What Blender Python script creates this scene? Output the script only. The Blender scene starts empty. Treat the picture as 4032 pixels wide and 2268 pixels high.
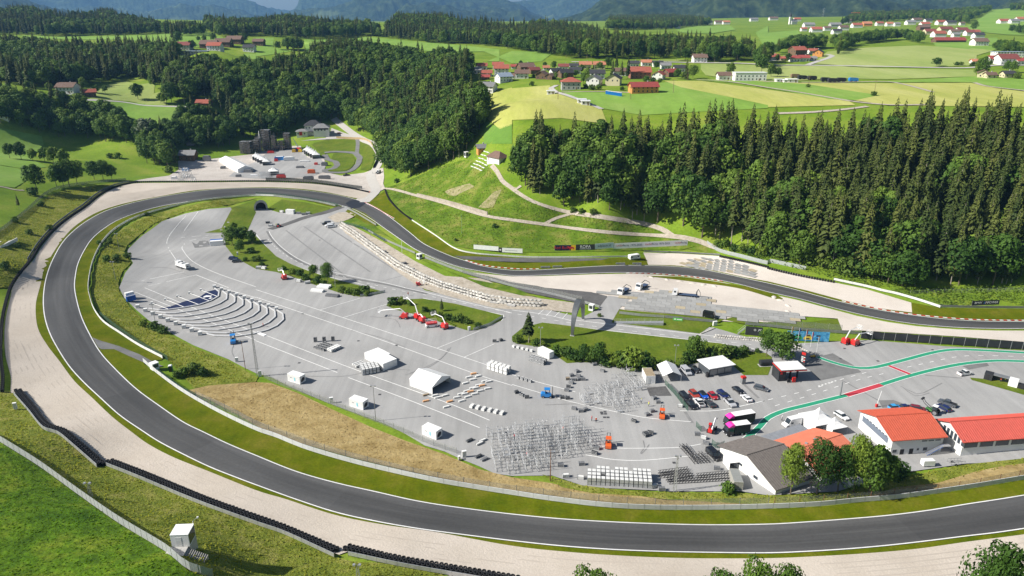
import bpy, math, random, numpy as np
from mathutils import Vector, Matrix
from mathutils.geometry import delaunay_2d_cdt
rnd = random.Random(7); R_ = math.radians
sc = bpy.context.scene; COL = sc.collection
# ---------------- camera, world, sun, exposure
F, CX, CY, PIT, CAMZ = 2797., 2016., 1134., R_(20.5), 115.
cd = bpy.data.cameras.new('camera'); cam = bpy.data.objects.new('camera', cd); COL.objects.link(cam)
cam.location = (0, 0, CAMZ); cam.rotation_euler = (math.pi/2 - PIT, 0, 0)
cd.sensor_fit = 'HORIZONTAL'; cd.sensor_width = 36; cd.lens = 36*F/4032; cd.clip_start = 1; cd.clip_end = 60000
sc.camera = cam
SUN_EL = R_(38); SUN_AZ = math.atan2(-15.3, -3.2)       # azimuth (from +Y towards +X) the light comes from
w = bpy.data.worlds.new('World'); sc.world = w; w.use_nodes = True
nt = w.node_tree; bg = nt.nodes['Background']; sky = nt.nodes.new('ShaderNodeTexSky'); sky.sky_type = 'NISHITA'
sky.sun_disc = False; sky.sun_elevation = SUN_EL; sky.sun_rotation = SUN_AZ; sky.altitude = 700; sky.air_density = 1.0; sky.dust_density = 2.2
nt.links.new(sky.outputs[0], bg.inputs[0]); bg.inputs[1].default_value = 0.052
sl = bpy.data.lights.new('sun', 'SUN'); sun = bpy.data.objects.new('sun', sl); COL.objects.link(sun)
sl.energy = 5.0; sl.angle = R_(0.5); sl.color = (1, .955, .88)
sd = Vector((math.sin(SUN_AZ)*math.cos(SUN_EL), math.cos(SUN_AZ)*math.cos(SUN_EL), math.sin(SUN_EL)))
sun.rotation_euler = sd.to_track_quat('Z', 'Y').to_euler(); sun.location = sd*500 + Vector((0, 200, 0))
vs = sc.view_settings; vs.view_transform = 'Standard'; vs.look = 'None'; vs.exposure = 0.6; vs.gamma = 1
cy = sc.cycles; cy.max_bounces = 5; cy.diffuse_bounces = 2; cy.glossy_bounces = 2; cy.transmission_bounces = 3; cy.volume_bounces = 0; cy.transparent_max_bounces = 12
cy.use_denoising = True; cy.caustics_reflective = False; cy.caustics_refractive = False
# ---------------- projection helpers (photograph pixels -> points of the terrain)
fwd = np.array([0, math.cos(PIT), -math.sin(PIT)]); dwn = np.array([0, -math.sin(PIT), -math.cos(PIT)]); C0 = np.array([0, 0, CAMZ])
def rays(S):
    S = np.asarray(S, float).reshape(-1, 2)
    d = fwd + np.outer((S[:, 1]-CY)/F, dwn); d[:, 0] += (S[:, 0]-CX)/F
    return d
def T(c, r, pts):           # "x y, x y" read in the 2.5556x zoom of tile (c, r) -> photograph pixels
    k = 1008/2576
    return [(1008*c + float(a)*k, 567*r + float(b)*k) for a, b in (p.split() for p in pts.split(','))]
ctrl = []
def cz(S, z):               # control: pixel at height z
    d = rays([S])[0]; t = (z-CAMZ)/d[2]; ctrl.append((d[0]*t, d[1]*t, z))
def ca(Sx, dist, z):        # control: azimuth of pixel column, distance, height
    a = math.atan((Sx-CX)/2877); ctrl.append((dist*math.sin(a), dist*math.cos(a), z))
def czs(txt, z=None):
    for p in txt.split(','):
        v = [float(q) for q in p.split()]; cz(v[:2], v[2] if len(v) > 2 else z)
czs('''700 1000,900 1000,560 1150,700 1250,900 1350,1100 1300,1300 1200,1200 1000,1400 960,1500 1300,1700 1250,1700 1450,1500 1550,1900 1600,
2000 1750,2300 1700,2200 1400,2500 1300,2500 1500,2700 1600,2700 1850,2900 1400,3100 1550,3300 1500,3600 1400,3600 1600,3900 1450,3900 1650,1650 1150,
2000 1250,1100 1480,2300 1560,1300 1420,1000 1150,1150 900,1050 850,3300 1750,3700 1780,3000 1800,1550 1052,1750 1150,2300 1190,640 870,560 960,510 1000,480 1130,540 1210,
620 1290,760 1360,900 1430,1010 1470,1140 1520,1300 1590,1500 1660,1700 1740,1900 1840,2000 1875,2300 1915,2650 1935,2850 1935,800 900,900 830''', 0)
czs('''1440 758 2.5,1250 740 5,1000 716 7.5,700 716 9,530 722 9.5,400 790 9.5,270 880 9,150 990 8.5,50 1130 8,15 1300 7.5,40 1540 6.5,150 1650 6,
350 1830 5.5,600 1950 5,1000 2060 4.5,1300 2190 4,1700 2260 4,2200 2290 3.5,3000 2300 3.5,4000 2250 4,
1440 800 2.5,1100 745 5.5,800 752 7.5,530 800 7.5,330 900 7.5,190 1090 7,175 1200 6.5,230 1380 5.5,400 1570 4.5,700 1780 4,1000 1910 3.5,1600 2070 3,2200 2155 2.5,3000 2180 2.5,4030 2085 3.5,
1350 812 2.5,1100 775 5,850 795 6,600 850 6,400 960 6,310 1100 5.5,320 1250 5,400 1380 4,700 1640 3.2,1000 1800 2.8,1600 1960 2.3,2200 2040 2,3000 2063 2,4030 1950 3,
900 805 5.5,600 890 5.5,430 1000 5.3,355 1100 5,360 1200 4.6,420 1290 4,560 1400 3,700 1510 2.5,900 1640 2.2,1200 1770 2,1700 1900 1.6,2400 2000 1.5,3100 2005 1.6,3700 1950 2,4030 1890 2.5,
1550 865 3,1700 980 2.5,1900 1040 1.5,2100 1060 .8,1500 900 2.8,1700 1010 2.3,1900 1075 1.2,2400 1050 .5,2900 1090 .5,3300 1200 .3,3900 1290 .3,4030 1200 .5,2600 1150 .2,3000 1250 .2,3500 1330 .1,
1517 747 3,1618 868 3.5,1790 978 2.5,2016 1009 1.5,2400 1010 1,1595 759 8,1790 817 10,1928 857 11,2145 884 9,2407 919 7,2642 931 4.5,2800 962 2.5,
1939 655 31,2016 743 22,2133 810 17,2250 837 13,2485 876 9,2603 907 6,1930 640 32,1850 650 27,1700 700 16,1600 700 11,1560 660 10,1900 600 35,1520 700 5,
2900 1010 2,3300 1130 2,3700 1190 1.5,4030 1150 2,1940 540 45,1950 420 58,1440 690 3,1200 660 4,1000 690 4,800 690 5,1400 600 8,1200 600 7,1000 600 7,1430 530 15,1230 530 14,1000 530 13,1330 470 22,
560 520 25,560 400 42,380 400 46,820 415 38,500 340 52,450 320 55,280 370 52,0 460 42,100 620 19,0 740 22,0 870 17,200 780 14,400 745 11,300 640 16,600 620 9,500 690 7,0 560 25,300 560 18,80 950 13,0 1050 15,
0 1760 13,300 1850 8,480 2000 10,600 2000 7.5,640 2160 16,400 2020 13,100 2200 18,0 2268 20,750 2180 17,700 2080 11,900 2100 7,1000 2268 9,1200 2230 6,1500 2268 6,200 1750 9''')
for x in (2400, 2800, 3200, 3600, 4000, 4700):
    for d, z in ((400, 31-(x-2000)*.009), (450, 40)): ca(x, d, max(z, 12))
for x in (2050, 2400, 2800, 3200, 3600, 4000, 4700):
    for d, z in ((540, 60), (720, 66), (900, 74), (1150, 82), (1450, 88), (2000, 99)): ca(x, d, z)
for x in (2050, 2400): ca(x, 2800, 110)
for x, zz in ((3000, 128), (3400, 132), (3800, 150), (4300, 160)): ca(x, 2400, 112+(zz-128)*.3); ca(x, 3000, zz); ca(x, 3500, zz+8)
for x, d, z in ((1350, 1000, 67), (1350, 800, 48), (1000, 800, 40), (1000, 1000, 66), (1600, 800, 54), (1800, 700, 58), (1850, 900, 74), (1600, 1100, 74), (1700, 620, 30), (700, 1000, 70), (300, 1100, 75), (0, 1100, 75), (500, 1000, 66),
    (100, 1390, 90), (500, 1390, 92), (300, 1900, 125), (0, 1900, 122), (600, 1900, 112), (880, 987, 84), (700, 1320, 97), (1100, 1450, 95), (1100, 1800, 115), (1450, 1300, 86), (1700, 1800, 113), (1700, 1250, 82), (2050, 1800, 112), (700, 1750, 104),
    (-700, 900, 70), (-700, 600, 45), (-700, 300, 20), (-700, 1500, 100), (-600, 200, 15), (-500, 130, 20), (-1500, 220, 18), (-1500, 400, 22), (-900, 2000, 130)): ca(x, d, z)
for x in (-2000, -500, 500, 1300, 2016, 2800, 3600, 4600, 6000): ca(x, 4200, 118); ca(x, 7000, 125)
for a in (-60, -40, -20, 0, 15, 30, 45, 60):
    for d, z in ((75, 28 if a > -10 else 23), (50, 42 if a > -10 else 28), (30, 44 if a > -10 else 32)): ctrl.append((d*math.sin(R_(a)), d*math.cos(R_(a)), z))
for a in (-175, -120, -80, 80, 120, 175):
    for d, z in ((40, 48), (200, 40 if abs(a) > 90 else 20), (800, 70), (4000, 120)): ctrl.append((d*math.sin(R_(a)), d*math.cos(R_(a)), z))
ctrl = np.array(ctrl)
cu = np.stack([np.arctan2(ctrl[:, 0], ctrl[:, 1]), np.log(np.hypot(ctrl[:, 0], ctrl[:, 1]))], 1)
def kern(d2): return .5*d2*np.log(d2 + 1e-12)
n = len(cu); A = np.zeros((n+3, n+3)); A[:n, :n] = kern(((cu[:, None]-cu[None])**2).sum(-1)) + np.eye(n)*2e-4
A[:n, n] = A[n, :n] = 1; A[:n, n+1:] = cu; A[n+1:, :n] = cu.T
wts = np.linalg.solve(A, np.concatenate([ctrl[:, 2], np.zeros(3)]))
TH = np.radians(np.concatenate([np.arange(-180, -48, 4), np.arange(-48, 48.01, .3), np.arange(52, 181, 4)]))
LR = np.linspace(math.log(25), math.log(9000), 470)
g = np.stack(np.meshgrid(TH, LR, indexing='ij'), -1).reshape(-1, 2); HG = np.zeros(len(g))
for i in range(0, len(g), 8000):
    q = g[i:i+8000]; HG[i:i+8000] = kern(((q[:, None]-cu[None])**2).sum(-1)) @ wts[:n] + wts[n] + q @ wts[n+1:]
HG = HG.reshape(len(TH), len(LR))
def height(x, y):
    x = np.asarray(x, float); y = np.asarray(y, float)
    fi = np.interp(np.arctan2(x, y), TH, np.arange(len(TH))); fj = np.interp(np.log(np.hypot(x, y)+1e-6), LR, np.arange(len(LR)))
    i = np.minimum(fi.astype(int), len(TH)-2); j = np.minimum(fj.astype(int), len(LR)-2); a = fi-i; b = fj-j
    return (HG[i, j]*(1-a)+HG[i+1, j]*a)*(1-b) + (HG[i, j+1]*(1-a)+HG[i+1, j+1]*a)*b
RS = np.exp(np.linspace(math.log(30), math.log(8900), 1100))
def G(S, dz=0.):            # photograph pixels -> (n,3) on terrain raised by dz
    d = rays(S); hz = np.hypot(d[:, 0], d[:, 1]); out = np.zeros((len(d), 3))
    for k0 in range(0, len(d), 400):
        dd = d[k0:k0+400]; hh = hz[k0:k0+400]
        t = RS[None]/hh[:, None]; X = dd[:, :1]*t; Y = dd[:, 1:2]*t; Z = CAMZ + dd[:, 2:]*t
        e = Z - height(X, Y) - dz; neg = e < 0; j = np.where(neg.any(1), neg.argmax(1), len(RS)-1); j = np.maximum(j, 1); r = np.arange(len(dd))
        e0 = e[r, j-1]; e1 = e[r, j]; f = np.where(neg.any(1), e0/(e0-e1+1e-9), 1)
        tt = (RS[j-1] + (RS[j]-RS[j-1])*f)/hh; p = np.stack([dd[:, 0]*tt, dd[:, 1]*tt], 1)
        out[k0:k0+400, :2] = p; out[k0:k0+400, 2] = height(p[:, 0], p[:, 1])
    return out
def catmull(P, step=14., closed=False):
    P = [np.array(p, float) for p in P]; o = []; m = len(P)
    for i in range(m if closed else m-1):
        p1, p2 = P[i], P[(i+1) % m]; p0 = P[i-1] if (i > 0 or closed) else 2*p1-p2; p3 = P[(i+2) % m] if (i < m-2 or closed) else 2*p2-p1
        k = max(1, int(np.hypot(*(p2-p1)[:2])/step))
        for q in range(k):
            t = q/k; o.append(.5*(2*p1 + (p2-p0)*t + (2*p0-5*p1+4*p2-p3)*t*t + (3*p1-p0-3*p2+p3)*t**3))
    if not closed: o.append(P[-1])
    return np.array(o)
def lin(P, step=14., closed=False):
    P = [np.array(p, float) for p in P]; o = []; m = len(P)
    for i in range(m if closed else m-1):
        a, b = P[i], P[(i+1) % m]; k = max(1, int(np.hypot(*(b-a)[:2])/step)); o += [a+(b-a)*q/k for q in range(k)]
    if not closed: o.append(P[-1])
    return np.array(o)
# ---------------- materials
MATS = {}
def newmat(name):
    m = bpy.data.materials.new(name); m.use_nodes = True; nd = m.node_tree.nodes; return m, nd, m.node_tree.links, nd['Principled BSDF']
def ramp(nd, lk, fac, stops):
    r = nd.new('ShaderNodeValToRGB'); lk.new(fac, r.inputs[0]); e = r.color_ramp.elements
    while len(e) < len(stops): e.new(.5)
    for q, (p, c) in zip(e, stops): q.position = p; q.color = (*c, 1)
    return r.outputs[0]
def noise(nd, lk, scale, detail=4, rough=.6, vec=None, coord='Object', stretch=None):
    n_ = nd.new('ShaderNodeTexNoise'); n_.inputs['Scale'].default_value = scale; n_.inputs['Detail'].default_value = detail; n_.inputs['Roughness'].default_value = rough
    if vec is None:
        tc = nd.new('ShaderNodeTexCoord'); vec = tc.outputs[coord]
    if stretch:
        mp = nd.new('ShaderNodeMapping'); mp.inputs['Scale'].default_value = stretch[:3]
        if len(stretch) > 3: mp.inputs['Rotation'].default_value = (0, 0, stretch[3])
        lk.new(vec, mp.inputs[0]); vec = mp.outputs[0]
    lk.new(vec, n_.inputs['Vector']); return n_.outputs[0]
def mix(nd, lk, fac, a, b, mode='MIX'):
    x = nd.new('ShaderNodeMix'); x.data_type = 'RGBA'; x.blend_type = mode
    for s, v in ((x.inputs[0], fac), (x.inputs[6], a), (x.inputs[7], b)):
        if hasattr(v, 'links'): lk.new(v, s)
        else: s.default_value = v if not isinstance(v, tuple) else (*v, 1)
    return x.outputs[2]
def bump(nd, lk, bs, h, strength=.4, dist=.2):
    b = nd.new('ShaderNodeBump'); b.inputs['Strength'].default_value = strength; b.inputs['Distance'].default_value = dist
    lk.new(h, b.inputs['Height']); lk.new(b.outputs[0], bs.inputs['Normal'])
def M(name, col, rough=.6, metal=0., var=.12, scale=1.5, spec=.3, coat=0., obr=0.):
    """plain painted / built material: colour with a little wear, soft dirt and roughness variation"""
    if name in MATS: return MATS[name]
    m, nd, lk, bs = newmat(name); bs.inputs['Roughness'].default_value = rough; bs.inputs['Metallic'].default_value = metal
    bs.inputs['Specular IOR Level'].default_value = spec; bs.inputs['Coat Weight'].default_value = coat
    f = noise(nd, lk, scale, 5, .65); c = ramp(nd, lk, f, ((.3, tuple(v*(1-var) for v in col)), (.7, tuple(min(1, v*(1+var*.6)) for v in col))))
    if obr:
        oi = nd.new('ShaderNodeObjectInfo'); h = nd.new('ShaderNodeHueSaturation'); mr = nd.new('ShaderNodeMapRange'); mr.inputs[3].default_value = 1-obr; mr.inputs[4].default_value = 1+obr
        lk.new(oi.outputs['Random'], mr.inputs[0]); lk.new(mr.outputs[0], h.inputs['Value']); lk.new(c, h.inputs['Color']); c = h.outputs[0]
    lk.new(c, bs.inputs['Base Color']); MATS[name] = m; return m
def MG(name, stops, scale, rough=.9, stretch=None, fine=None, bmp=.5, bdist=.15, big=None, spec=.15, fv=.26, streak=None):
    """ground material: layered noises between natural colours"""
    m, nd, lk, bs = newmat(name); bs.inputs['Roughness'].default_value = rough; bs.inputs['Specular IOR Level'].default_value = spec
    f = noise(nd, lk, scale, 6, .65, stretch=stretch); c = ramp(nd, lk, f, stops)
    if big:
        b = noise(nd, lk, big[0], 3, .5); bf = ramp(nd, lk, b, ((.42, (0, 0, 0)), (.62, (1, 1, 1)))); c = mix(nd, lk, bf, c, big[1], 'MULTIPLY')
    if streak:
        q = noise(nd, lk, streak[0], 4, .6, stretch=(1, .06, 1, streak[1])); c = mix(nd, lk, 1., c, ramp(nd, lk, q, ((.3, (.9,)*3), (.7, (1.09,)*3))), 'MULTIPLY')
    if fine:
        q = noise(nd, lk, fine, 3, .7, stretch=stretch); fr = ramp(nd, lk, q, ((.25, (1-fv,)*3), (.75, (1+fv,)*3))); c = mix(nd, lk, 1., c, fr, 'MULTIPLY'); bump(nd, lk, bs, q, bmp, bdist)
    else: bump(nd, lk, bs, f, bmp, bdist)
    lk.new(c, bs.inputs['Base Color']); MATS[name] = m; return m
# ---------------- mesh helpers
def link(o, parent=None):
    COL.objects.link(o)
    if parent is not None: o.parent = parent
    return o
def mesh(name, V, Fs, mat, parent=None, smooth=False, uv=None):
    me = bpy.data.meshes.new(name)
    if isinstance(V, np.ndarray) and isinstance(Fs, np.ndarray):
        k = Fs.shape[1]; me.vertices.add(len(V)); me.vertices.foreach_set('co', V.astype(np.float32).ravel())
        me.loops.add(Fs.size); me.loops.foreach_set('vertex_index', Fs.astype(np.int32).ravel())
        me.polygons.add(len(Fs)); me.polygons.foreach_set('loop_start', np.arange(0, Fs.size, k, dtype=np.int32)); me.update(calc_edges=True)
    else: me.from_pydata([tuple(v) for v in V], [], Fs); me.update()
    if smooth: me.shade_smooth()
    if mat: me.materials.append(mat)
    return link(bpy.data.objects.new(name, me), parent)
def tag(o, label, cat=None, group=None, kind=None):
    o['label'] = label
    if cat: o['category'] = cat
    if group: o['group'] = group
    if kind: o['kind'] = kind
    return o
def thing(name, label, cat, loc=(0, 0, 0), rz=0., group=None):
    o = bpy.data.objects.new(name, None); o.empty_display_size = .3; COL.objects.link(o); o.location = loc; o.rotation_euler = (0, 0, rz)
    return tag(o, label, cat, group)
class B:
    """collects boxes, bars, prisms; build() links them as one mesh"""
    def __init__(s): s.v = []; s.f = []
    def raw(s, V, Fs):
        k = len(s.v); s.v += [tuple(v) for v in V]; s.f += [tuple(i+k for i in f) for f in Fs]; return s
    def box(s, x0, x1, y0, y1, z0, z1, m=None):
        V = [(x, y, z) for z in (z0, z1) for x, y in ((x0, y0), (x1, y0), (x1, y1), (x0, y1))]
        if m is not None: V = [m @ Vector(v) for v in V]
        return s.raw(V, [(3, 2, 1, 0), (4, 5, 6, 7), (0, 1, 5, 4), (1, 2, 6, 5), (2, 3, 7, 6), (3, 0, 4, 7)])
    def bar(s, p, q, r=.05, n=4, r2=None):
        p, q = Vector(p), Vector(q); d = q-p
        if d.length < 1e-6: return s
        a = d.orthogonal().normalized(); b = d.cross(a).normalized(); r2 = r if r2 is None else r2; V = []
        for c, rr in ((p, r), (q, r2)):
            for i in range(n):
                t = 2*math.pi*(i+.5)/n; V.append(c+(a*math.cos(t)+b*math.sin(t))*rr)
        return s.raw(V, [(i, (i+1) % n, n+(i+1) % n, n+i) for i in range(n)] + [tuple(range(n-1, -1, -1)), tuple(range(n, 2*n))])
    def ext(s, poly, y0, y1, ax='y'):       # extrude a 2D outline (x,z) along y, or (y,z) along x, or (x,y) along z
        n = len(poly); V = []
        for t in (y0, y1):
            for a, b in poly: V.append((a, t, b) if ax == 'y' else (t, a, b) if ax == 'x' else (a, b, t))
        Fs = [(i, (i+1) % n, n+(i+1) % n, n+i) for i in range(n)] + [tuple(range(n-1, -1, -1)), tuple(range(n, 2*n))]
        return s.raw(V, Fs)
    def wheel(s, x, y, z, r, w_, n=12): return s.bar((x, y-w_/2, z), (x, y+w_/2, z), r, n)
    def build(s, name, mat, parent=None, smooth=False):
        o = mesh(name, s.v, s.f, mat, parent, smooth); return o
    def data(s, name, mat):
        me = bpy.data.meshes.new(name); me.from_pydata(s.v, [], s.f); me.update(); me.materials.append(mat); return me
def inst(name, me, parent=None, loc=(0, 0, 0), rot=(0, 0, 0), scl=(1, 1, 1)):
    o = bpy.data.objects.new(name, me); o.location = loc; o.rotation_euler = rot; o.scale = scl; return link(o, parent)
def copy_tree(o, parent=None):
    c = o.copy(); COL.objects.link(c); c.parent = parent
    for ch in o.children: copy_tree(ch, c)
    return c
def at(x, y): return G([(x, y)])[0]
def pose(A, Bp):            # origin at pixel A, x-axis towards pixel B
    a, b = G([A, Bp]); return Vector(a), math.atan2(b[1]-a[1], b[0]-a[0]), math.hypot(b[0]-a[0], b[1]-a[1])
def inpoly(px, py, poly):
    c = np.zeros(px.shape, bool); n = len(poly); j = n-1
    for i in range(n):
        xi, yi = poly[i][:2]; xj, yj = poly[j][:2]; m = ((yi > py) != (yj > py)) & (px < (xj-xi)*(py-yi)/(yj-yi+1e-12)+xi); c ^= m; j = i
    return c
SHEETS = []
def sheetW(name, W, mat, off, grid, parent=None, kind='structure', label=None):
    """tessellated sheet that follows the terrain inside the world outline W"""
    W = np.asarray(W)[:, :2]; SHEETS.append(W); x0, y0 = W.min(0); x1, y1 = W.max(0)
    gx, gy = np.meshgrid(np.arange(x0, x1, grid), np.arange(y0, y1, grid)); gx, gy = gx.ravel(), gy.ravel(); k = inpoly(gx, gy, W)
    P = [Vector(p) for p in W.tolist()] + [Vector(p) for p in zip(gx[k].tolist(), gy[k].tolist())]
    vo, eo, fo, *_ = delaunay_2d_cdt(P, [], [list(range(len(W)))], 1, 1e-4)
    V = np.array([(v.x, v.y, 0) for v in vo]); V[:, 2] = height(V[:, 0], V[:, 1]) + off
    Fs = []
    for f in fo:
        a, b, c = (V[i] for i in f[:3]); Fs.append(tuple(f) if (b[0]-a[0])*(c[1]-a[1])-(b[1]-a[1])*(c[0]-a[0]) > 0 else tuple(reversed(f)))
    o = mesh(name, V.tolist(), Fs, mat, parent, True)
    if parent is None: o['kind'] = kind
    if label: o['label'] = label
    return o
def sheet(name, S, mat, off=.1, grid=6., smooth=True, label=None, step=16.):
    return sheetW(name, G((catmull if smooth else lin)(S, step, True)), mat, off, grid, label=label)
def ribW(name, W, hw, mat, off, parent=None, w1=None, dense=None):
    W = np.asarray(W)[:, :2]; t = np.gradient(W, axis=0); t /= np.linalg.norm(t, axis=1)[:, None]+1e-9; nn = np.stack([-t[:, 1], t[:, 0]], 1)
    L = W + nn*hw; Rr = W - nn*(hw if w1 is None else w1); V = np.concatenate([L, Rr]); V = np.c_[V, height(V[:, 0], V[:, 1])+off]; k = len(W)
    Fs = np.array([(i, k+i, k+i+1, i+1) for i in range(k-1)]); o = mesh(name, V, Fs, mat, parent)
    if parent is None: o['kind'] = 'structure'
    return o
def resW(W, step):          # resample world polyline evenly
    W = np.asarray(W)[:, :2]; s = np.r_[0, np.cumsum(np.hypot(*np.diff(W, axis=0).T))]; k = max(2, int(round(s[-1]/step))+1); q = np.linspace(0, s[-1], k)
    return np.stack([np.interp(q, s, W[:, 0]), np.interp(q, s, W[:, 1])], 1)
def rib(name, S, width, mat, off, parent=None, smooth=True, step=14.):
    return ribW(name, resW(G((catmull if smooth else lin)(S, step)), 3.), width/2, mat, off, parent)
# ================= large structure: ground, track, gravel, paddock, fields
GR = lambda a, b, c: ((.28, a), (.5, b), (.74, c))
m_meadow = MG('meadow_grass', GR((.11, .19, .012), (.17, .255, .02), (.25, .28, .045)), .05, fine=.9, big=(.012, (.8, .88, .7)))
m_verge = MG('mown_verge', GR((.07, .105, .003), (.105, .127, .004), (.16, .15, .018)), .12, fine=1.6, bmp=.3, spec=.05, streak=(.5, .4))
m_lawn = MG('island_grass', GR((.07, .12, .008), (.105, .15, .011), (.15, .17, .026)), .1, fine=1.2, bmp=.4, streak=(.4, 1.))
m_bank = MG('bank_grass', GR((.05, .105, .007), (.105, .175, .011), (.25, .235, .06)), .11, fine=.7, bmp=.7, bdist=.4)
m_rough = MG('rough_grass', GR((.09, .13, .012), (.18, .21, .026), (.33, .30, .085)), .22, fine=1.3, bmp=.9, bdist=.5)
m_hay = MG('dry_hay', GR((.22, .155, .055), (.35, .26, .11), (.45, .35, .17)), .18, fine=1.1, bmp=.9, bdist=.3)
m_earth = MG('bare_earth', GR((.14, .17, .03), (.27, .25, .12), (.40, .34, .22)), .3, fine=1.5)
m_path = MG('gravel_path', GR((.30, .26, .2), (.42, .37, .30), (.5, .45, .38)), .5, fine=3.)
m_gravel = MG('gravel_trap', GR((.45, .39, .325), (.52, .46, .39), (.58, .515, .445)), .05, fine=2., bmp=.7, bdist=.15, fv=.1)
m_gravel2 = MG('pale_gravel', GR((.52, .465, .41), (.59, .535, .475), (.64, .585, .525)), .06, fine=2., bmp=.6, fv=.08)
m_lot = MG('paddock_asphalt', GR((.30, .298, .292), (.345, .342, .335), (.38, .377, .37)), .03, fine=2.5, bmp=.12, bdist=.05, big=(.018, (.87, .87, .87)), spec=.25, fv=.09, streak=(.35, 1.15))
m_lotdark = MG('patched_asphalt', GR((.14, .14, .14), (.18, .18, .178), (.21, .21, .208)), .2, fine=1.5, bmp=.1, fv=.08)
m_white = M('white_paint_line', (.78, .78, .76), .7, var=.12, scale=.6)
m_fieldA = MG('green_field', GR((.15, .27, .035), (.19, .32, .05), (.24, .35, .075)), .02, fine=.25, bmp=.3, fv=.1, streak=(.12, .9))
m_fieldB = MG('mown_field', GR((.31, .35, .07), (.39, .40, .105), (.46, .45, .16)), .03, fine=.3, bmp=.3, stretch=(1, .2, 1, .5), fv=.12)
m_fieldC = MG('pale_field', GR((.22, .30, .07), (.29, .35, .10), (.36, .40, .15)), .015, fine=.2, bmp=.3, stretch=(1, .3, 1, 1.2), fv=.1)
m_fieldD = MG('dark_field', GR((.09, .19, .025), (.12, .23, .035), (.16, .26, .05)), .02, fine=.25, bmp=.3, fv=.12)
m_road = M('country_road', (.46, .44, .41), .9, var=.08, scale=.3)
# terrain
gi, gj = len(TH), len(LR); tr = np.exp(LR); X = np.sin(TH)[:, None]*tr; Y = np.cos(TH)[:, None]*tr
V = np.stack([X, Y, HG], -1).reshape(-1, 3); ii, jj = np.meshgrid(np.arange(gi-1), np.arange(gj-1), indexing='ij'); a = (ii*gj+jj).ravel()
V[:, 2] -= np.where(np.hypot(V[:, 0], V[:, 1]) > 1500, .6, 0)
Fs = np.stack([a, a+1, a+gj+1, a+gj], 1)[:, ::-1].copy()
last = np.stack([(gi-1)*gj+np.arange(gj-1), (gi-1)*gj+np.arange(gj-1)+1, np.arange(gj-1)+1, np.arange(gj-1)], 1)[:, ::-1]
o = mesh('ground', np.concatenate([V, [[0, 0, HG[:, 0].mean()]]]), Fs, m_meadow, None, True); o['kind'] = 'structure'
# ---- race track
OUT = (T(3, 2, '2900 345,2576 340,2150 335,1800 315,1450 275,1100 220,750 145,500 80,250 12') + T(2, 1, '2576 1402,2400 1365,2150 1310,1900 1262,1600 1232,1200 1222,900 1230,560 1250,280 1268,0 1272')
    + T(1, 1, '2300 1235,2120 1180,1950 1125,1700 1010,1560 900,1380 760,1250 670,1100 595,950 545,700 495,400 460,100 445')
    + T(0, 1, '2300 450,2000 475,1700 520,1450 567,1250 615,1050 680,850 790,700 910,600 1030,520 1180,470 1310,440 1449') + T(0, 2, '430 150,445 300,490 450,560 590,680 780,820 940,1000 1110,1200 1290,1430 1449')
    + T(0, 3, '1600 110,1850 240,2100 360,2350 460,2576 545') + T(1, 3, '400 690,800 820,1200 910,1600 980,2000 1035,2576 1107') + T(2, 3, '500 1160,1000 1195,1500 1215,2000 1225,2576 1230') + T(3, 3, '400 1215,800 1190,1200 1155,1600 1110,2000 1060,2300 1025,2576 985,3000 925,3700 815'))
INN = (T(3, 2, '2900 412,2576 415,2300 415,1900 403,1500 370,1200 325,900 265,600 190,300 110,0 45') + T(2, 1, '2300 1420,2050 1370,1800 1335,1500 1312,1200 1300,1000 1300,700 1310,300 1325,0 1330')
    + T(1, 1, '2200 1275,2000 1230,1800 1160,1600 1065,1450 965,1300 860,1150 755,1000 670,870 625,700 590,400 555,100 525')
    + T(0, 1, '2350 530,2100 555,1850 590,1600 635,1400 690,1200 765,1050 855,930 960,850 1080,790 1210,765 1330,757 1449') + T(0, 2, '785 150,830 300,900 450,1010 640,1150 800,1370 1010,1600 1180,1850 1350,2050 1449')
    + T(0, 3, '2300 120,2576 235') + T(1, 3, '400 395,800 510,1200 600,1600 690,2000 755,2576 827') + T(2, 3, '500 875,1000 905,1500 925,2000 935,2576 928') + T(3, 3, '400 905,800 875,1200 840,1600 790,2000 725,2300 680,2576 635,3000 565,3700 440'))
Wo = resW(G(catmull(OUT)), 1.); Wi = resW(G(catmull(INN)), 1.)
def strip_pairs(A, Bc, N):
    """centre line by pairing each outer point with the nearest inner one, kept monotonic"""
    idx = []; j = 0; A = resW(A, np.hypot(*np.diff(A, axis=0).T).sum()/N)
    for p in A:
        seg = Bc[j:j+60]; k = int(np.argmin(((seg-p)**2).sum(1))); j = min(j+k, len(Bc)-1); idx.append(j)
    idx = np.convolve(np.r_[[idx[0]]*6, idx, [idx[-1]]*6], np.ones(13)/13, 'valid')
    return A, np.stack([np.interp(idx, np.arange(len(Bc)), Bc[:, k]) for k in (0, 1)], 1)
TA, TB = strip_pairs(Wo, Wi, 520); NM = 9
V = np.concatenate([TA+(TB-TA)*k/(NM-1) for k in range(NM)]); V = np.c_[V, height(V[:, 0], V[:, 1])+.2]; k = len(TA)
Fs = np.array([(m*k+i, (m+1)*k+i, (m+1)*k+i+1, m*k+i+1) for m in range(NM-1) for i in range(k-1)])
m_track, nd, lk, bs = newmat('track_asphalt'); bs.inputs['Roughness'].default_value = .75; bs.inputs['Specular IOR Level'].default_value = .3
uvn = nd.new('ShaderNodeUVMap'); uvn.uv_map = 'uv'
st = noise(nd, lk, 1., 4, .6, vec=uvn.outputs[0], stretch=(.9, 9, 1)); pt = noise(nd, lk, 1., 1, .3, vec=uvn.outputs[0], stretch=(.35, 1.5, 1)); fi = noise(nd, lk, 1.3, 4, .7)
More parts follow.
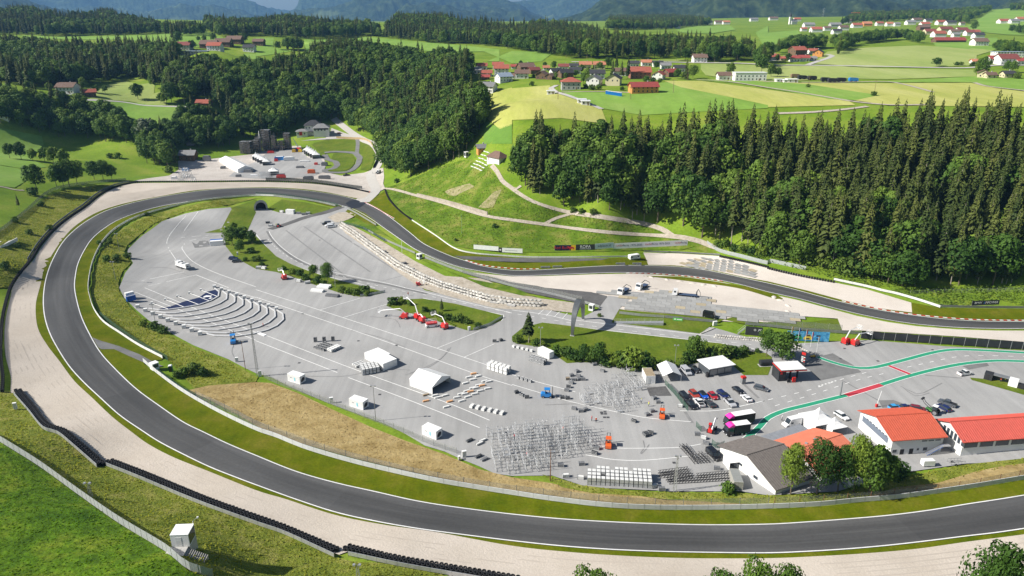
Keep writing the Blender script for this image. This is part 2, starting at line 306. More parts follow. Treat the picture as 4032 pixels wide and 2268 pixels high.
c = ramp(nd, lk, st, ((.3, (.058, .058, .058)), (.55, (.076, .076, .076)), (.75, (.1, .1, .099)))); c = mix(nd, lk, ramp(nd, lk, pt, ((.45, (0, 0, 0)), (.6, (.45, .45, .45)))), c, (.122, .121, .12))
c = mix(nd, lk, 1., c, ramp(nd, lk, fi, ((.3, (.9,)*3), (.7, (1.12,)*3))), 'MULTIPLY'); sx_ = nd.new('ShaderNodeSeparateXYZ'); lk.new(uvn.outputs[0], sx_.inputs[0]); wv = nd.new('ShaderNodeMath'); wv.operation = 'MULTIPLY_ADD'; lk.new(st, wv.inputs[0]); wv.inputs[1].default_value = .25; lk.new(sx_.outputs[1], wv.inputs[2])
c = mix(nd, lk, 1., c, ramp(nd, lk, wv.outputs[0], ((.15, (1.03,)*3), (.42, (.86,)*3), (.62, (.95,)*3), (.78, (.86,)*3), (1., (1.04,)*3))), 'MULTIPLY')
vo = nd.new('ShaderNodeTexVoronoi'); vo.voronoi_dimensions = '1D'; vo.inputs['Scale'].default_value = .8; lk.new(sx_.outputs[0], vo.inputs['W']); c = mix(nd, lk, 1., c, ramp(nd, lk, vo.outputs['Color'], ((0., (.88,)*3), (1., (1.1,)*3))), 'MULTIPLY')
lk.new(c, bs.inputs['Base Color']); bump(nd, lk, bs, fi, .15, .05)
track = mesh('race_track', V, Fs[:, ::-1].copy(), m_track); track['kind'] = 'structure'
uvl = track.data.uv_layers.new(name='uv'); sa = np.arange(k)/k*30; li = np.zeros(len(track.data.loops), np.int32); track.data.loops.foreach_get('vertex_index', li)
uvl.data.foreach_set('uv', np.stack([sa[li % k], (li//k)/(NM-1)], 1).astype(np.float32).ravel())
tc_ = (TB-TA)/np.linalg.norm(TB-TA, axis=1)[:, None]
ribW('edge_line', TA+tc_*.25, .16, m_white, .235, track); ribW('edge_line', TB-tc_*.25, .16, m_white, .235, track)
# mown grass strips along the track, outside then inside
ribW('grass_verge', resW(TA[:], 2.), .4, m_verge, .12, None, w1=3.2)
GO = T(1, 1, '1050 550,700 485,400 450,0 437') + T(0, 1, '2000 465,1600 530,1250 600,1000 680,820 780,680 900,540 1090,450 1270,400 1449') + T(0, 2, '360 180,380 400,470 570,600 740,750 940,930 1110,1130 1300,1320 1449') + T(0, 3, '1500 130,1750 260,2100 400,2576 590') + T(1, 3, '300 680,800 840,1300 940,1800 1010,2576 1150') + T(2, 3, '600 1215,1200 1255,1800 1275,2576 1275') + T(3, 3, '500 1255,1000 1225,1500 1180,2000 1110,2576 1035,3000 975')
RAIL_IN = T(1, 1, '800 640,500 570,200 530') + T(0, 1, '2576 527,2300 545,2000 580,1700 645,1400 735,1180 850,1060 960,980 1090,920 1250,890 1449') + T(0, 2, '905 100,945 220,1040 350,1200 460,1400 590,1640 715') # upper part of the inner rail
RAIL_IN2 = T(0, 2, '1445 750,1600 880,1850 1060,2200 1260,2576 1440') + T(1, 3, '200 60,500 180,900 300,1300 400,1800 510,2200 580,2576 640') + T(2, 3, '400 700,900 760,1400 788,2000 790,2576 778') + T(3, 3, '500 755,900 715,1300 680,1700 625,2100 565,2576 485,3000 420')
inner_verge = G(catmull(T(1, 1, '870 625') + RAIL_IN + RAIL_IN2)); 
k0 = int(np.argmin(((TB-inner_verge[0, :2])**2).sum(1)))
sheetW('grass_verge', np.concatenate([inner_verge[:, :2], TB[k0:][::-1]+tc_[k0:][::-1]*0]), m_verge, .13, 5.)
# gravel traps
g_out = [p for p in GO] + [(4300, 2290), (3400, 2420), (2000, 2420), (1500, 2330)] + T(1, 3, '2000 1430,1500 1310,950 1200,840 1240,500 1090,150 930') + T(0, 3, '2576 850,2000 620,1500 420,1120 320,1000 320,800 150,640 20') + T(0, 2, '450 1400,300 1200,180 1060,110 1060,110 900,60 700,45 500,60 300,110 80') + T(0, 1, '130 1440,230 1290,330 1180,430 1020,570 860,720 740,870 640,1020 520,1160 445,1350 400,1700 392,2200 388') + T(1, 1, '0 384,300 390,600 405,900 445,1140 495')
sheet('gravel_trap', g_out, m_gravel, .16, 7.)
GP = SHEETS[-1]; m_rake = M('raked_gravel', (.46, .405, .345), .95, 0, .06, .5)
for k_ in range(9):
    W = TA-tc_*(4.2+k_*1.7); ok = inpoly(W[:, 0], W[:, 1], GP); ok &= inpoly((W-tc_*1.5)[:, 0], (W-tc_*1.5)[:, 1], GP); i = 0
    while i < len(W):
        j = i
        while j < len(W) and ok[j]: j += 1
        if j-i > 12: ribW('rake_line', W[i:j:2], .16, m_rake, .185, bpy.data.objects['gravel_trap'])
        i = j+1
g_up = T(2, 1, '1370 1218,1345 1150,1320 1095,1700 1105,2090 1130,2330 1190,2576 1245') + T(3, 1, '660 1395') + T(3, 2, '980 12,1440 150,1450 250,1100 205,740 122,400 30') + T(2, 1, '2576 1385,2350 1345,2100 1290,1850 1245,1600 1222')
sheet('gravel_trap', g_up, m_gravel2, .16, 3., False)
g_lo = T(1, 1, '2100 1290,2576 1335') + T(2, 1, '300 1332,800 1315,1200 1306,1500 1320,1850 1350,2150 1400') + T(3, 2, '0 60,300 125,600 205,900 285,1200 345,1500 388,1900 420,2300 432,2576 432,2900 430,2900 580,2576 545,1900 490,930 430,745 430,700 310,330 285,0 360') + T(2, 2, '2420 360,1700 300,1080 215,1000 200,960 90,800 50,330 0') + T(2, 1, '0 1395') + T(1, 1, '2350 1335')
sheet('gravel_trap', g_lo, m_gravel2, .15, 7., False)
for pts in (T(2, 1, '1320 1330,1700 1340,2000 1380,2300 1430,2500 1449') + T(3, 2, '150 110,130 130') + T(2, 1, '2300 1460,1900 1400,1500 1350'),):
    sheet('grass_verge', pts, m_verge, .19, 5.)
sheet('service_lane', T(0, 2, '930 500,1000 530,1200 590,1400 670,1530 740,1640 790,1560 800,1440 750,1300 690,1150 620,1020 620,990 600'), m_lotdark, .2, 3., False)
# run-off slip road (dark) beside the lower gravel
m_slip = MG('slip_road_asphalt', GR((.085, .083, .083), (.115, .113, .112), (.15, .148, .146)), .1, fine=1.4, bmp=.15)
sheet('slip_road', T(1, 1, '1950 1235,2250 1318,2576 1395') + T(2, 1, '250 1430') + T(2, 2, '330 0,800 45,960 85,900 190,820 180,500 120,200 60,0 20') + T(1, 1, '2576 1435,2300 1370,2100 1305'), m_slip, .19, 5., False)
# paddock asphalt
PAD = T(0, 1, '2320 640,2100 655,1870 700,1630 780,1540 850,1450 910,1390 960,1290 1060,1280 1100,1340 1200,1260 1300,1220 1400,1200 1449') + T(0, 2, '1250 100,1370 220,1500 330,1650 410,1780 490,1950 580,2100 640,2300 720,2450 800,2576 860') + T(1, 2, '150 900,330 990,700 1150,1000 1260,1300 1370') + T(1, 3, '1500 20,1700 140,1900 200,2050 270,2250 350,2400 420,2576 445') + T(2, 3, '400 440,760 560,1100 575,1450 590,1560 600,2300 600') + T(3, 3, '0 640,700 600,1300 420,2000 320,2900 290') + T(3, 2, '2900 640,2576 632,1800 590,1000 525,640 545,250 560,0 585') + T(2, 2, '2480 530,2030 400,1000 290,880 210,700 300,330 215,0 215') + T(1, 2, '2400 200,1900 70,1700 25') + T(1, 1, '1600 1400,1450 1310,1250 1140,980 920,830 810,960 690,860 615,640 715,230 690,120 660,0 640') + T(0, 1, '2480 900')
sheet('paddock', PAD, m_lot, .12, 6., False)
sheet('slip_road', T(2, 2, '970 80,1190 110,1080 215,1000 350,880 340,800 300,870 210'), m_lot, .2, 5., False)
# grass islands and lawns
isl = {'A': T(0, 1, '2340 640,2230 850,2060 895,2260 895,2270 1030,2350 1130,2500 1220') + T(1, 1, '0 1260,200 1290,370 1340,560 1410') + T(1, 2, '700 5,850 55,1050 92,1180 77,1300 45') + T(1, 1, '1100 1440,850 1380,560 1290,350 1210,200 1130,100 1030,0 930') + T(0, 1, '2490 880,2576 690,2576 560'),
    'B': T(1, 2, '1310 180,1350 150,1550 115,1680 110,2000 160,2490 280,2470 330,2250 420,2140 435,1900 360,1600 270,1400 220'),
    'C': T(2, 2, '0 490,110 400,310 350,640 392,1000 440,2100 560,2400 632,2350 645,2200 700,1850 760,1700 790,1450 830,1130 800,850 760,700 750,550 760,450 690,300 600,50 565,0 530'),
    'D': T(2, 2, '2190 710,2400 640,2560 660') + T(3, 2, '40 700,30 800,0 880') + T(2, 2, '2555 880,2330 880,2230 790'),
    'E': T(3, 2, '2030 905,2300 930,2576 985,2900 1050,2900 1150,2576 1080,2300 1000,2050 930'), 'F': T(2, 2, '1030 300,1080 220,1600 265,2150 315,2000 385,1890 462,1400 400,1000 350'),
    'G': T(2, 2, '2130 320,2230 295,2420 340,2576 350') + T(3, 2, '0 345,330 355,700 310,745 430,300 430,0 390') + T(2, 2, '2300 360'), 'H': T(1, 1, '130 640,260 560,500 590,740 640,740 660,640 715,230 690')}
for kk, S in isl.items(): sheet('lawn', S, m_lawn, .18, 4., False)
sheet('lawn', T(3, 2, '1440 150,1560 170,1740 205,2576 215,2900 210,2900 330,2576 318,1900 300,1450 258'), m_verge, .17, 5., False)
sheet('lawn', T(2, 1, '0 1200,500 1190,1000 1150,1340 1145,1380 1215,900 1225,560 1245,280 1262,0 1262') + T(1, 1, '2300 1225,2080 1160,2300 1170'), m_verge, .17, 5., False)
sheet('lawn', T(1, 1, '1120 590,1300 470,1380 620,1560 775,1800 920,2000 1060,2200 1110,2576 1140,2576 1150,2200 1140,2000 1130,1750 1020,1580 890,1390 755,1250 660'), m_verge, .17, 5., False)
sheet('service_lane', T(1, 1, '1990 1128,2200 1135,2576 1150') + T(2, 1, '400 1150,980 1155,900 1170,400 1195,0 1190') + T(1, 1, '2300 1178,2080 1160'), m_slip, .21, 4., False)
sheet('lawn', T(1, 1, '960 640,1100 700,1220 790,1200 830,1100 800,900 680'), m_verge, .2, 4., False)
rocks_strip = T(1, 1, '830 810,900 900,1200 1110,1450 1310,1640 1440') + T(1, 2, '1720 20,1900 75,2400 205') + T(2, 2, '0 218,330 222,640 255,700 160,300 110,0 50') + T(1, 2, '2300 -90') + T(1, 1, '1900 1330,1600 1180,1300 1000,1000 840,880 770')
sheet('gravel_strip', rocks_strip, m_path, .16, 4., False)
sheet('rail_bank', T(1, 1, '850 790,1000 740,1200 830,1450 1010,1650 1160,1900 1270,2200 1370,2576 1440') + T(2, 2, '250 95,100 80') + T(1, 1, '2300 1440,1900 1270,1600 1100,1300 920,1000 830'), m_bank, .2, 4., False)
sheet('gravel_strip', T(1, 1, '720 740,830 690,960 690,1010 720,930 760,850 790,800 790'), m_path, .2, 3., False)
# hay slope and rough strips inside the bottom curve
sheet('hay_slope', T(0, 2, '1860 1040,2100 985,2576 950') + T(1, 2, '150 960,420 1060,800 1240,1150 1400') + T(1, 3, '1500 90,1900 230,2250 380,2576 460') + T(2, 3, '400 520,800 620,1300 650,1550 690,2000 700,2576 740,1700 745,900 730,300 630') + T(1, 3, '2576 590,2100 520,1500 390,1000 270,500 130,100 0') + T(0, 2, '2400 1280,2050 1100'), m_hay, .16, 5., False)
sheet('rough_bank', T(1, 1, '100 540,0 545') + T(0, 1, '2200 560,1900 620,1600 690,1400 760,1240 850,1100 950,1010 1100,950 1250,920 1449') + T(0, 2, '930 100,1000 260,1150 400,1400 560,1700 730,1950 1010,2300 970,2576 945') + T(1, 2, '20 900') + T(0, 2, '2300 735,2000 620,1780 510,1600 420,1450 330,1300 180,1200 40') + T(0, 1, '1190 1400,1230 1290,1320 1200,1250 1090,1280 1020,1400 920,1550 800,1700 740,1900 670,2330 610,2576 550'), m_rough, .14, 5., False)
sheet('rough_bank', T(2, 3, '300 430,700 540,1100 590,1500 610,2250 620,2576 640') + T(3, 3, '0 640,500 640,1000 560,1500 430,2000 330,2576 270,2900 250,2900 420,2576 470,2000 560,1300 670,700 720') + T(2, 3, '2576 740,1560 685,1300 650,800 620,500 560'), m_rough, .17, 5., False)
sheet('hay_slope', T(3, 3, '1300 560,1700 520,2100 400,2400 340,2900 290,2900 400,2576 460,2200 520,1700 600,1300 650,900 690'), m_hay, .2, 4., False)
# banks outside the track (rough, left), and embankment by the forest
sheet('rough_bank', T(0, 1, '1330 385,1150 425,1000 505,850 625,700 725,550 845,400 1010,300 1170,200 1290,110 1430,0 1449,-300 1449,-300 900,0 870,150 750,350 620,550 500,800 440,1100 400,1300 360'), m_rough, .14, 6.)
sheet('rough_bank', T(0, 2, '0 1060,140 1060,300 1220,450 1449') + T(0, 3, '590 20,980 350,1080 350,1700 600,2576 920') + T(1, 3, '400 1090,900 1290,1300 1330,1900 1449,1900 1560,0 1600') + T(0, 3, '2000 1449,1650 1180,1000 760,400 300,0 90') + T(0, 2, '-300 1300'), m_rough, .14, 5.)
sheet('meadow', T(0, 3, '-200 20,0 110,400 360,800 650,1200 930,1660 1210,1900 1400,2100 1520,1500 1700,-200 1700'), MG('lush_meadow', GR((.04, .09, .003), (.09, .165, .006), (.19, .225, .02)), .16, fine=.75, bmp=1., bdist=.4, fv=.5, big=(.03, (.7, .85, .6))), .14, 4.)
sheet('bank_scar', T(1, 1, '1900 480,2150 400,2200 430,2050 500,2000 530'), m_earth, .2, 3.)
sheet('bank_scar', T(1, 1, '2400 480,2470 460,2420 560,2380 640,2300 650,2240 640,2320 560'), m_earth, .2, 3.)
sheet('embankment', T(1, 1, '1300 440,1500 380,1800 250,2050 170,2150 150,2350 240,2500 440,2576 480') + T(2, 1, '100 520,300 640,560 700,900 740,1300 810,1560 900,1950 990,2070 1110,1760 1060,1000 1080,400 1090,0 1090') + T(1, 1, '2200 1060,2000 1030,1800 900,1570 750,1400 610,1310 470'), m_bank, .12, 3., False)
for S, wd in ((T(1, 1, '1290 450,1400 465,1600 520,1900 600,2300 725,2576 770') + T(2, 1, '330 815,700 865,1100 905,1600 935,1850 975,2050 1050'), 2.4), (T(2, 1, '330 810,450 750,640 695'), 1.8), (T(1, 1, '2370 220,2430 290,2480 380,2576 450') + T(2, 1, '80 510,250 600,560 690,900 740,1300 805,1500 860,1620 935'), 2.4), (T(2, 1, '0 450,40 460,90 425'), 2.)):
    rib('footpath', S, wd, m_path, .4)
# ---- upper yard, kart loop, house road
m_yard = MG('gravel_yard', GR((.40, .36, .32), (.48, .44, .40), (.54, .5, .46)), .1, fine=1.2)
sheet('event_yard', T(0, 1, '1790 170,2050 160,2300 130,2576 100') + T(1, 1, '200 20,450 20,500 120,660 130,690 160,700 230,680 280,860 320,1090 290,1170 260,1280 240,1290 330,1280 400,1300 450,1200 500,1080 590,1000 560,1150 490,900 425,600 385,300 372,0 368') + T(0, 1, '2000 372,1500 372,1330 375,1500 345,1700 320,1800 260'), m_yard, .15, 6., False)
sheet('event_yard', T(0, 1, '2400 250,2576 180') + T(1, 1, '150 60,450 40,520 140,650 150,700 220,680 285,560 330,300 350,0 350') + T(0, 1, '2300 330'), m_lot, .22, 5., False)
sheet('lawn', T(1, 0, '590 1440,700 1410,980 1410,1050 1420,1160 1449') + T(1, 1, '1190 60,1200 130,1160 240,1140 270,1050 260,1075 160,1060 100,990 90,700 85,690 140,560 10'), m_lawn, .25, 5., False)
loop = T(1, 1, '690 90,800 80,1000 95,1045 140,1030 200,960 270,860 290,700 285,690 265,780 250,820 215,800 180,720 160,690 110')
rib('kart_loop', loop, 5., m_lotdark, .35); sheet('lawn', T(1, 1, '780 100,970 110,1000 160,980 220,900 270,720 270,830 220,820 180,755 150'), m_lawn, .3, 4.)
rib('kart_loop', T(1, 1, '1015 95,1025 0') + T(1, 0, '1020 1400'), 3.5, m_lotdark, .36)
rib('access_road', T(1, 0, '780 1195,860 1260,980 1350,1100 1420') + T(1, 1, '1180 0,1240 80,1240 180,1200 260,1150 310,1180 400,1210 470,1150 540,1090 590'), 7., m_road, .3)
sheet('forecourt', T(1, 0, '760 1290,860 1330,980 1370,1050 1420,980 1400,800 1400,450 1420,600 1400,700 1390,740 1350'), m_road, .3, 4., False)
# ---- fields on the plateau and the left meadows
def field(S, mat, off=.5, dense=12., name='field', smooth=False): return sheet(name, S, mat, .08+off*.22, dense*.6, smooth)
field(T(1, 0, '2200 1000,2500 900,2576 880') + T(2, 0, '0 890,380 860,420 930,900 1090,960 1250,500 1190,0 1210') + T(1, 0, '2576 1260,2450 1300,2330 1200,2260 1100'), m_fieldB, .4)
field(T(1, 0, '2290 1210,2450 1290,2576 1250,2576 1449,2290 1449'), m_fieldD, .4, 8.)
field(T(2, 0, '430 900,900 1090,1300 1160,2000 1120,2576 1090,2576 960,1900 830,1500 830,1100 935,500 925'), m_fieldA, .4)
field(T(2, 0, '1530 815,1900 815,2576 905') + T(3, 0, '800 1010,880 1060,0 1080') + T(2, 0, '2576 1060,2200 980,1700 880'), m_fieldB, .6)
field(T(2, 0, '1900 812,2576 820') + T(3, 0, '400 850,1120 960,880 1010,620 1000,0 890') + T(2, 0, '2300 840'), m_fieldA, .7)
field(T(3, 0, '0 830,900 840,2040 835,2300 890,2576 925,2700 1020,2576 1080,1200 1060,860 1010,1120 960,400 850'), m_fieldB, .6, 20)
field(T(3, 0, '900 830,1300 815,2080 770,2576 800,2700 930,2300 880,2040 830'), m_fieldA, .8, 20)
field(T(2, 0, '1900 640,2576 660') + T(3, 0, '0 665,700 665,1100 690,2080 705,2100 770,1200 800,700 790,0 830') + T(2, 0, '2576 830,2250 800,1950 760,1900 700'), m_fieldC, .8, 20)
field(T(3, 0, '450 640,600 520,1000 480,1500 460,2300 500,2100 560,2100 660,1600 680,1000 680'), m_fieldC, 1.2, 25)
field(T(3, 0, '0 330,300 305,330 340,100 400,80 490,0 500'), m_fieldA, 1.2, 25)
field(T(3, 0, '1650 420,2300 380,2400 500,2200 510,1700 480'), m_fieldA, 1.2, 25)
field(T(3, 0, '2050 250,2240 110,2576 60,2800 100,2800 360,2400 350,2200 330,1900 270'), m_fieldA, 1.5, 40)
field(T(2, 0, '1650 300,1900 260,2200 260,2250 300,2000 340,1700 330'), m_fieldA, 1.5, 40)
field(T(2, 0, '2450 330,2576 260') + T(3, 0, '0 280,0 500') + T(2, 0, '2576 540'), m_fieldA, 1.2, 30)
field(T(2, 0, '0 515,200 520,420 525,300 620,0 640') + T(1, 0, '2300 520,2450 500,2450 620,2320 620'), m_fieldA, 1., 20)
field(T(2, 0, '1280 610,1700 600,2000 632,2576 655,2576 640,1900 620'), m_fieldC, .9, 20)
field(T(1, 0, '480 400,1000 390,1100 370,1500 410,2100 460,2450 500,2300 520,1900 520,1600 510,1300 480,900 480,500 520'), m_fieldA, 1.2, 25)
field(T(1, 0, '0 380,180 380,170 480,400 510,150 550,0 570'), m_fieldA, 1., 20)
field(T(0, 0, '190 355,600 370,1000 365,1600 350,1800 310,2050 310,2250 380,2100 470,1950 480,1700 430,1200 400,900 400,400 390'), m_fieldA, 1.2, 25)
field(T(0, 0, '2450 540,2576 545,2576 600,2450 590'), m_fieldA, 1., 20)
field(T(0, 0, '900 1010,1300 1030,1900 1085,1890 1110,1760 1200,1740 1290,1600 1360,1450 1300,1300 1230,1000 1130,800 1010'), m_fieldA, .4, 10)
field(T(0, 0, '950 880,1150 840,1220 810,1400 850,1560 830,1550 940,1670 910,1670 1060,1500 1060,1300 1020,900 1000'), m_fieldC, .4, 12)
field(T(0, 0, '-200 1260,60 1300,420 1370,440 1449') + T(0, 1, '400 60,300 150,480 230,300 260,-200 180'), m_fieldA, .25, 8)
field(T(0, 1, '-200 180,300 270,250 380,150 440,0 425,-200 420'), m_fieldA, .25, 8)
rib('farm_track', T(0, 0, '800 1005,1000 1012,1250 1030,1450 1062,1700 1072,1930 1077'), 4., m_road, 0.30)
rib('farm_track', T(2, 0, '450 860,390 890,440 930,550 960,760 1040,900 1100'), 4.5, m_road, 0.36); rib('farm_track', T(2, 0, '500 930,700 925,1000 925,1180 935'), 3., m_path, 0.36)
rib('farm_track', T(2, 0, '1850 805,2150 820,2576 885') + T(3, 0, '300 930,650 990,900 1030,1250 1060,1600 1055'), 3.5, m_path, 0.42)
rib('country_road', T(2, 0, '1280 620,1800 632,2300 640,2576 655') + T(3, 0, '400 660,1000 668,1600 682,2000 685,2300 660,2700 660'), 7., m_road, 0.48)
rib('country_road', T(3, 0, '400 655,500 620,600 590,650 565,600 550'), 6., m_road, 0.48)
rib('farm_track', T(3, 0, '-50 825,600 832,900 828,1200 825,1400 860,1660 930'), 3.5, m_path, 0.42)
rib('farm_track', T(3, 0, '2080 835,2200 870,2576 915,2800 940'), 3.5, m_path, 0.45)
rib('farm_track', T(3, 0, '100 1145,400 1135,720 1110,1000 1075'), 4., m_path, 0.42)
rib('farm_track', T(2, 0, '600 625,750 622'), 7., m_road, 0.48)
rib('footpath', T(0, 1, '-100 420,60 440,150 465,240 468'), 2., m_path, 0.24)
# the ground mesh dips a little under every laid sheet so that none is pierced
gd = bpy.data.objects['ground'].data; co = np.zeros(len(gd.vertices)*3, np.float32); gd.vertices.foreach_get('co', co); co = co.reshape(-1, 3)
for W in SHEETS:
    a0, a1 = W.min(0), W.max(0); k = np.where((co[:, 0] > a0[0]) & (co[:, 0] < a1[0]) & (co[:, 1] > a0[1]) & (co[:, 1] < a1[1]))[0]
    if len(k): k = k[inpoly(co[k, 0], co[k, 1], W)]; co[k, 2] = np.maximum(co[k, 2]-.25, height(co[k, 0], co[k, 1])-.5)
gd.vertices.foreach_set('co', co.ravel()); gd.update()
# ================= trees and woods
def mfol(name, dark, lite, var=.35, tr=.25):
    m, nd, lk, bs = newmat(name); oi = nd.new('ShaderNodeObjectInfo'); f = noise(nd, lk, 4., 3, .6, coord='Object')
    c = ramp(nd, lk, f, ((.3, dark), (.7, lite))); h = nd.new('ShaderNodeHueSaturation'); lk.new(c, h.inputs['Color'])
    for out, (lo, hi), s in ((oi.outputs['Random'], (1-var, 1+var), 'Value'), (oi.outputs['Random'], (.52, .475), 'Hue')):
        mr = nd.new('ShaderNodeMapRange'); mr.inputs[3].default_value = lo; mr.inputs[4].default_value = hi; lk.new(out, mr.inputs[0]); lk.new(mr.outputs[0], h.inputs[s])
    lk.new(h.outputs[0], bs.inputs['Base Color']); bs.inputs['Roughness'].default_value = .65; bs.inputs['Specular IOR Level'].default_value = .25
    t = nd.new('ShaderNodeBsdfTranslucent'); lk.new(h.outputs[0], t.inputs[0]); mx = nd.new('ShaderNodeMixShader'); mx.inputs[0].default_value = tr
    lk.new(bs.outputs[0], mx.inputs[1]); lk.new(t.outputs[0], mx.inputs[2]); lk.new(mx.outputs[0], nd['Material Output'].inputs[0]); MATS[name] = m; return m
m_spr = mfol('spruce_needles', (.034, .06, .010), (.105, .135, .028), .36, .15); m_dec = mfol('broadleaf_foliage', (.04, .092, .010), (.12, .215, .026), .45)
m_bush = mfol('bush_foliage', (.04, .085, .01), (.10, .175, .026), .3); m_lgt = mfol('light_foliage', (.06, .13, .012), (.15, .24, .028), .25)
m_silver = mfol('silvery_foliage', (.10, .13, .075), (.19, .22, .13), .15); m_bark = M('bark', (.16, .125, .09), .9, var=.3, scale=3); m_palebark = M('pale_bark', (.34, .30, .25), .9, var=.25, scale=3)
def spruce_mesh(name, seed, levels=36, nb=11, lo=.16, rad=.135):
    r = random.Random(seed); V = []; Fs = []
    for l in range(levels):
        t = l/(levels-1); z = lo+(1-lo)*(t**.92); R0 = rad*(1-t)**.8*(1.0+.25*r.uniform(-1, 1))+.008
        if t < .12: R0 *= .6+3*t
        for b in range(max(4, int(nb*(1-.45*t)))):
            if r.random() < .10: continue
            a = r.uniform(0, 2*math.pi); L = R0*r.uniform(.65, 1.2); ca_, sa_ = math.cos(a), math.sin(a); zz = z+r.uniform(-.012, .012); dr = L*r.uniform(.25, .6); wd = L*r.uniform(.22, .36)
            k = len(V); mx = .55*L
            V += [(0, 0, zz), (ca_*mx-sa_*wd, sa_*mx+ca_*wd, zz-dr*.45), (ca_*L, sa_*L, zz-dr), (ca_*mx+sa_*wd, sa_*mx-ca_*wd, zz-dr*.45), (ca_*mx, sa_*mx, zz-dr*.2+.004), (ca_*L*.75, sa_*L*.75, zz-dr-.028*r.uniform(.5, 1.3))]
            Fs += [(k, k+3, k+4), (k, k+4, k+1), (k+4, k+3, k+2), (k+4, k+2, k+1), (k+4, k+2, k+5)]
    k = len(V); V += [(.004, 0, .96), (-.004, .003, .96), (0, -.004, .96), (0, 0, 1.02)]; Fs += [(k, k+1, k+3), (k+1, k+2, k+3), (k+2, k, k+3)]
    me = bpy.data.meshes.new(name); me.from_pydata(V, [], Fs); return me
def leaf_mesh(name, seed, nl=9, nq=850, w=.32, lo=.18, size=.05, hi=1.0, tall=1.0):
    r = random.Random(seed); V = []; Fs = []; lobes = []
    for i in range(nl):
        t = (i+.5)/nl; z = lo+(hi-lo)*(.18+.66*t); rr = w*(.30+.7*math.sin(math.pi*min(1, .22+.72*t)))*.62; a = i*2.4+r.uniform(-.5, .5); off = (w-rr*.75)*(.15 if t > .85 else r.uniform(.55, 1.)); lobes.append((math.cos(a)*off, math.sin(a)*off, z, rr*r.uniform(.85, 1.2)))
    lobes.append((0, 0, lo+(hi-lo)*.55, w*.62))
    for q in range(nq):
        x, y, z, R0 = r.choice(lobes); u = r.uniform(-.75, 1); a = r.uniform(0, 2*math.pi); s = math.sqrt(1-u*u); n = Vector((s*math.cos(a), s*math.sin(a), u)); rr = R0*r.uniform(.72, 1.1)
        p = Vector((x, y, z))+Vector((n.x*rr, n.y*rr, n.z*rr*.85*tall)); n = (n+Vector((r.gauss(0, .45), r.gauss(0, .45), r.gauss(.15, .4)))).normalized(); e = n.orthogonal().normalized(); e.rotate(Matrix.Rotation(r.uniform(0, 6.28), 3, n)); f = n.cross(e); h = size*r.uniform(.55, 1.35); k = len(V)
        V += [tuple(p+e*h), tuple(p+f*h*.7-n*h*.25), tuple(p-e*h), tuple(p-f*h*.7-n*h*.2)]; Fs.append((k, k+1, k+2, k+3))
    me = bpy.data.meshes.new(name); me.from_pydata(V, [], Fs); return me
def trunk_mesh(name, h, r0, seed, limbs=5, mat=None):
    r = random.Random(seed); b = B(); pts = [Vector((0, 0, -.02))]; 
    for i in range(4): pts.append(Vector((r.gauss(0, .006), r.gauss(0, .006), h*(i+1)/4)))
    for i in range(4): b.bar(pts[i], pts[i+1], r0*(1-.2*i), 6, r0*(1-.2*(i+1)))
    for i in range(limbs):
        z = h*r.uniform(.4, .9); a = r.uniform(0, 6.28); l = r.uniform(.1, .22); b.bar((0, 0, z), (math.cos(a)*l, math.sin(a)*l, z+l*.9), r0*.45, 4, r0*.15)
    return b.data(name, mat or m_bark)
def putmat(me, m): me.materials.append(m); return me
BARE = [putmat(spruce_mesh('spruce_crown', 77+i, 30, 10, .46, .10), m_spr) for i in range(2)]
SPR = [putmat(spruce_mesh('spruce_crown', 3+i, lo=(.12, .2, .34, .26)[i], rad=(.135, .12, .11, .13)[i]), m_spr) for i in range(4)]
DEC = [putmat(leaf_mesh('leaf_crown', 11+i, 9+i % 3, 1700, (.33, .38, .29, .36)[i], (.2, .14, .12, .18)[i], .034, 1., (1, .9, 1.15, 1)[i]), m_dec) for i in range(4)]
LGT = [putmat(leaf_mesh('light_crown', 31, 8, 800, .34, .18, .05), m_lgt)]
SIL = [putmat(leaf_mesh('silver_crown', 37, 9, 800, .33, .1, .05), m_silver)]
FIN = [putmat(leaf_mesh('ash_crown', 41, 16, 5200, .36, .16, .017), m_dec), putmat(leaf_mesh('ash_crown', 42, 14, 4200, .33, .2, .018), m_lgt)]
BUS = [putmat(leaf_mesh('bush_leaves', 51+i, 8, 420, .55, -.12, .085, .95, .8), (m_bush, m_lgt, m_bush)[i]) for i in range(3)]
TRS = trunk_mesh('spruce_trunk', .92, .0085, 1, 0, m_palebark); TRD = trunk_mesh('tree_trunk', .62, .016, 2, 6); TRB = trunk_mesh('bush_stem', .4, .02, 3, 3)
KINDS_ = {'t': (BARE, TRS, 'spruce_tree', 'tree'), 's': (SPR, TRS, 'spruce_tree', 'tree'), 'd': (DEC, TRD, 'broadleaf_tree', 'tree'), 'l': (LGT, TRD, 'broadleaf_tree', 'tree'), 'v': (SIL, TRD, 'willow_tree', 'tree'), 'f': (FIN, TRD, 'ash_tree', 'tree'), 'b': (BUS, TRB, 'bush', 'bush')}
def tree(kind, p, h, label, group=None, w=1., var=None):
    ms, trk, nm, cat = KINDS_[kind]; t = thing(nm, label, cat, (p[0], p[1], p[2]-.15), rnd.uniform(0, 6.28), group); t.scale = (h*w, h*w, h)
    inst('crown', ms[rnd.randrange(len(ms)) if var is None else var], t); inst('trunk' if kind != 'b' else 'stem', trk, t); return t
def treeS(kind, S, h, label, group=None, w=1., var=None): return tree(kind, at(*S), h, label, group, w, var)
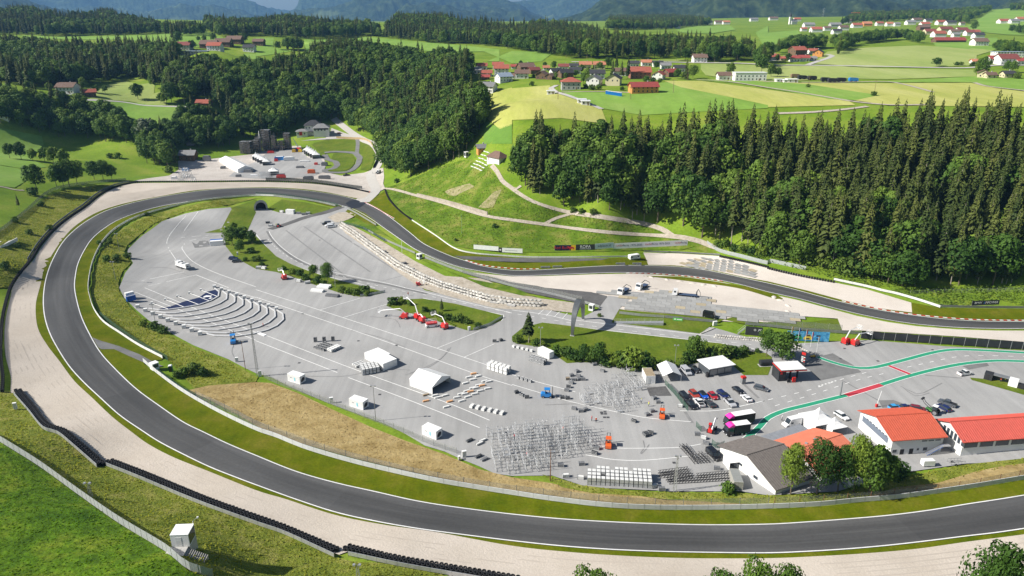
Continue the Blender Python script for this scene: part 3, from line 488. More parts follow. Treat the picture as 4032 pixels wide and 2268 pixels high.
# ---- woods: ground outline (front, seen at its foot) and canopy outline (back, seen at its tops)
WOODS = []
def wood(name, ground, tops, hgt, mixr, space, phrase, jit=.35, topdz=None, far=False):
    W = np.concatenate([G(lin(ground, 20))[:, :2], G(lin(tops, 20), topdz or hgt*.92)[:, :2]]); r = random.Random(len(WOODS)+5)
    x0, y0 = W.min(0); x1, y1 = W.max(0); gx, gy = np.meshgrid(np.arange(x0, x1, space), np.arange(y0, y1, space*.87)); gx[1::2] += space/2
    gx = gx+np.array([r.uniform(-1, 1) for _ in range(gx.size)]).reshape(gx.shape)*space*jit; gy = gy+np.array([r.uniform(-1, 1) for _ in range(gy.size)]).reshape(gy.shape)*space*jit
    k = inpoly(gx.ravel(), gy.ravel(), W); gx, gy = gx.ravel()[k], gy.ravel()[k]; gz = height(gx, gy)
    for x, y, z in zip(gx, gy, gz):
        cl = math.sin(x*.021+1.3*math.sin(y*.017))*math.sin(y*.026+x*.008); p = min(.97, max(.03, mixr+.45*cl)); kind = 's' if r.random() < p else 'd'
        WOODS.append((x, y, z, kind, hgt*(r.uniform(.68, 1.12) if kind == 's' else r.uniform(.55, .92)), phrase, far, r.randrange(4)))
wood('right', T(2, 1, '60 400,150 470,300 590,640 655,900 695,1250 775,1600 840,1900 945,2050 990,2300 1060,2500 1090') + T(3, 1, '0 1130,300 1215,600 1270,1000 1350,1400 1420') + T(3, 2, '1600 -20,2576 -30,3000 -40'),
    T(3, 0, '3000 960,2576 990,2300 960,1950 940,1700 970,1300 1010,1000 1070,700 1080,300 1090,0 1080') + T(2, 0, '2200 1080,1900 1060,1500 1060,1300 1120,1000 1100,700 1130,300 1120,60 1180'), 33, .8, 6.2, 'on the steep slope above the track')
wood('middle', T(0, 0, '2420 1390') + T(1, 0, '0 1400,250 1380,400 1260,740 1230,790 1170,880 1230,1000 1310,1250 1440') + T(1, 1, '1290 240,1400 330,1500 350,1600 330,1800 240,2050 140,2100 90,2200 20') + T(1, 0, '2290 1400,2260 1200,2150 1040'),
    T(1, 0, '2080 980,2100 700,2150 520,1900 500,1600 490,1450 470,1250 450,1050 420,900 390,700 430,550 490,350 550,50 580'), 29, .42, 7., 'in the wood behind the valley road', topdz=20)
wood('leftmid', T(0, 0, '-250 780,300 890,540 870,830 860,1150 820,1230 795,1550 820,1560 930,1670 900,1680 1050,1920 1050,1960 1000,2120 1000,2250 1150,2400 1300') + T(1, 0, '20 1330'), T(1, 0, '60 600') + T(0, 0, '2450 560,2000 540,1790 570,1760 420,1400 390,1000 420,600 400,300 380,-250 350'), 28, .45, 7.5, 'in the wood above the farm meadow', topdz=20)
wood('leftfront', T(0, 0, '-250 1230,150 1275,450 1365,900 1415,1390 1449') + T(0, 1, '1430 80,1480 190,1780 250,1750 60'), T(0, 0, '1560 1400,1400 1310,1250 1210,1100 1130,950 1110,850 1030,640 985,250 985,100 930,-250 850'), 24, .2, 7., 'in the hanging wood beside the left meadow', topdz=7)
wood('leftclump', T(0, 1, '1750 60,2300 40') + T(0, 0, '2380 1350'), T(0, 0, '2250 1190,2100 1150,1900 1140,1790 1210,1640 1290'), 26, .35, 7., 'in the clump behind the event yard', topdz=9)
NEAR = len(WOODS)
wood('farleft', T(0, 0, '-250 345,200 350,500 370,900 360,1300 355,1650 340,1750 310'), T(0, 0, '1650 190,1500 150,1300 120,1100 75,700 90,600 80,300 45,-250 50'), 26, .5, 12., '', far=True)
wood('gap', T(0, 0, '1800 300,2040 300'), T(0, 0, '2030 225,1680 225'), 22, .4, 12., '', far=True)
wood('farmid', T(0, 0, '2040 300,2250 380') + T(1, 0, '0 360,470 395,730 395,1080 365,1300 380'), T(1, 0, '1150 170,700 150,300 110,0 140') + T(0, 0, '2400 150,2060 130'), 26, .5, 12., '', far=True)
wood('copse', T(1, 0, '180 500,470 490'), T(1, 0, '430 365,200 345'), 24, .3, 8., '', far=True)
wood('belt', T(1, 0, '1300 385,1500 405,1800 440,2140 450,2450 480,2576 500') + T(2, 0, '150 530,560 590,1000 600,1300 600,1640 590,1850 625,2080 630,2560 610'), T(2, 0, '2560 520,2480 410,2380 335,2000 310,1600 300,1200 300,950 280,700 200,300 165,0 190') + T(1, 0, '2576 190,2300 160,2100 150,1700 90,1450 110,1300 190'), 27, .6, 11., '', far=True)
wood('belt2', T(2, 0, '950 300,1150 300,1650 290,1700 270,1890 265,2000 255'), T(2, 0, '1880 150,1500 130,1000 150'), 26, .55, 12., '', far=True)
wood('copse2', T(3, 0, '80 530,200 520,560 495,680 465'), T(3, 0, '650 330,400 310,200 340,90 400'), 22, .1, 10., '', far=True)
wood('copse3', T(3, 0, '710 425,810 450,1100 430,1380 395,1500 435,1620 465'), T(3, 0, '1540 300,1380 270,1000 270,720 380'), 22, .15, 10., '', far=True)
wood('ridge', T(3, 0, '850 230,1300 215,1500 200,2000 240,2080 180,2250 110'), T(3, 0, '2180 40,1700 80,1300 90,900 100,700 180'), 24, .3, 16., '', far=True)
wood('edge1', T(3, 0, '2400 320,2576 350,2750 350'), T(3, 0, '2750 220,2500 230'), 20, .2, 12., '', far=True)
wood('edge2', T(3, 0, '2440 110,2576 110,2750 110'), T(3, 0, '2750 -10,2450 0'), 22, .3, 14., '', far=True)
wood('edge3', T(3, 0, '2250 480,2400 490,2576 500,2750 500'), T(3, 0, '2750 420,2576 420,2350 420'), 15, .2, 9., '', far=True)
# visible area of every tree, nearest first, decides which are single objects
def proj(x, y, z):
    zc = y*math.cos(PIT)+(CAMZ-z)*math.sin(PIT); yc = -y*math.sin(PIT)+(CAMZ-z)*math.cos(PIT); return CX+x/zc*F, CY+yc/zc*F, zc
top_line = np.full(800, 1e9); vis = []
for i in sorted(range(len(WOODS)), key=lambda i: WOODS[i][0]**2+WOODS[i][1]**2):
    x, y, z, kd, h, ph, far, v = WOODS[i]; sx, sy, zc = proj(x, y, z+h); bx, by, _ = proj(x, y, z); hw = (.11 if kd == 's' else .26)*h*F/zc
    c0, c1 = int((sx-hw)/8)+100, int((sx+hw)/8)+101; c0 = max(0, min(799, c0)); c1 = max(c0+1, min(800, c1)); seg = top_line[c0:c1]
    a = np.clip(np.minimum(seg, by)-sy, 0, None).sum()*8 if -60 < sx < 4092 else 0; top_line[c0:c1] = np.minimum(seg, sy+.25*(by-sy)); vis.append((a, i))
single = set()
for kd in 'sd':
    c = sorted([(a, i) for a, i in vis if WOODS[i][3] == kd and a > 60], reverse=True)[:290]; single |= {i for a, i in c}
for i in sorted(single):
    x, y, z, kd, h, ph, far, v = WOODS[i]; ph = ph or 'in the far wood across the fields'; sx, sy, zc = proj(x, y, z+h)
    if 'steep' in ph: ph = ('in the front row' if zc < 372 else 'in the middle' if zc < 410 else 'along the top edge')+' of the forest '+next(q for lim, q in ((2150, 'beside the hill path'), (2350, 'above the bull board'), (2550, 'above the white racing board'), (2750, 'above the caravan'), (2950, 'above the upper mats'), (3150, 'above the tyre row'), (3300, 'with bare trunks'), (3450, 'above the last tyres'), (3600, 'above the silver rail'), (3800, 'left of the black sign'), (9999, 'above the black sign')) if sx < lim)
    else: ph = ('leaning out ' if zc < 560 else '')+ph+(', left part' if sx < 700 else ', middle part' if sx < 1500 else ', right part')
    ph = ('tall ', 'middling ', 'short ')[0 if h > (31 if kd == 's' else 23) else 1 if h > (27 if kd == 's' else 20) else 2]+'|'+ph; big, ph = ph.split('|')
    tree(kd, (x, y, z), h, big+('dark spruce ' if kd == 's' else 'broadleaf tree ')+ph, ('spruces ' if kd == 's' else 'broadleaf trees ')+ph, 1., v)
def scatter(name, items, label):
    """one mass of trees: points that carry kind, scale and turn"""
    P = np.array([(q[0], q[1], q[2]-.3) for q in items]); me = bpy.data.meshes.new(name); me.vertices.add(len(P)); me.vertices.foreach_set('co', P.astype(np.float32).ravel())
    kv = me.attributes.new('kv', 'INT', 'POINT'); kv.data.foreach_set('value', np.array([(0 if q[3] == 's' else 4)+q[7] for q in items], np.int32))
    sv = me.attributes.new('sv', 'FLOAT', 'POINT'); sv.data.foreach_set('value', np.array([q[4] for q in items], np.float32)); rv = me.attributes.new('rv', 'FLOAT', 'POINT'); rv.data.foreach_set('value', np.array([rnd.uniform(0, 6.28) for q in items], np.float32))
    o = link(bpy.data.objects.new(name, me)); tag(o, label, None, None, 'stuff')
    ng = bpy.data.node_groups.new(name, 'GeometryNodeTree'); ng.interface.new_socket('Geometry', in_out='INPUT', socket_type='NodeSocketGeometry'); ng.interface.new_socket('Geometry', in_out='OUTPUT', socket_type='NodeSocketGeometry')
    N = ng.nodes; L = ng.links; gin = N.new('NodeGroupInput'); gout = N.new('NodeGroupOutput'); jn = N.new('GeometryNodeJoinGeometry'); L.new(jn.outputs[0], gout.inputs[0])
    def attr(nm, ty):
        a = N.new('GeometryNodeInputNamedAttribute'); a.data_type = ty; a.inputs[0].default_value = nm; return a.outputs[0]
    ak, as_, ar = attr('kv', 'INT'), attr('sv', 'FLOAT'), attr('rv', 'FLOAT'); cx = N.new('ShaderNodeCombineXYZ'); L.new(ar, cx.inputs[2]); m2p = N.new('GeometryNodeMeshToPoints'); L.new(gin.outputs[0], m2p.inputs[0])
    for k in range(8):
        cm = N.new('FunctionNodeCompare'); cm.data_type = 'INT'; cm.operation = 'EQUAL'; L.new(ak, cm.inputs[2]); cm.inputs[3].default_value = k
        ob = N.new('GeometryNodeObjectInfo'); ob.inputs[0].default_value = SRC[k]; io = N.new('GeometryNodeInstanceOnPoints')
        ob.inputs['As Instance'].default_value = True
        L.new(m2p.outputs[0], io.inputs[0]); L.new(cm.outputs[0], io.inputs[1]); L.new(ob.outputs[4] if len(ob.outputs) > 4 else ob.outputs[-1], io.inputs[2]); L.new(cx.outputs[0], io.inputs[5]); L.new(as_, io.inputs[6]); L.new(io.outputs[0], jn.inputs[0])
    md = o.modifiers.new('scatter', 'NODES'); md.node_group = ng; return o
SRC = []
for me in SPR+DEC: SRC.append(next(o for o in bpy.data.objects if o.data is me))
rest_near = [WOODS[i] for i in range(NEAR) if i not in single]; rest_far = [WOODS[i] for i in range(NEAR, len(WOODS)) if i not in single]
scatter('forest', rest_near, 'dense mixed wood filling the slopes round the track')
scatter('far_forest', rest_far, 'far woods between the fields and the mountains')
print('TREES', len(WOODS), 'near', NEAR, 'single', len(single))
# ================= mountains and the air
m_mtn, nd, lk, bs = newmat('mountain_forest'); bs.inputs['Roughness'].default_value = .9; bs.inputs['Specular IOR Level'].default_value = .1
tcm = nd.new('ShaderNodeNewGeometry'); f1 = noise(nd, lk, .014, 6, .75, vec=tcm.outputs['Position']); f2 = noise(nd, lk, .0016, 4, .55, vec=tcm.outputs['Position'])
c = ramp(nd, lk, f1, ((.33, (.004, .012, .004)), (.5, (.02, .036, .012)), (.7, (.07, .095, .03)))); c = mix(nd, lk, ramp(nd, lk, f2, ((.6, (0, 0, 0)), (.68, (.6, .6, .6)))), c, (.13, .17, .06)); lk.new(c, bs.inputs['Base Color']); bump(nd, lk, bs, f1, 1., 14.)
def fbm(x, y, seed, octs=5, lac=2.03, gain=.5):
    r = np.random.RandomState(seed); o = np.zeros_like(x); a = 1.
    for k in range(octs):
        for q in range(4):
            t = r.uniform(0, 2*np.pi); ph = r.uniform(0, 6.28); fr = (lac**k)*r.uniform(.8, 1.2); o += a*.5*np.sin((x*math.cos(t)+y*math.sin(t))*fr+ph+1.3*np.sin((x*math.sin(t)-y*math.cos(t))*fr*.7+ph))
        a *= gain
    return o
def mountain(label, sil, D, depth, seed, rough=.10, tree=6., nA=460, nD=80, base=95.):
    sx = np.array([p[0] for p in sil]); sy = np.array([p[1] for p in sil]); xs = np.linspace(sx[0], sx[-1], nA); ys = np.interp(xs, sx, sy)
    d = rays(np.stack([xs, ys], 1)); hz = np.hypot(d[:, 0], d[:, 1]); az = np.arctan2(d[:, 0], d[:, 1]); zr = CAMZ+d[:, 2]/hz*D
    u = np.linspace(0, 1.35, nD)[None]; zr = zr[:, None]; dist = D-depth+depth*u; X = np.sin(az)[:, None]*dist; Y = np.cos(az)[:, None]*dist
    prof = np.where(u < 1, u**1.25*(1.0+.0*u), 1-(u-1)*1.6); amp = np.maximum(zr-base, 5)
    f = fbm(X/depth*9, Y/depth*9, seed); fine = fbm(X/38., Y/38., seed+9, 3, 2.1, .7)
    env = np.clip(np.sin(np.pi*np.clip(u, 0, 1))*1.3, 0, 1); Z = base-8+amp*np.clip(prof+f*rough*env*1.6, 0, 1.02)+(8 if 1 else 0)*prof+fine*tree*np.clip(u*6, 0, 1)
    V = np.stack([X, Y, Z], -1).reshape(-1, 3); i, j = np.meshgrid(np.arange(nA-1), np.arange(nD-1), indexing='ij'); a = (i*nD+j).ravel(); Fs = np.stack([a, a+nD, a+nD+1, a+1], 1)
    o = mesh('mountain', V, Fs, m_mtn, None, True); tag(o, label, None, None, 'structure'); return o
mountain('forested hill rising on the right behind the far village', [(2150, 95), (2298, 55), (2368, 0), (2500, -60), (2900, -90), (3400, -100), (4032, -110), (4700, -110)], 6000, 2200, 3, .13, nD=110)
mountain('mountain with grassy slopes behind the centre wood', T(1, 0, '380 104,560 92,700 95,800 80,900 55,1000 15,1100 -20,1400 -80,1900 -90,2200 -60,2400 -30') + T(2, 0, '0 30,80 50,200 130,330 175'), 9500, 2800, 5, .16)
mountain('blue wooded mountain between the two nearer hills', T(2, 0, '-500 60,50 20,300 -10,600 -20,900 -40,1400 -60'), 12000, 2600, 7, .12, 8.)
mountain('long blue mountain on the left skyline', T(0, 0, '-700 -40,0 -40,1000 -44,1700 -42,2000 -32,2300 -15,2430 0,2576 40') + T(1, 0, '0 50,100 82,200 128'), 12500, 4000, 11, .16, 7.)
mountain('low blue hill at the left edge of the skyline', T(0, 0, '-700 -60,0 -40,150 -10,300 10,400 38,520 75,700 110'), 7000, 1600, 13, .1, 6.)
mountain('pale steep mountain far away beside the open sky', T(1, 0, '330 118,390 90,412 60,432 0,445 -40,700 -60,1000 -60,1300 -50'), 11800, 2500, 17, .08, 6., 200, 50)
mountain('faint low ridge at the foot of the open sky', T(1, 0, '-300 80,60 85,150 75,260 95,360 100,430 118'), 13500, 2000, 19, .05, 6., 120, 40)
hz = B().box(-14500, 14500, -9300, 15500, min(-14, float(HG.min())-1), 760).build('haze', None); tag(hz, 'thin bluish summer haze over the whole valley', None, None, 'stuff')
mh = bpy.data.materials.new('haze_air'); mh.use_nodes = True; nd = mh.node_tree.nodes; nd.remove(nd['Principled BSDF']); pv = nd.new('ShaderNodeVolumePrincipled'); pv.inputs['Color'].default_value = (.27, .57, 1., 1); pv.inputs['Density'].default_value = HAZE_D = 5.6e-5; pv.inputs['Anisotropy'].default_value = .1
mh.node_tree.links.new(pv.outputs[0], nd['Material Output'].inputs['Volume']); hz.data.materials.append(mh)
# ================= barriers, fences, tyre walls, rocks, poles
m_steel = M('galvanised_steel', (.52, .53, .54), .45, .6, .15, 1.); m_dsteel = M('dull_steel', (.30, .31, .32), .55, .5, .2, 1.); m_pale = M('pale_barrier', (.74, .74, .72), .6, 0, .1, 1.)
m_black = M('black_rubber', (.018, .018, .02), .75, 0, .3, 3.); m_blk = M('black_sheet', (.035, .037, .042), .6, 0, .25, .4); m_green_steel = M('green_fence_steel', (.03, .16, .10), .5, .2, .15, 2.); m_rust = M('rusty_post', (.22, .11, .06), .8, .2, .3, 2.); m_wood = M('weathered_wood', (.25, .18, .11), .85, 0, .3, 2.); m_conc = M('concrete', (.44, .43, .41), .85, 0, .15, .7); m_w = M('white_paint', (.82, .82, .81), .45, 0, .05, .6, .4); m_stone = M('pale_stone', (.52, .50, .46), .9, 0, .28, 1.2, .2, 0, .18)
def mnet(name, col, a):
    m, nd, lk, bs = newmat(name); bs.inputs['Base Color'].default_value = (*col, 1); bs.inputs['Roughness'].default_value = .6; bs.inputs['Metallic'].default_value = .2
    wv = nd.new('ShaderNodeTexVoronoi'); wv.inputs['Scale'].default_value = 6; tc = nd.new('ShaderNodeTexCoord'); lk.new(tc.outputs['Object'], wv.inputs['Vector']); mr = nd.new('ShaderNodeMapRange'); mr.inputs[1].default_value = .1; mr.inputs[2].default_value = .6; mr.inputs[3].default_value = a*.6; mr.inputs[4].default_value = min(1, a*1.35)
    lk.new(wv.outputs['Distance'], mr.inputs[0]); lk.new(mr.outputs[0], bs.inputs['Alpha']); MATS[name] = m; return m
n_silver = mnet('silver_wire_mesh', (.55, .57, .58), .5); n_green = mnet('green_wire_mesh', (.05, .12, .08), .3); n_thin = mnet('thin_wire_mesh', (.35, .36, .34), .16); n_dark = mnet('dark_net', (.05, .06, .06), .5)
def wallW(name, W, z0, z1, th, mat, parent=None, org=None, zfun=None):
    W = np.asarray(W)[:, :2]; t = np.gradient(W, axis=0); t /= np.linalg.norm(t, axis=1)[:, None]+1e-9; nn = np.stack([-t[:, 1], t[:, 0]], 1)*th/2; h = height(W[:, 0], W[:, 1]); k = len(W)
    ring = [np.c_[W+nn, h+z0], np.c_[W+nn, h+z1], np.c_[W-nn, h+z1], np.c_[W-nn, h+z0]]; V = np.concatenate(ring)
    if parent is not None: V = V-np.array(parent.location)
    Fs = [(a*k+i, a*k+i+1, b*k+i+1, b*k+i) for a, b in ((0, 1), (1, 2), (2, 3), (3, 0)) for i in range(k-1)]+[(0, k, 2*k, 3*k), (4*k-1, 3*k-1, 2*k-1, k-1)]
    return mesh(name, V, Fs, mat, parent)
def root_line(name, label, cat, W, group=None): return thing(name, label, cat, (W[0][0], W[0][1], float(height(W[0][0], W[0][1]))), 0, group)
def posts(t, W, me, spacing, name='post', dz=0.):
    for p, q in zip(resW(W, spacing), np.gradient(resW(W, spacing), axis=0)):
        inst(name, me, t, (p[0]-t.location.x, p[1]-t.location.y, float(height(p[0], p[1]))-t.location.z+dz), (0, 0, math.atan2(q[1], q[0])))
POST = {}
def pmesh(h, r, mat, n=6):
    key = (h, r, mat.name)
    if key not in POST: POST[key] = B().bar((0, 0, -.2), (0, 0, h), r, n).data('post', mat)
    return POST[key]
def guardrail(label, S, nr=3, mat=m_steel, spacing=4., lo=.35, smooth=True, th=.14):
    W = resW(G((catmull if smooth else lin)(S)), 2.); t = root_line('guardrail', label, 'guardrail', W)
    for i in range(nr): wallW('rail', W, lo+i*.36, lo+i*.36+.29, th, mat, t)
    posts(t, W, pmesh(lo+nr*.36, .09, m_dsteel, 4), spacing); return t
def fence(label, S, h, spacing, pm, nm, smooth=True, pr=.05, group=None, name='wire_fence'):
    W = resW(G((catmull if smooth else lin)(S)), 2.); t = root_line(name, label, 'fence', W, group)
    if nm: wallW('wire_mesh', W, .05, h, .01, nm, t)
    posts(t, W, pmesh(h+.1, pr, pm, 5), spacing); return t
guardrail('pale guardrail inside the left bend above the rough bank', RAIL_IN[2:], 3, m_pale)
guardrail('long five-rail silver guardrail inside the bottom bend', RAIL_IN2, 4, M('bright_rail', (.66, .67, .68), .5, .15, .1, 1.), 4., .3)
guardrail('grey guardrail above the tunnel portal', T(1, 1, '0 518,300 540,600 585,800 630'), 3, m_steel, 3.)
guardrail('short guardrail right of the ramp crossing', T(1, 1, '890 645,1000 700,1210 825'), 3, m_steel, 3.)
guardrail('guardrail on top of the boulder wall', T(1, 1, '1080 855,1300 975,1600 1110'), 3, m_steel, 3.)
guardrail('long guardrail below the chicane beside the slip road', T(1, 1, '1700 1155,2000 1270,2300 1360,2576 1440') + T(2, 2, '330 60,700 150,880 205'), 3, m_steel, 3.)
guardrail('white guardrail along the foot of the grassy embankment', T(1, 1, '1570 775,1800 925,2000 1060,2200 1110,2576 1140') + T(2, 1, '270 1150,700 1148,1160 1142'), 2, m_pale, 4.)
guardrail('dark guardrail behind the upper gravel trap', T(2, 1, '1330 1090,1700 1100,2090 1122'), 2, m_dsteel, 4.)
guardrail('silver guardrail at the forest edge by the black tyre row', T(3, 1, '660 1375,1000 1449') + T(3, 2, '1150 40,1270 65,1500 130,1730 205'), 3, m_pale, 4.)
guardrail('grey guardrail under the black advertising sign', T(3, 2, '1740 200,2100 208,2576 212,2900 210'), 3, m_dsteel, 4.)
guardrail('guardrail on the lawn beside the grey ramp', T(2, 2, '1080 265,1300 290,1530 305'), 3, m_steel, 3., smooth=False)
guardrail('guardrail behind the green banner', T(2, 2, '1540 305,2000 350,2060 355'), 3, m_dsteel, 3., smooth=False)
guardrail('dark guardrail behind the painted car banner', T(2, 2, '2350 375,2576 395') + T(3, 2, '300 430,740 462,930 470'), 3, m_dsteel, 3., smooth=False)
guardrail('low rail at the end of the island lawn', T(2, 2, '2170 590,2400 630'), 2, m_steel, 3., smooth=False)
fence('silver chain-link fence climbing the meadow at the bottom left', T(0, 3, '-100 40,0 100,400 350,800 640,1200 920,1660 1200,1900 1390,2150 1470'), 2.2, 2.5, m_steel, n_silver)
fence('dark green wire fence above the rough bank', T(0, 2, '1010 280,1200 430,1450 600,1690 730'), 2., 4., m_dsteel, n_green)
fence('wire fence behind the white marshal cabin on the bend', T(0, 2, '1600 870,1850 1050,1980 1110'), 2., 4., m_green_steel, n_green)
fence('long post and wire fence on the hay slope', T(0, 2, '1980 1110,2270 1240,2576 1400') + T(1, 3, '330 75,700 205,1120 325,1590 440,2100 540,2460 600') + T(2, 3, '200 640,1000 730,1660 760,2576 745'), 2.6, 7., m_dsteel, n_thin, pr=.07)
fence('fence with rusty posts below the red roofed buildings', T(3, 3, '60 740,400 730,870 700,1320 660,1740 605,2140 545,2520 470,2900 410'), 2.6, 6., m_rust, n_thin, pr=.08)
fence('thin fence with bent tops along the paddock edge', T(1, 2, '80 900,200 960,600 1110,1000 1270,1440 1440') + T(1, 3, '1700 110,2020 220'), 2., 4., m_dsteel, n_thin)
fence('old mesh fence along the bank left of the track', T(0, 1, '-100 950,0 890,250 700,480 500,700 430,1000 392,1270 370'), 2., 3., m_dsteel, mnet('bank_mesh', (.3, .32, .31), .3))
fence('wire fence at the forest edge beside the tyre row', T(2, 1, '1960 1005,2080 1085,2300 1145,2576 1215') + T(3, 1, '0 1190,380 1270'), 2., 3., m_steel, n_silver)
fence('long fence in front of the green undergrowth at the right', T(3, 2, '1430 65,1700 52,2100 45,2576 35,2900 30'), 2., 4., m_steel, n_thin)
fence('green mesh fence between the track and the boulder wall', T(1, 1, '850 800,1080 860,1300 985'), 1.8, 3., m_green_steel, n_green)
fence('catch fence of thin posts beside the slip road', T(1, 1, '1700 1150,2090 1300,2576 1435') + T(2, 2, '330 55,700 145'), 2.8, 5., m_steel, n_thin)
fence('tall catch fence along the rail over the tunnel', T(1, 1, '0 512,300 535,600 580,830 630'), 2., 4., m_green_steel, n_green)
fence('fence around the end of the boom lift lawn', T(1, 2, '2190 430,2350 380,2480 300'), 1.3, 2.5, m_steel, n_silver, False)
fence('fence closing the tip of the long grass island', T(1, 2, '1050 90,1180 72,1300 45'), 1.3, 2.5, m_steel, n_silver, False)
fence('fence with round posts above the car banner', T(3, 2, '-50 380,120 395,490 420,740 440'), 3., 5., m_steel, n_thin, False)
# dark screen wall
W = resW(G(T(3, 2, '930 512,1300 537,1800 572,2300 607,2576 625,2900 645')), 2.); t = root_line('screen_fence', 'tall black screen fence beside the painted lanes', 'fence', W)
Wp = resW(W, 4.); 
for i in range(len(Wp)-1): wallW('screen_panel', np.array([Wp[i], Wp[i+1]])*1.0, .3, 3.3, .05, m_blk, t)
posts(t, W, pmesh(3.5, .08, m_steel, 4), 4.)
t = root_line('screen_fence', 'dark windbreak screen behind the far tyre wall', 'fence', G(T(1, 1, '100 345'))); Ws = resW(G(T(1, 1, '100 370,350 372,700 400,1070 455')), 2.); wallW('screen_panel', Ws, .2, 2.4, .05, n_dark, t); posts(t, Ws, pmesh(2.5, .06, m_dsteel, 4), 4.)
# red and white kerbs
m_kr = M('kerb_red', (.55, .06, .05), .6); m_kw = M('kerb_white', (.8, .79, .77), .6)
def kerb(label, S, wd=.9, seg=1.6):
    W = resW(G(catmull(S)), seg); t = root_line('kerb', label, 'kerb', W); t['kind'] = 'structure'; del t['category']
    d = np.gradient(W, axis=0); ms = {}
    for i in range(len(W)-1):
        p = (W[i]+W[i+1])/2; q = W[i+1]-W[i]; l = np.hypot(*q); key = i % 2
        if key not in ms: ms[key] = B().ext([(-.5, 0), (.5, 0), (.5, .05), (-.5, .14)], -.5, .5, 'x').data('kerb_block', m_kr if key else m_kw)
        inst('kerb_block', ms[key], t, (p[0]-t.location.x, p[1]-t.location.y, float(height(*p))-t.location.z+.2), (0, 0, math.atan2(q[1], q[0])), (l, wd, 1))
kerb('red and white kerb by the ramp crossing', T(1, 1, '1090 585,1200 640,1300 700,1390 752')); kerb('red and white kerb at the chicane', T(1, 1, '2110 1172,2250 1215,2400 1240,2576 1256') + T(2, 1, '120 1262,270 1260'))
kerb('faded kerb beside the crane trucks', T(2, 1, '1150 1302,1400 1308,1600 1320,1800 1338,2000 1365,2120 1385'), .6); kerb('long red and white kerb at the right edge', T(3, 2, '745 133,1000 190,1300 247,1600 285,2000 318,2300 328,2576 330,2900 332'))
# tyre walls
def tyre_me():
    b = B(); n = 10; V = []
    for r, z in ((.5, .03), (.53, .15), (.5, .27), (.3, .27), (.27, .15), (.3, .03)):
        for i in range(n): V.append((r*math.cos(2*math.pi*i/n), r*math.sin(2*math.pi*i/n), z))
    b.raw(V, [(a*n+i, a*n+(i+1) % n, ((a+1) % 6)*n+(i+1) % n, ((a+1) % 6)*n+i) for a in range(6) for i in range(n)]); return b
TYRE = tyre_me().data('tyre', m_black)
def tyre_wall(label, S, rows=2, layers=4, singles=True, dia=1.06, side=1):
    W = resW(G(catmull(S)), dia); t = root_line('tyre_wall', label, 'tyre wall', W); d = np.gradient(W, axis=0); d /= np.linalg.norm(d, axis=1)[:, None]; low = B(); n = 8; base = tyre_me()
    for i, p in enumerate(W):
        for r in range(rows):
            q = p+np.array([-d[i][1], d[i][0]])*side*(r*dia*.9)+d[i]*dia*.5*(r % 2); z = float(height(*q)); l = Vector((q[0], q[1], z))-t.location
            if singles: inst('tyre', TYRE, t, l+Vector((rnd.uniform(-.05, .05), rnd.uniform(-.05, .05), (layers-1)*.29+.02)), (rnd.uniform(-.06, .06), rnd.uniform(-.06, .06), 0))
            for k in range(layers-1 if singles else layers):
                o = l+Vector((rnd.uniform(-.04, .04), rnd.uniform(-.04, .04), k*.29)); V = [o+Vector((.52*math.cos(2*math.pi*j/n), .52*math.sin(2*math.pi*j/n), zz)) for zz in (.02, .27) for j in range(n)]
                Fq = [(j, (j+1) % n, n+(j+1) % n, n+j) for j in range(n)]
                if not singles and k == layers-1: V += [o+Vector((.28*math.cos(2*math.pi*j/n), .28*math.sin(2*math.pi*j/n), .24)) for j in range(n)]; Fq += [(n+j, n+(j+1) % n, 2*n+(j+1) % n, 2*n+j) for j in range(n)]
                low.raw(V, Fq)
    x = low.build('lower_tyres' if singles else 'stacked_tyres', m_black, t); x['kind'] = 'stuff'; return t
tyre_wall('long black tyre wall round the outside of the left bend', T(1, 1, '1130 490,900 441,600 402,300 387,0 380') + T(0, 1, '2000 385,1500 387,1330 397,1150 442,1000 522,850 642,700 742,550 862,400 1032,300 1192,200 1312,110 1449') + T(0, 2, '40 250,15 450,10 700,30 900,25 1050'), 1, 4, False, 1.3)
tyre_wall('black tyre wall outside the bottom left bend, nearest the meadow', T(0, 2, '165 1050,300 1215,450 1400') + T(0, 3, '610 10,760 130,1000 340'), side=1)
tyre_wall('middle tyre wall along the gravel below the white cabin', T(0, 3, '1090 320,1400 440,2000 690,2576 900') + T(1, 3, '300 1010,770 1215'), side=1)
tyre_wall('nearest tyre wall at the bottom edge of the gravel', T(1, 3, '900 1195,1500 1330,2300 1465,2600 1515'), side=1)
tyre_wall('row of black tyre stacks at the forest edge', T(2, 1, '2095 1140,2330 1190,2576 1250') + T(3, 1, '0 1260,300 1330,660 1398'), 1, 4, False, 1.2)
tyre_wall('black tyre bundle wall at the top of the grass run-off', T(1, 1, '1300 465,1340 560,1450 680,1565 765'), 1, 3, False, 1.2)
guardrail('grey rail behind the upper bottom left tyre wall', T(0, 2, '145 1085,290 1250,440 1430') + T(0, 3, '585 30,740 155,980 365'), 3, m_steel, 2.5); guardrail('grey rail behind the middle tyre wall', T(0, 3, '1075 350,1390 475,1990 725,2576 940') + T(1, 3, '300 1045,790 1270'), 3, m_steel, 2.5)
guardrail('bright rail behind the nearest tyre wall', T(1, 3, '930 1250,1500 1370,2300 1510'), 3, m_steel, 2.5)
guardrail('dark rail behind the long outer tyre wall', T(0, 1, '1300 385,1130 430,980 508,830 628,680 728,530 848,380 1018,280 1178'), 3, m_dsteel, 4.)
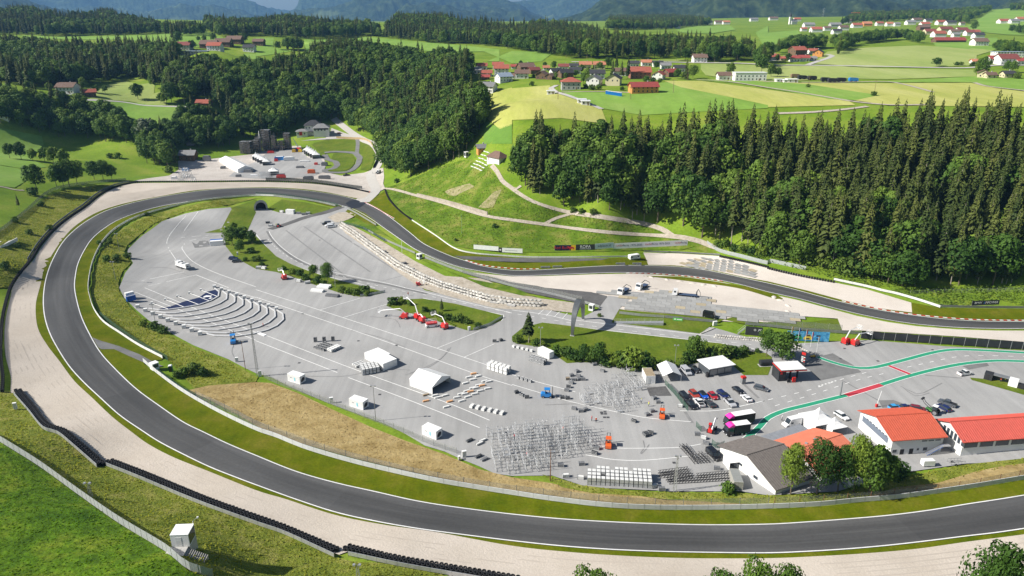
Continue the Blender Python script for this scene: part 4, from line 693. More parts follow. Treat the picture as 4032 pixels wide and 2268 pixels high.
# boulder walls
def boulder(seed, mat=None):
    r = random.Random(seed); import bmesh; bm = bmesh.new(); bmesh.ops.create_icosphere(bm, subdivisions=1, radius=.5)
    for v in bm.verts: v.co = Vector((max(-.42, min(.42, v.co.x*1.15)), max(-.38, min(.38, v.co.y)), max(-.36, min(.36, v.co.z))))*r.uniform(.88, 1.12)
    me = bpy.data.meshes.new('boulder'); bm.to_mesh(me); bm.free(); me.materials.append(mat or m_stone); return me
BOU = [boulder(i) for i in range(5)]
def rockwall(label, S, rows, size, maxn=290, back=.75):
    W0 = G(lin(S)); L = np.hypot(*np.diff(W0[:, :2], axis=0).T).sum(); sp = max(size, L*rows/maxn); W = resW(W0, sp); t = root_line('boulder_wall', label, 'stone wall', W); d = np.gradient(W, axis=0); d /= np.linalg.norm(d, axis=1)[:, None]
    for r in range(rows):
        for i, p in enumerate(W):
            q = p+np.array([-d[i][1], d[i][0]])*r*size*back+d[i]*sp*.5*(r % 2); k = rnd.uniform(.9, 1.2)
            inst('boulder', BOU[rnd.randrange(5)], t, Vector((q[0], q[1], float(height(*p))+.32*size+r*size*.68))-t.location, (rnd.uniform(-.3, .3), rnd.uniform(-.3, .3), math.atan2(d[i][1], d[i][0])+rnd.uniform(-.3, .3)), (sp*1.12*k, size*1.1*k, size*k))
rockwall('long retaining wall of white boulders below the chicane', T(1, 1, '835 832,960 915,1150 1060,1400 1240,1650 1370,1850 1449') + T(1, 2, '2050 60,2330 140') + T(2, 2, '0 175,270 192'), 3, 1.35)
rockwall('low wall of pale boulders beside the access road', T(2, 2, '2040 500,2250 520,2490 535') + T(3, 2, '120 590,260 575'), 2, .9)
rockwall('short row of rocks at the corner of the lawn', T(2, 2, '1900 465,1960 440,2030 412'), 1, .8)
rockwall('row of rocks below the flag masts', T(3, 2, '250 575,350 620,500 685'), 1, .9)
# poles and masts
def pole(label, S, h, kind='lamp', r=.11, mat=None, ang=0., name=None):
    p = at(*S); t = thing(name or {'lamp': 'floodlight_pole', 'mast': 'lattice_mast', 'pole': 'pole', 'power': 'power_pole'}[kind], label, 'pole', p, ang); mat = mat or m_dsteel
    if kind == 'mast':
        b = B(); q = [(.35, .35), (-.35, .35), (-.35, -.35), (.35, -.35)]
        for x, y in q: b.bar((x, y, 0), (x*.4, y*.4, h), .05)
        for i in range(int(h/1.2)):
            f0, f1 = 1-.6*i*1.2/h, 1-.6*(i+1)*1.2/h
            for k in range(4): b.bar((q[k][0]*f0, q[k][1]*f0, i*1.2), (q[(k+1) % 4][0]*f1, q[(k+1) % 4][1]*f1, (i+1)*1.2), .03)
        b.build('lattice', mat, t)
    else: B().bar((0, 0, -.2), (0, 0, h), r, 6, r*.65).build('shaft', mat, t)
    if kind in ('lamp', 'mast'):
        B().bar((-.7, 0, h-.1), (.7, 0, h-.1), .05).build('crossarm', mat, t)
        for x in (-.6, .6): B().box(x-.25, x+.25, -.5, .05, h-.05, h+.3).build('floodlight', m_steel, t)
    if kind == 'power': B().bar((-1.3, 0, h-.6), (1.3, 0, h-.6), .09).build('crossarm', mat, t); B().bar((.8, 1.2, 0), (0, 0, h*.9), .09).build('brace', mat, t)
    return t
pole('tall dark mast at the paddock edge near the curved bench rows', T(1, 2, '20 890')[0], 20, 'mast', mat=m_dsteel); pole('brown lamp pole between two white generator boxes', T(1, 2, '1205 1340')[0], 12.2)
pole('lamp pole left of the curved truss rows', T(0, 2, '1570 385')[0], 9.5); pole('thin rusty lamp pole behind the blue forklift', T(0, 2, '2470 820')[0], 11, mat=m_rust); pole('lamp pole on the rough bank at the upper lot', T(0, 1, '1205 1090')[0], 10); pole('lamp pole on the shaded bank', T(0, 1, '1165 1370')[0], 9)
pole('lamp pole beside the tree on the grass island', T(1, 1, '800 1449')[0], 8, mat=m_steel); pole('pole carrying a red box beside the short rail', T(1, 1, '1155 935')[0], 5.5, 'pole'); pole('thin white pole beside the boulder wall', T(1, 1, '1470 1095')[0], 6.5, 'pole', mat=m_w)
pole('grey lamp pole beside the lone conifer', T(2, 2, '285 612')[0], 8.7, mat=m_steel); pole('grey lamp pole behind the small white tent', T(2, 2, '1640 755')[0], 7, mat=m_steel); pole('rusty wooden pole in the scaffold heap', T(2, 3, '385 492')[0], 9.8, 'pole', .14, m_rust); pole('thin lattice mast beside the black trusses', T(2, 3, '1635 600')[0], 11, 'mast', mat=m_steel)
pole('broad grey gantry post beside the red painted lane', T(3, 2, '725 1085')[0], 5.2, 'pole', .28, m_dsteel); pole('short lattice camera post on the meadow', T(0, 3, '920 665')[0], 4.2, 'mast', mat=m_steel); pole('speaker post at the bottom edge', T(1, 3, '1030 1470')[0], 3.5, 'mast', mat=m_steel)
pole('green pole on the embankment slope', T(1, 1, '2072 905')[0], 11, 'pole', .1, M('pole_green', (.25, .38, .25), .6)); pole('pole at the hut terrace', T(1, 1, '2205 140')[0], 5, 'pole')
for S, h, lb in ((T(2, 0, '1765 808')[0], 9, 'power pole beside the dark conifer in the village'), (T(2, 0, '1620 935')[0], 10, 'power pole right of the orange barn'), (T(2, 0, '1190 1000')[0], 12, 'power pole left of the orange barn'), (T(2, 0, '460 1000')[0], 11, 'power pole on the mown field by the farm track'), (T(3, 0, '1065 960')[0], 11, 'power pole with a bush at its foot in the right fields'), (T(3, 0, '405 880')[0], 9, 'power pole near the white site cabins'), (T(1, 0, '2250 1090')[0], 12, 'power pole at the edge of the mown slope')): pole(lb, S, h, 'power', .14, m_wood)
# ================= vehicles, people, machines (builders)
m_glass = M('dark_glass', (.03, .04, .05), .08, 0, .1, 1., .6); m_tyre = M('tyre_rubber', (.02, .02, .022), .8); m_rim = M('alloy_rim', (.4, .4, .42), .35, .7); m_lampw = M('headlamp_glass', (.75, .77, .8), .15, 0, .05); m_lampr = M('tail_lamp', (.5, .03, .03), .3); m_dk = M('dark_plastic', (.03, .03, .033), .6)
def paint(n, c): return M('car_paint_'+n, c, .28, 0, .04, .5, .5, .6)
P_ = {k: paint(k, c) for k, c in dict(black=(.012, .012, .015), red=(.42, .02, .03), blue=(.01, .09, .55), navy=(.012, .02, .10), white=(.8, .8, .8), silver=(.45, .46, .48), grey=(.10, .11, .125), brick=(.38, .05, .03), darkgrey=(.05, .055, .06), pink=(.85, .05, .38), cyan=(.05, .35, .7), maroon=(.2, .02, .03), orange=(.8, .13, .02), machred=(.62, .03, .025), green=(.06, .2, .05), lblue=(.02, .22, .6), yellow=(.75, .45, .02)).items()}
WHEELS = {}
def wheel(t, x, y, r, w_=.24):
    key = (round(r, 2), w_)
    if key not in WHEELS: WHEELS[key] = (B().wheel(0, 0, 0, r, w_).data('tyre', m_tyre), B().wheel(0, 0, 0, r*.6, w_+.02, 10).data('rim', m_rim))
    o = inst('wheel', WHEELS[key][0], t, (x, y, r)); inst('rim', WHEELS[key][1], o); return o
def frustum(b, x0, x1, X0, X1, w0, w1, z0, z1): return b.raw([(x0, -w0, z0), (x1, -w0, z0), (x1, w0, z0), (x0, w0, z0), (X0, -w1, z1), (X1, -w1, z1), (X1, w1, z1), (X0, w1, z1)], [(3, 2, 1, 0), (4, 5, 6, 7), (0, 1, 5, 4), (1, 2, 6, 5), (2, 3, 7, 6), (3, 0, 4, 7)])
def head(pr, pf):
    a, b = G([pr, pf]); return Vector((a+b)/2), math.atan2(b[1]-a[1], b[0]-a[0])
def car(label, pr, pf, col, kind='hatch', name='parked_car', group=None, roof=None):
    p, az = head(pr, pf); L, W_, H = {'hatch': (4.3, 1.8, 1.5), 'sedan': (4.7, 1.85, 1.42), 'suv': (4.6, 1.9, 1.7), 'wagon': (4.8, 1.85, 1.5), 'pickup': (5.3, 1.95, 1.8), 'van': (5.2, 2.0, 2.0), 'bigvan': (5.9, 2.05, 2.7), 'coupe': (4.6, 1.85, 1.32)}[kind]
    t = thing(name, label, {'pickup': 'pickup', 'van': 'van', 'bigvan': 'van'}.get(kind, 'car'), (p.x, p.y, float(height(p.x, p.y))+.13), az, group); c = P_[col]; l = L/2; w2 = W_/2; b = B()
    if kind in ('van', 'bigvan'):
        b.ext([(-l, .35), (-l, H-.12), (-l+.12, H), (l-1.75, H), (l-.95, 1.15), (l-.1, .95), (l, .8), (l, .35)], -w2, w2); b.build('body', c, t)
        q = B(); q.raw([(l-1.66, -w2+.12, H-.1), (l-1.66, w2-.12, H-.1), (l-1.0, w2-.08, 1.22), (l-1.0, -w2+.08, 1.22)], [(3, 2, 1, 0)]); q.raw([(v[0]+.025, v[1], v[2]+.02) for v in q.v], []); 
        B().raw([(l-1.64, -w2+.12, H-.08), (l-1.64, w2-.12, H-.08), (l-.97, w2-.08, 1.22), (l-.97, -w2+.08, 1.22)], [(0, 3, 2, 1)]).build('windscreen', m_glass, t)
        for s in (-1, 1): B().box(-l+.5 if kind == 'van' else l-2.6, l-1.75, s*w2-.015, s*w2+.015, 1.2, min(H-.3, 1.75)).build('side_window', m_glass, t)
        B().box(-l-.02, -l+.01, -w2*.7, w2*.7, 1.25, min(H-.3, 1.8)).build('rear_window', m_glass, t)
    else:
        hd = .92 if kind not in ('suv', 'pickup') else 1.08; hood = {'coupe': 1.5, 'pickup': 1.35, 'suv': 1.25}.get(kind, 1.2); rear = {'sedan': .75, 'coupe': .55, 'pickup': 1.75}.get(kind, .12)
        b.ext([(-l, .35), (-l, hd-.12), (-l+.1, hd), (l-hood, hd+.02), (l-.25, hd-.12), (l, hd-.32), (l, .32)], -w2, w2); b.build('body', c, t)
        q = frustum(B(), -l+rear, l-hood+.05, -l+rear+(.2 if kind in ('suv', 'wagon', 'pickup') else .55), l-hood-.75, w2-.04, w2-.22, hd, H-.05); q.build('cabin_glass', m_glass, t)
        B().ext([(-l+rear+(.2 if kind in ('suv', 'wagon', 'pickup') else .6), H-.06), (l-hood-.78, H-.06), (l-hood-.95, H), (-l+rear+.5, H)], -w2+.2, w2-.2).build('roof', P_[roof] if roof else c, t)
        if kind == 'pickup': B().box(-l+.12, -l+1.6, -w2+.12, w2-.12, hd-.05, hd+.012).build('cargo_bed', m_dk, t)
    r = .34 if kind not in ('suv', 'pickup', 'bigvan') else .39
    for x in (-l+.85, l-.85):
        for s in (-1, 1): wheel(t, x, s*(w2-.1), r-.02)
    for s in (-1, 1): B().box(l-.1, l+.02, s*(w2-.28)-.18, s*(w2-.28)+.18, .62, .78).build('headlight', m_lampw, t); B().box(-l-.02, -l+.06, s*(w2-.22)-.15, s*(w2-.22)+.15, .65, .85).build('tail_light', m_lampr, t)
    for s in (-1, 1): B().box(l-1.65, l-1.45, s*(w2+.12)-.1, s*(w2+.12)+.1, .95, 1.12).build('wing_mirror', c, t)
    return t
def boomlift(label, S, heading, col='machred', ext=(2.5, 5., 35), arm='white', sc_=1.12, name='boom_lift', group=None):
    p = Vector(at(*S)); a = Vector(at(*heading)); az = math.atan2(a.y-p.y, a.x-p.x); t = thing(name, label, 'boom lift', p, az, group); t.scale = (sc_,)*3; c = P_[col]; m = P_[arm]
    B().ext([(-1.5, .45), (-1.5, 1.), (-1.2, 1.15), (1.2, 1.15), (1.5, .9), (1.5, .45)], -.9, .9).build('chassis', c, t); q = B().ext([(-1.7, 1.2), (-1.7, 2.), (-1.4, 2.25), (.4, 2.25), (.7, 1.9), (.7, 1.2)], -.85, .85); q.build('turret', c, t)
    for x in (-1.05, 1.05):
        for s in (-1, 1): wheel(t, x, s*.95, .48, .35)
    l1, l2, an = ext; e1 = Vector((-.6+l1*math.cos(R_(an+25)), 0, 2.1+l1*math.sin(R_(an+25)))); e2 = e1+Vector((l2*math.cos(R_(an-30)), 0, l2*math.sin(R_(an-30))))
    B().bar((-.9, 0, 2.1), e1, .22, 4).build('lower_boom', m, t); B().bar(e1, e2, .17, 4).build('upper_boom', m, t); B().bar(e2, e2+Vector((.9, 0, -.2)), .1, 4).build('jib', m, t)
    b = B(); x0 = e2.x+.9; z0 = e2.z-.7
    for x in (x0, x0+.8):
        for y in (-.9, .9): b.bar((x, y, z0), (x, y, z0+1.1), .04)
    for z in (z0, z0+.55, z0+1.1):
        b.bar((x0, -.9, z), (x0, .9, z), .04); b.bar((x0+.8, -.9, z), (x0+.8, .9, z), .04); b.bar((x0, -.9, z), (x0+.8, -.9, z), .04); b.bar((x0, .9, z), (x0+.8, .9, z), .04)
    b.box(x0, x0+.8, -.9, .9, z0-.04, z0+.03); b.build('basket', m_w if arm == 'white' else m, t); return t
def forklift(label, S, heading, col='lblue', sc_=1., name='forklift'):
    p = Vector(at(*S)); a = Vector(at(*heading)); t = thing(name, label, 'forklift', p, math.atan2(a.y-p.y, a.x-p.x)); t.scale = (sc_,)*3; c = P_[col]
    B().ext([(-1.6, .4), (-1.6, 1.1), (-1.3, 1.3), (-.3, 1.2), (.9, .9), (1.1, .4)], -.65, .65).build('body', c, t); b = B()
    for x in (-.5, .55):
        for s in (-.55, .55): b.bar((x, s, 1.), (x*.8, s, 2.3), .05)
    b.build('roll_cage', m_dk, t); B().box(-.75, .65, -.65, .65, 2.28, 2.38).build('cab_roof', c, t); B().ext([(-.35, .9), (-.35, 1.6), (-.5, 1.6), (-.5, 1.), (.1, 1.0), (.1, .9)], -.3, .3).build('seat', m_dk, t); b = B()
    for s in (-.35, .35): b.bar((1.25, s, .2), (1.25, s, 2.9), .07)
    for z in (.5, 1.7, 2.85): b.bar((1.25, -.35, z), (1.25, .35, z), .05)
    b.build('mast', m_dk, t)
    for s in (-.28, .28): B().box(1.3, 2.5, s-.06, s+.06, .12, .18).build('fork', m_dk, t)
    for x in (-1., .8):
        for s in (-1, 1): wheel(t, x, s*.6, .36, .26)
    return t
def telehandler(label, S, heading, col='machred', name='telehandler', sc_=1.):
    p = Vector(at(*S)); a = Vector(at(*heading)); t = thing(name, label, 'telehandler', p, math.atan2(a.y-p.y, a.x-p.x)); t.scale = (sc_,)*3; c = P_[col]
    B().ext([(-2.2, .6), (-2.2, 1.4), (-1.6, 1.6), (1.6, 1.1), (2., .6)], -1., .2).build('chassis', c, t); frustum(B(), -.9, .7, -.7, .5, .5, .4, 1.1, 2.35).build('cab', m_glass, t); t.children[-1].location = (0, .62, 0); B().box(-.8, .6, .2, 1.05, 2.35, 2.45).build('cab_roof', c, t)
    B().bar((-1.9, -.35, 1.7), (2.6, -.35, 3.3), .24, 4).build('boom', m_w, t); B().bar((2.6, -.35, 3.3), (3.3, -.35, 2.6), .18, 4).build('boom_head', m_dk, t)
    for s in (-.7, 0.): B().box(3.3, 4.4, s-.06, s+.06, 2.5, 2.58).build('fork', m_dk, t)
    for x in (-1.4, 1.3):
        for s in (-1, 1): wheel(t, x, s*.98, .6, .42)
    return t
def truck(label, pr, pf, cab, boxm=None, L=9., crane=False, name='truck', roofm=None, H=3.6):
    p, az = head(pr, pf); t = thing(name, label, 'truck', p, az); l = L/2; c = P_[cab] if isinstance(cab, str) else cab
    B().box(-l, l-.3, -1.0, 1.0, .75, 1.0).build('chassis', m_dk, t); B().ext([(l-2.2, .9), (l-2.2, 3.25), (l-.5, 3.25), (l-.05, 2.0), (l, .6), (l-1.2, .6)], -1.22, 1.22).build('cab', c if cab != 'pink' else P_['black'], t)
    B().raw([(l-.38, -1.05, 3.0), (l-.38, 1.05, 3.0), (l-.01, 1.1, 1.95), (l-.01, -1.1, 1.95)], [(0, 3, 2, 1)]).build('windscreen', m_glass, t)
    for s in (-1, 1): B().box(l-1.7, l-.75, s*1.23-.015, s*1.23+.015, 1.95, 2.75).build('side_window', m_glass, t); B().box(l-.08, l+.03, s*.85-.22, s*.85+.22, .75, 1.0).build('headlight', m_lampw, t)
    if cab == 'pink': frustum(B(), l-2.3, l-.45, l-2.3, l-1.5, 1.2, 1.1, 3.26, 3.95).build('roof_spoiler', c, t)
    if boxm is not None:
        B().box(-l, l-2.4, -1.25, 1.25, 1.05, H).build('box_body', boxm, t); B().box(-l-.02, l-2.38, -1.27, 1.27, H, H+.06).build('box_roof', roofm or m_w, t)
    else:
        B().box(-l, l-3.0, -1.22, 1.22, 1.05, 1.2).build('flatbed', M('flatbed_blue', (.06, .09, .16), .6), t); B().box(l-2.6, l-2.5, -1.2, 1.2, 1.2, 2.3).build('headboard', m_dsteel, t)
    if crane:
        x = -l+.4 if crane == 'rear' else l-2.9; B().bar((x, 0, 1.1), (x, 0, 2.9), .25, 6).build('crane_post', m_dk, t); B().bar((x, 0, 2.8), (x-.6, 1.6, 4.6), .16, 4).build('crane_arm', m_dk, t); B().bar((x-.6, 1.6, 4.6), (x-1.6, 3.4, 3.6), .12, 4).build('crane_jib', m_dk, t); B().bar((x-1.6, 3.4, 3.6), (x-1.7, 3.5, 2.2), .07, 4).build('crane_hook', m_dk, t)
        for s in (-1, 1): B().bar((x, s*1.2, 1.), (x, s*2.2, .3), .1, 4).build('outrigger', m_dk, t)
    for x in (-l+1.2, -l+2.5, l-1.4):
        for s in (-1, 1): wheel(t, x, s*1.05, .5, .32)
    return t
# people: one continuous body grown from a skeleton
def person_mesh():
    J = [((0, 0, .95), .13), ((0, 0, 1.15), .13), ((0, 0, 1.38), .15), ((0, 0, 1.5), .06), ((0, .01, 1.62), .1), ((0, .01, 1.72), .075), ((-.19, 0, 1.42), .065), ((-.25, .04, 1.15), .05), ((-.24, .16, .95), .04), ((.19, 0, 1.42), .065), ((.26, -.02, 1.15), .05), ((.27, .06, .92), .04),
         ((-.1, 0, .88), .1), ((-.11, .06, .5), .07), ((-.12, -.02, .08), .05), ((-.12, .12, .04), .04), ((.1, 0, .88), .1), ((.11, -.04, .5), .07), ((.12, -.12, .08), .05), ((.12, .02, .04), .04)]
    E = [(0, 1), (1, 2), (2, 3), (3, 4), (4, 5), (2, 6), (6, 7), (7, 8), (2, 9), (9, 10), (10, 11), (0, 12), (12, 13), (13, 14), (14, 15), (0, 16), (16, 17), (17, 18), (18, 19)]
    me = bpy.data.meshes.new('p'); me.from_pydata([j[0] for j in J], E, []); o = link(bpy.data.objects.new('p', me)); o.modifiers.new('s', 'SKIN')
    for v, j in zip(me.skin_vertices[0].data, J): v.radius = (j[1], j[1])
    me.skin_vertices[0].data[0].use_root = True; o.modifiers.new('u', 'SUBSURF').levels = 1
    dg = bpy.context.evaluated_depsgraph_get(); r = bpy.data.meshes.new_from_object(o.evaluated_get(dg)); bpy.data.objects.remove(o); return r
PM = person_mesh(); m_trou = M('dark_trousers', (.03, .035, .05), .8); PM.materials.clear(); m_skin = M('skin', (.5, .3, .22), .6); PM.materials.append(m_trou); PM.materials.append(m_skin)
for pl in PM.polygons: pl.material_index = 1 if pl.center.z > 1.5 else 0
HI = {k: M('vest_'+k, c, .7) for k, c in dict(orange=(.85, .16, .06), yellow=(.7, .75, .05), white=(.75, .75, .75), red=(.6, .05, .06))  .items()}
vest = B(); n_ = 10
for z, a, b_ in ((.86, .19, .15), (1.1, .19, .16), (1.42, .24, .17), (1.5, .12, .1)): vest.v += [(a*math.cos(2*math.pi*i/n_), b_*math.sin(2*math.pi*i/n_), z) for i in range(n_)]
vest.f = [(k*n_+i, k*n_+(i+1) % n_, (k+1)*n_+(i+1) % n_, (k+1)*n_+i) for k in range(3) for i in range(n_)]; VM = {k: vest.data('vest', m) for k, m in HI.items()}
helm = B(); helm.v = [(.13*c_*math.cos(i*.785), .14*c_*math.sin(i*.785)+.01, 1.66+z) for c_, z in ((1, 0), (.85, .08), (.35, .13)) for i in range(8)]; helm.f = [(k*8+i, k*8+(i+1) % 8, k*8+8+(i+1) % 8, k*8+8+i) for k in range(2) for i in range(8)]+[tuple(range(16, 24))]; HM = {k: helm.data('helmet', m) for k, m in HI.items()}
def person(label, S, v='orange', az=0., hel=None):
    t = thing('person', label, 'person', at(*S)+np.array([0, 0, .15]), az); inst('body', PM, t); inst('vest', VM[v], t); inst('helmet', HM[hel or v], t); return t
# boxes: containers, cabins, stacks
def cont_mesh(L, W_, H, mat, rib=True):
    b = B().box(.03, L-.03, .03, W_-.03, .12, H-.03)
    if rib:
        k = int(L/.28)
        for i in range(k):
            x = .12+i*(L-.24)/k; b.box(x, x+.12, -.0, .03, .2, H-.15); b.box(x, x+.12, W_-.03, W_, .2, H-.15)
        for i in range(int(W_/.3)): y = .12+i*.3; b.box(L-.03, L, y, y+.12, .2, H-.15); b.box(0, .03, y, y+.12, .2, H-.15)
    return b.data('walls', mat)
def container(label, A, Bp, L=6.06, W_=2.44, H=2.6, mat=None, off=(0, 0), name='shipping_container', rz=None, roof=None, group=None, lab2=None, door=True, z=0.):
    p, az, _ = pose(A, Bp) if not isinstance(A, Vector) else (A, Bp, 0); az = az if rz is None else rz; q = p+Vector((math.cos(az)*off[0]-math.sin(az)*off[1], math.sin(az)*off[0]+math.cos(az)*off[1], 0)); mat = mat or m_w
    t = thing(name, label, 'container', (q.x, q.y, float(height(q.x, q.y))+.13+z), az, group); inst('walls', cont_mesh(L, W_, H, mat), t); B().box(.02, L-.02, .02, W_-.02, H-.03, H).build('roof', roof or mat, t); b = B()
    for x in (0, L-.14):
        for y in (0, W_-.14): b.box(x-.01, x+.15, y-.01, y+.15, 0, H+.01)
    for y in (0, W_-.12): b.box(.15, L-.15, y-.005, y+.125, 0, .14); b.box(.15, L-.15, y-.005, y+.125, H-.1, H+.005)
    b.build('frame', mat, t)
    if door:
        for y in (.18, W_/2+.02): B().box(L, L+.04, y, y+W_/2-.2, .2, H-.16).build('door', mat, t)
    return t
m_cage = M('cage_steel', (.42, .43, .44), .5, .5); m_tank = M('white_plastic', (.72, .72, .70), .5); m_pal = M('pallet_wood', (.3, .23, .15), .9)
def ibc_parts():
    tk = B().box(-.48, .48, -.58, .58, .2, 1.1); tk.bar((0, 0, 1.1), (0, 0, 1.15), .12, 8); c = B()
    for z in (.22, .45, .68, .91, 1.12):
        for s in (-1, 1): c.bar((-.5, s*.6, z), (.5, s*.6, z), .02); c.bar((s*.5, -.6, z), (s*.5, .6, z), .02)
    for x in (-.5, -.17, .17, .5):
        for s in (-1, 1): c.bar((x, s*.6, .15), (x, s*.6, 1.13), .02)
    for y in (-.3, 0, .3):
        for s in (-1, 1): c.bar((s*.5, y, .15), (s*.5, y, 1.13), .02)
    p = B().box(-.5, .5, -.6, .6, .13, .17)
    for y in (-.55, 0, .55): p.box(-.5, .5, y-.06, y+.06, 0, .13)
    return tk.data('tank', m_tank), c.data('cage', m_cage), p.data('pallet', m_dsteel)
IBC = ibc_parts()
def ibc(label, p, az, group): 
    t = thing('water_tank', label, 'water tank', p, az, group); inst('tank', IBC[0], t); inst('cage', IBC[1], t); inst('pallet', IBC[2], t); return t
def crate_parts(mat):
    b = B().box(-.58, .58, -.38, .38, .15, .8); c = B()
    for x in (-.6, .6):
        for y in (-.4, .4): c.bar((x, y, 0), (x, y, .95), .04)
    for z in (.15, .5, .9):
        for s in (-1, 1): c.bar((-.6, s*.4, z), (.6, s*.4, z), .03); c.bar((s*.6, -.4, z), (s*.6, .4, z), .03)
    return b.data('load', mat), c.data('frame', m_cage)
m_lead = M('grey_castings', (.22, .225, .235), .6, .3, .3, 2); m_dcase = M('dark_case', (.05, .052, .055), .55, 0, .3, 2)
CR = {k: crate_parts(m) for k, m in dict(white=m_tank, grey=m_lead, dark=m_dcase, wood=m_pal, orange=M('orange_board', (.72, .4, .2), .6)).items()}
def crate(label, p, az, kind='grey', sc_=(1, 1, 1), group=None, name='crate'):
    t = thing(name, label, 'crate', p, az, group); t.scale = sc_; inst('load', CR[kind][0], t); inst('frame', CR[kind][1], t); return t
def text(parent, s, size, loc, rot, mat, ax='CENTER', ext=.01, name='lettering', shear=0.):
    c = bpy.data.curves.new(name, 'FONT'); c.body = s; c.size = size; c.align_x = ax; c.align_y = 'CENTER'; c.extrude = ext; c.shear = shear; c.materials.append(mat); o = link(bpy.data.objects.new(name, c), parent); o.location = loc; o.rotation_euler = rot; return o
def board(label, A, Bp, h, z0, mat, name='advertising_board', cat='sign', th=.08):
    p, az, L = pose(A, Bp); t = thing(name, label, cat, p, az); B().box(0, L, 0, th, z0, z0+h).build('panel', mat, t); b = B()
    for i in range(int(L/3)+2): x = L*i/(int(L/3)+1); B().bar((x, th+.06, -.1), (x, th+.06, z0+h), .05).build('post', m_dsteel, t)
    return t, L
def frametent(label, A, Bp, L, W_, wall, ridge, closed=True, name='frame_tent', mat=None, openend=1, bays=3):
    p, az, _ = pose(A, Bp); t = thing(name, label, 'tent', (p.x, p.y, float(height(p.x, p.y))+.13), az); mat = mat or m_w; y = W_/2
    for sy in (0, 1):
        q = B()
        y0, y1 = (-.15, y) if sy == 0 else (W_+.15, y); q.raw([(-.1, y0, wall), (L+.1, y0, wall), (L+.1, y1, ridge), (-.1, y1, ridge)], [(0, 1, 2, 3) if sy == 0 else (3, 2, 1, 0)]); o = q.build('roof_sheet', mat, t)
    if closed:
        B().box(0, L, 0, .03, 0, wall).build('side_wall', mat, t); B().box(0, L, W_-.03, W_, 0, wall).build('side_wall', mat, t); B().ext([(0, 0), (W_, 0), (W_, wall), (y, ridge-.03), (0, wall)], 0, .03, 'x').build('end_wall', mat, t)
        if openend == 2: B().ext([(0, 0), (W_, 0), (W_, wall), (y, ridge-.03), (0, wall)], L-.03, L, 'x').build('end_wall', mat, t)
        else: B().ext([(.02, wall-.4), (W_-.02, wall-.4), (W_-.02, wall), (y, ridge-.03), (.02, wall)], L-.03, L, 'x').build('gable', mat, t)
    for i in range(bays+1):
        x = .05+(L-.1)*i/bays
        for yy in (.05, W_-.05): B().bar((x, yy, 0), (x, yy, wall), .06).build('pole', m_steel, t)
        b = B(); b.bar((x, .05, wall-.03), (x, y, ridge-.05), .05); b.bar((x, W_-.05, wall-.03), (x, y, ridge-.05), .05); b.build('rafter', m_steel, t)
    return t
def pagoda(label, S, w_=5., h=2.4, peak=5., mat=None, az=.3, group=None):
    t = thing('pagoda_tent', label, 'tent', at(*S)+np.array([0, 0, .2]), az, group); mat = mat or m_w; y = w_/2; n = 4; V = []
    for k, (r, z) in enumerate(((y, h), (y*.55, h+(peak-h)*.22), (y*.25, h+(peak-h)*.5), (.02, peak))): V += [(sx*r, sy*r, z) for sx, sy in ((-1, -1), (1, -1), (1, 1), (-1, 1))]
    B().raw(V, [(k*4+i, k*4+(i+1) % 4, k*4+4+(i+1) % 4, k*4+4+i) for k in range(3) for i in range(4)]).build('canopy', mat, t)
    for sx in (-1, 1):
        for sy in (-1, 1): B().bar((sx*y, sy*y, 0), (sx*y, sy*y, h), .05).build('pole', m_steel, t)
    B().box(-y, y, y-.03, y, 0, h).build('wall', mat, t); B().box(-y, -y+.03, -y, y, 0, h).build('wall', mat, t); return t
# ================= paddock: markings, machines, stacks, buildings
ZR = {1: (480, 1080, .264), 2: (1880, 1640, .2019), 3: (2240, 1400, .17945), 4: (2960, 1540, .28985), 5: (3350, 1580, .4684), 6: (680, 480, .6044), 7: (2980, 1260, .342), 8: (1480, 1180, .2747)}
def Z(r, pts):
    x, y, k = ZR[r]; return [(x+float(a)*k, y+float(b)*k) for a, b in (p.split() for p in pts.split(','))]
def T1(c, r, s): return T(c, r, s)[0]
def Z1(r, s): return Z(r, s)[0]
paddock = bpy.data.objects['paddock']
def lines(c, r, txt, wd=.27):
    for l in txt.split(';'): rib('painted_line', T(c, r, l), wd, m_white, .165, paddock)
def dashes(S, wd=.26, mat=None, on=2.2, off=3.2, lift=.165):
    W = resW(G(catmull(S)), .2); k = int(on/.2); p = int((on+off)/.2)
    for i in range(0, len(W)-k, p): ribW('dash', W[i:i+k+1:max(1, k//2)], wd/2, mat or m_white, lift, paddock)
lines(0, 1, '1890 700,1770 840,1700 930,1678 1000,1700 1060,1770 1165;1995 680,1800 950;2100 940,1930 970,1850 1010,1828 1045,1900 1150,2000 1220,2200 1310,2576 1440;1210 1425,1850 1290;1455 1440,1975 1320;1975 1320,2300 1449;1810 945,2270 905')
lines(0, 2, '1250 0,1900 260,2576 530;1455 0,2000 225,2576 450;2220 0,2576 100')
lines(1, 2, '0 20,640 225,1820 610,2330 780;0 95,1300 540,2200 865,2576 985;50 460,1000 825,1900 1150,2350 1335;0 535,820 855;930 905,1560 1140,2250 1410;640 225,1050 105;880 300,1320 165;1820 610,2250 435;2095 700,2400 565')
lines(2, 2, '0 975,340 1075,600 1150,1000 1240,1350 1310,1800 1350;0 875,260 950,640 1050;1690 1240,2080 1235,2540 1140;2130 1230,2540 1140'); lines(2, 3, '740 235,870 255,1000 280,1300 290,1760 250,1960 230;900 155,1100 168,1670 160,1900 125')
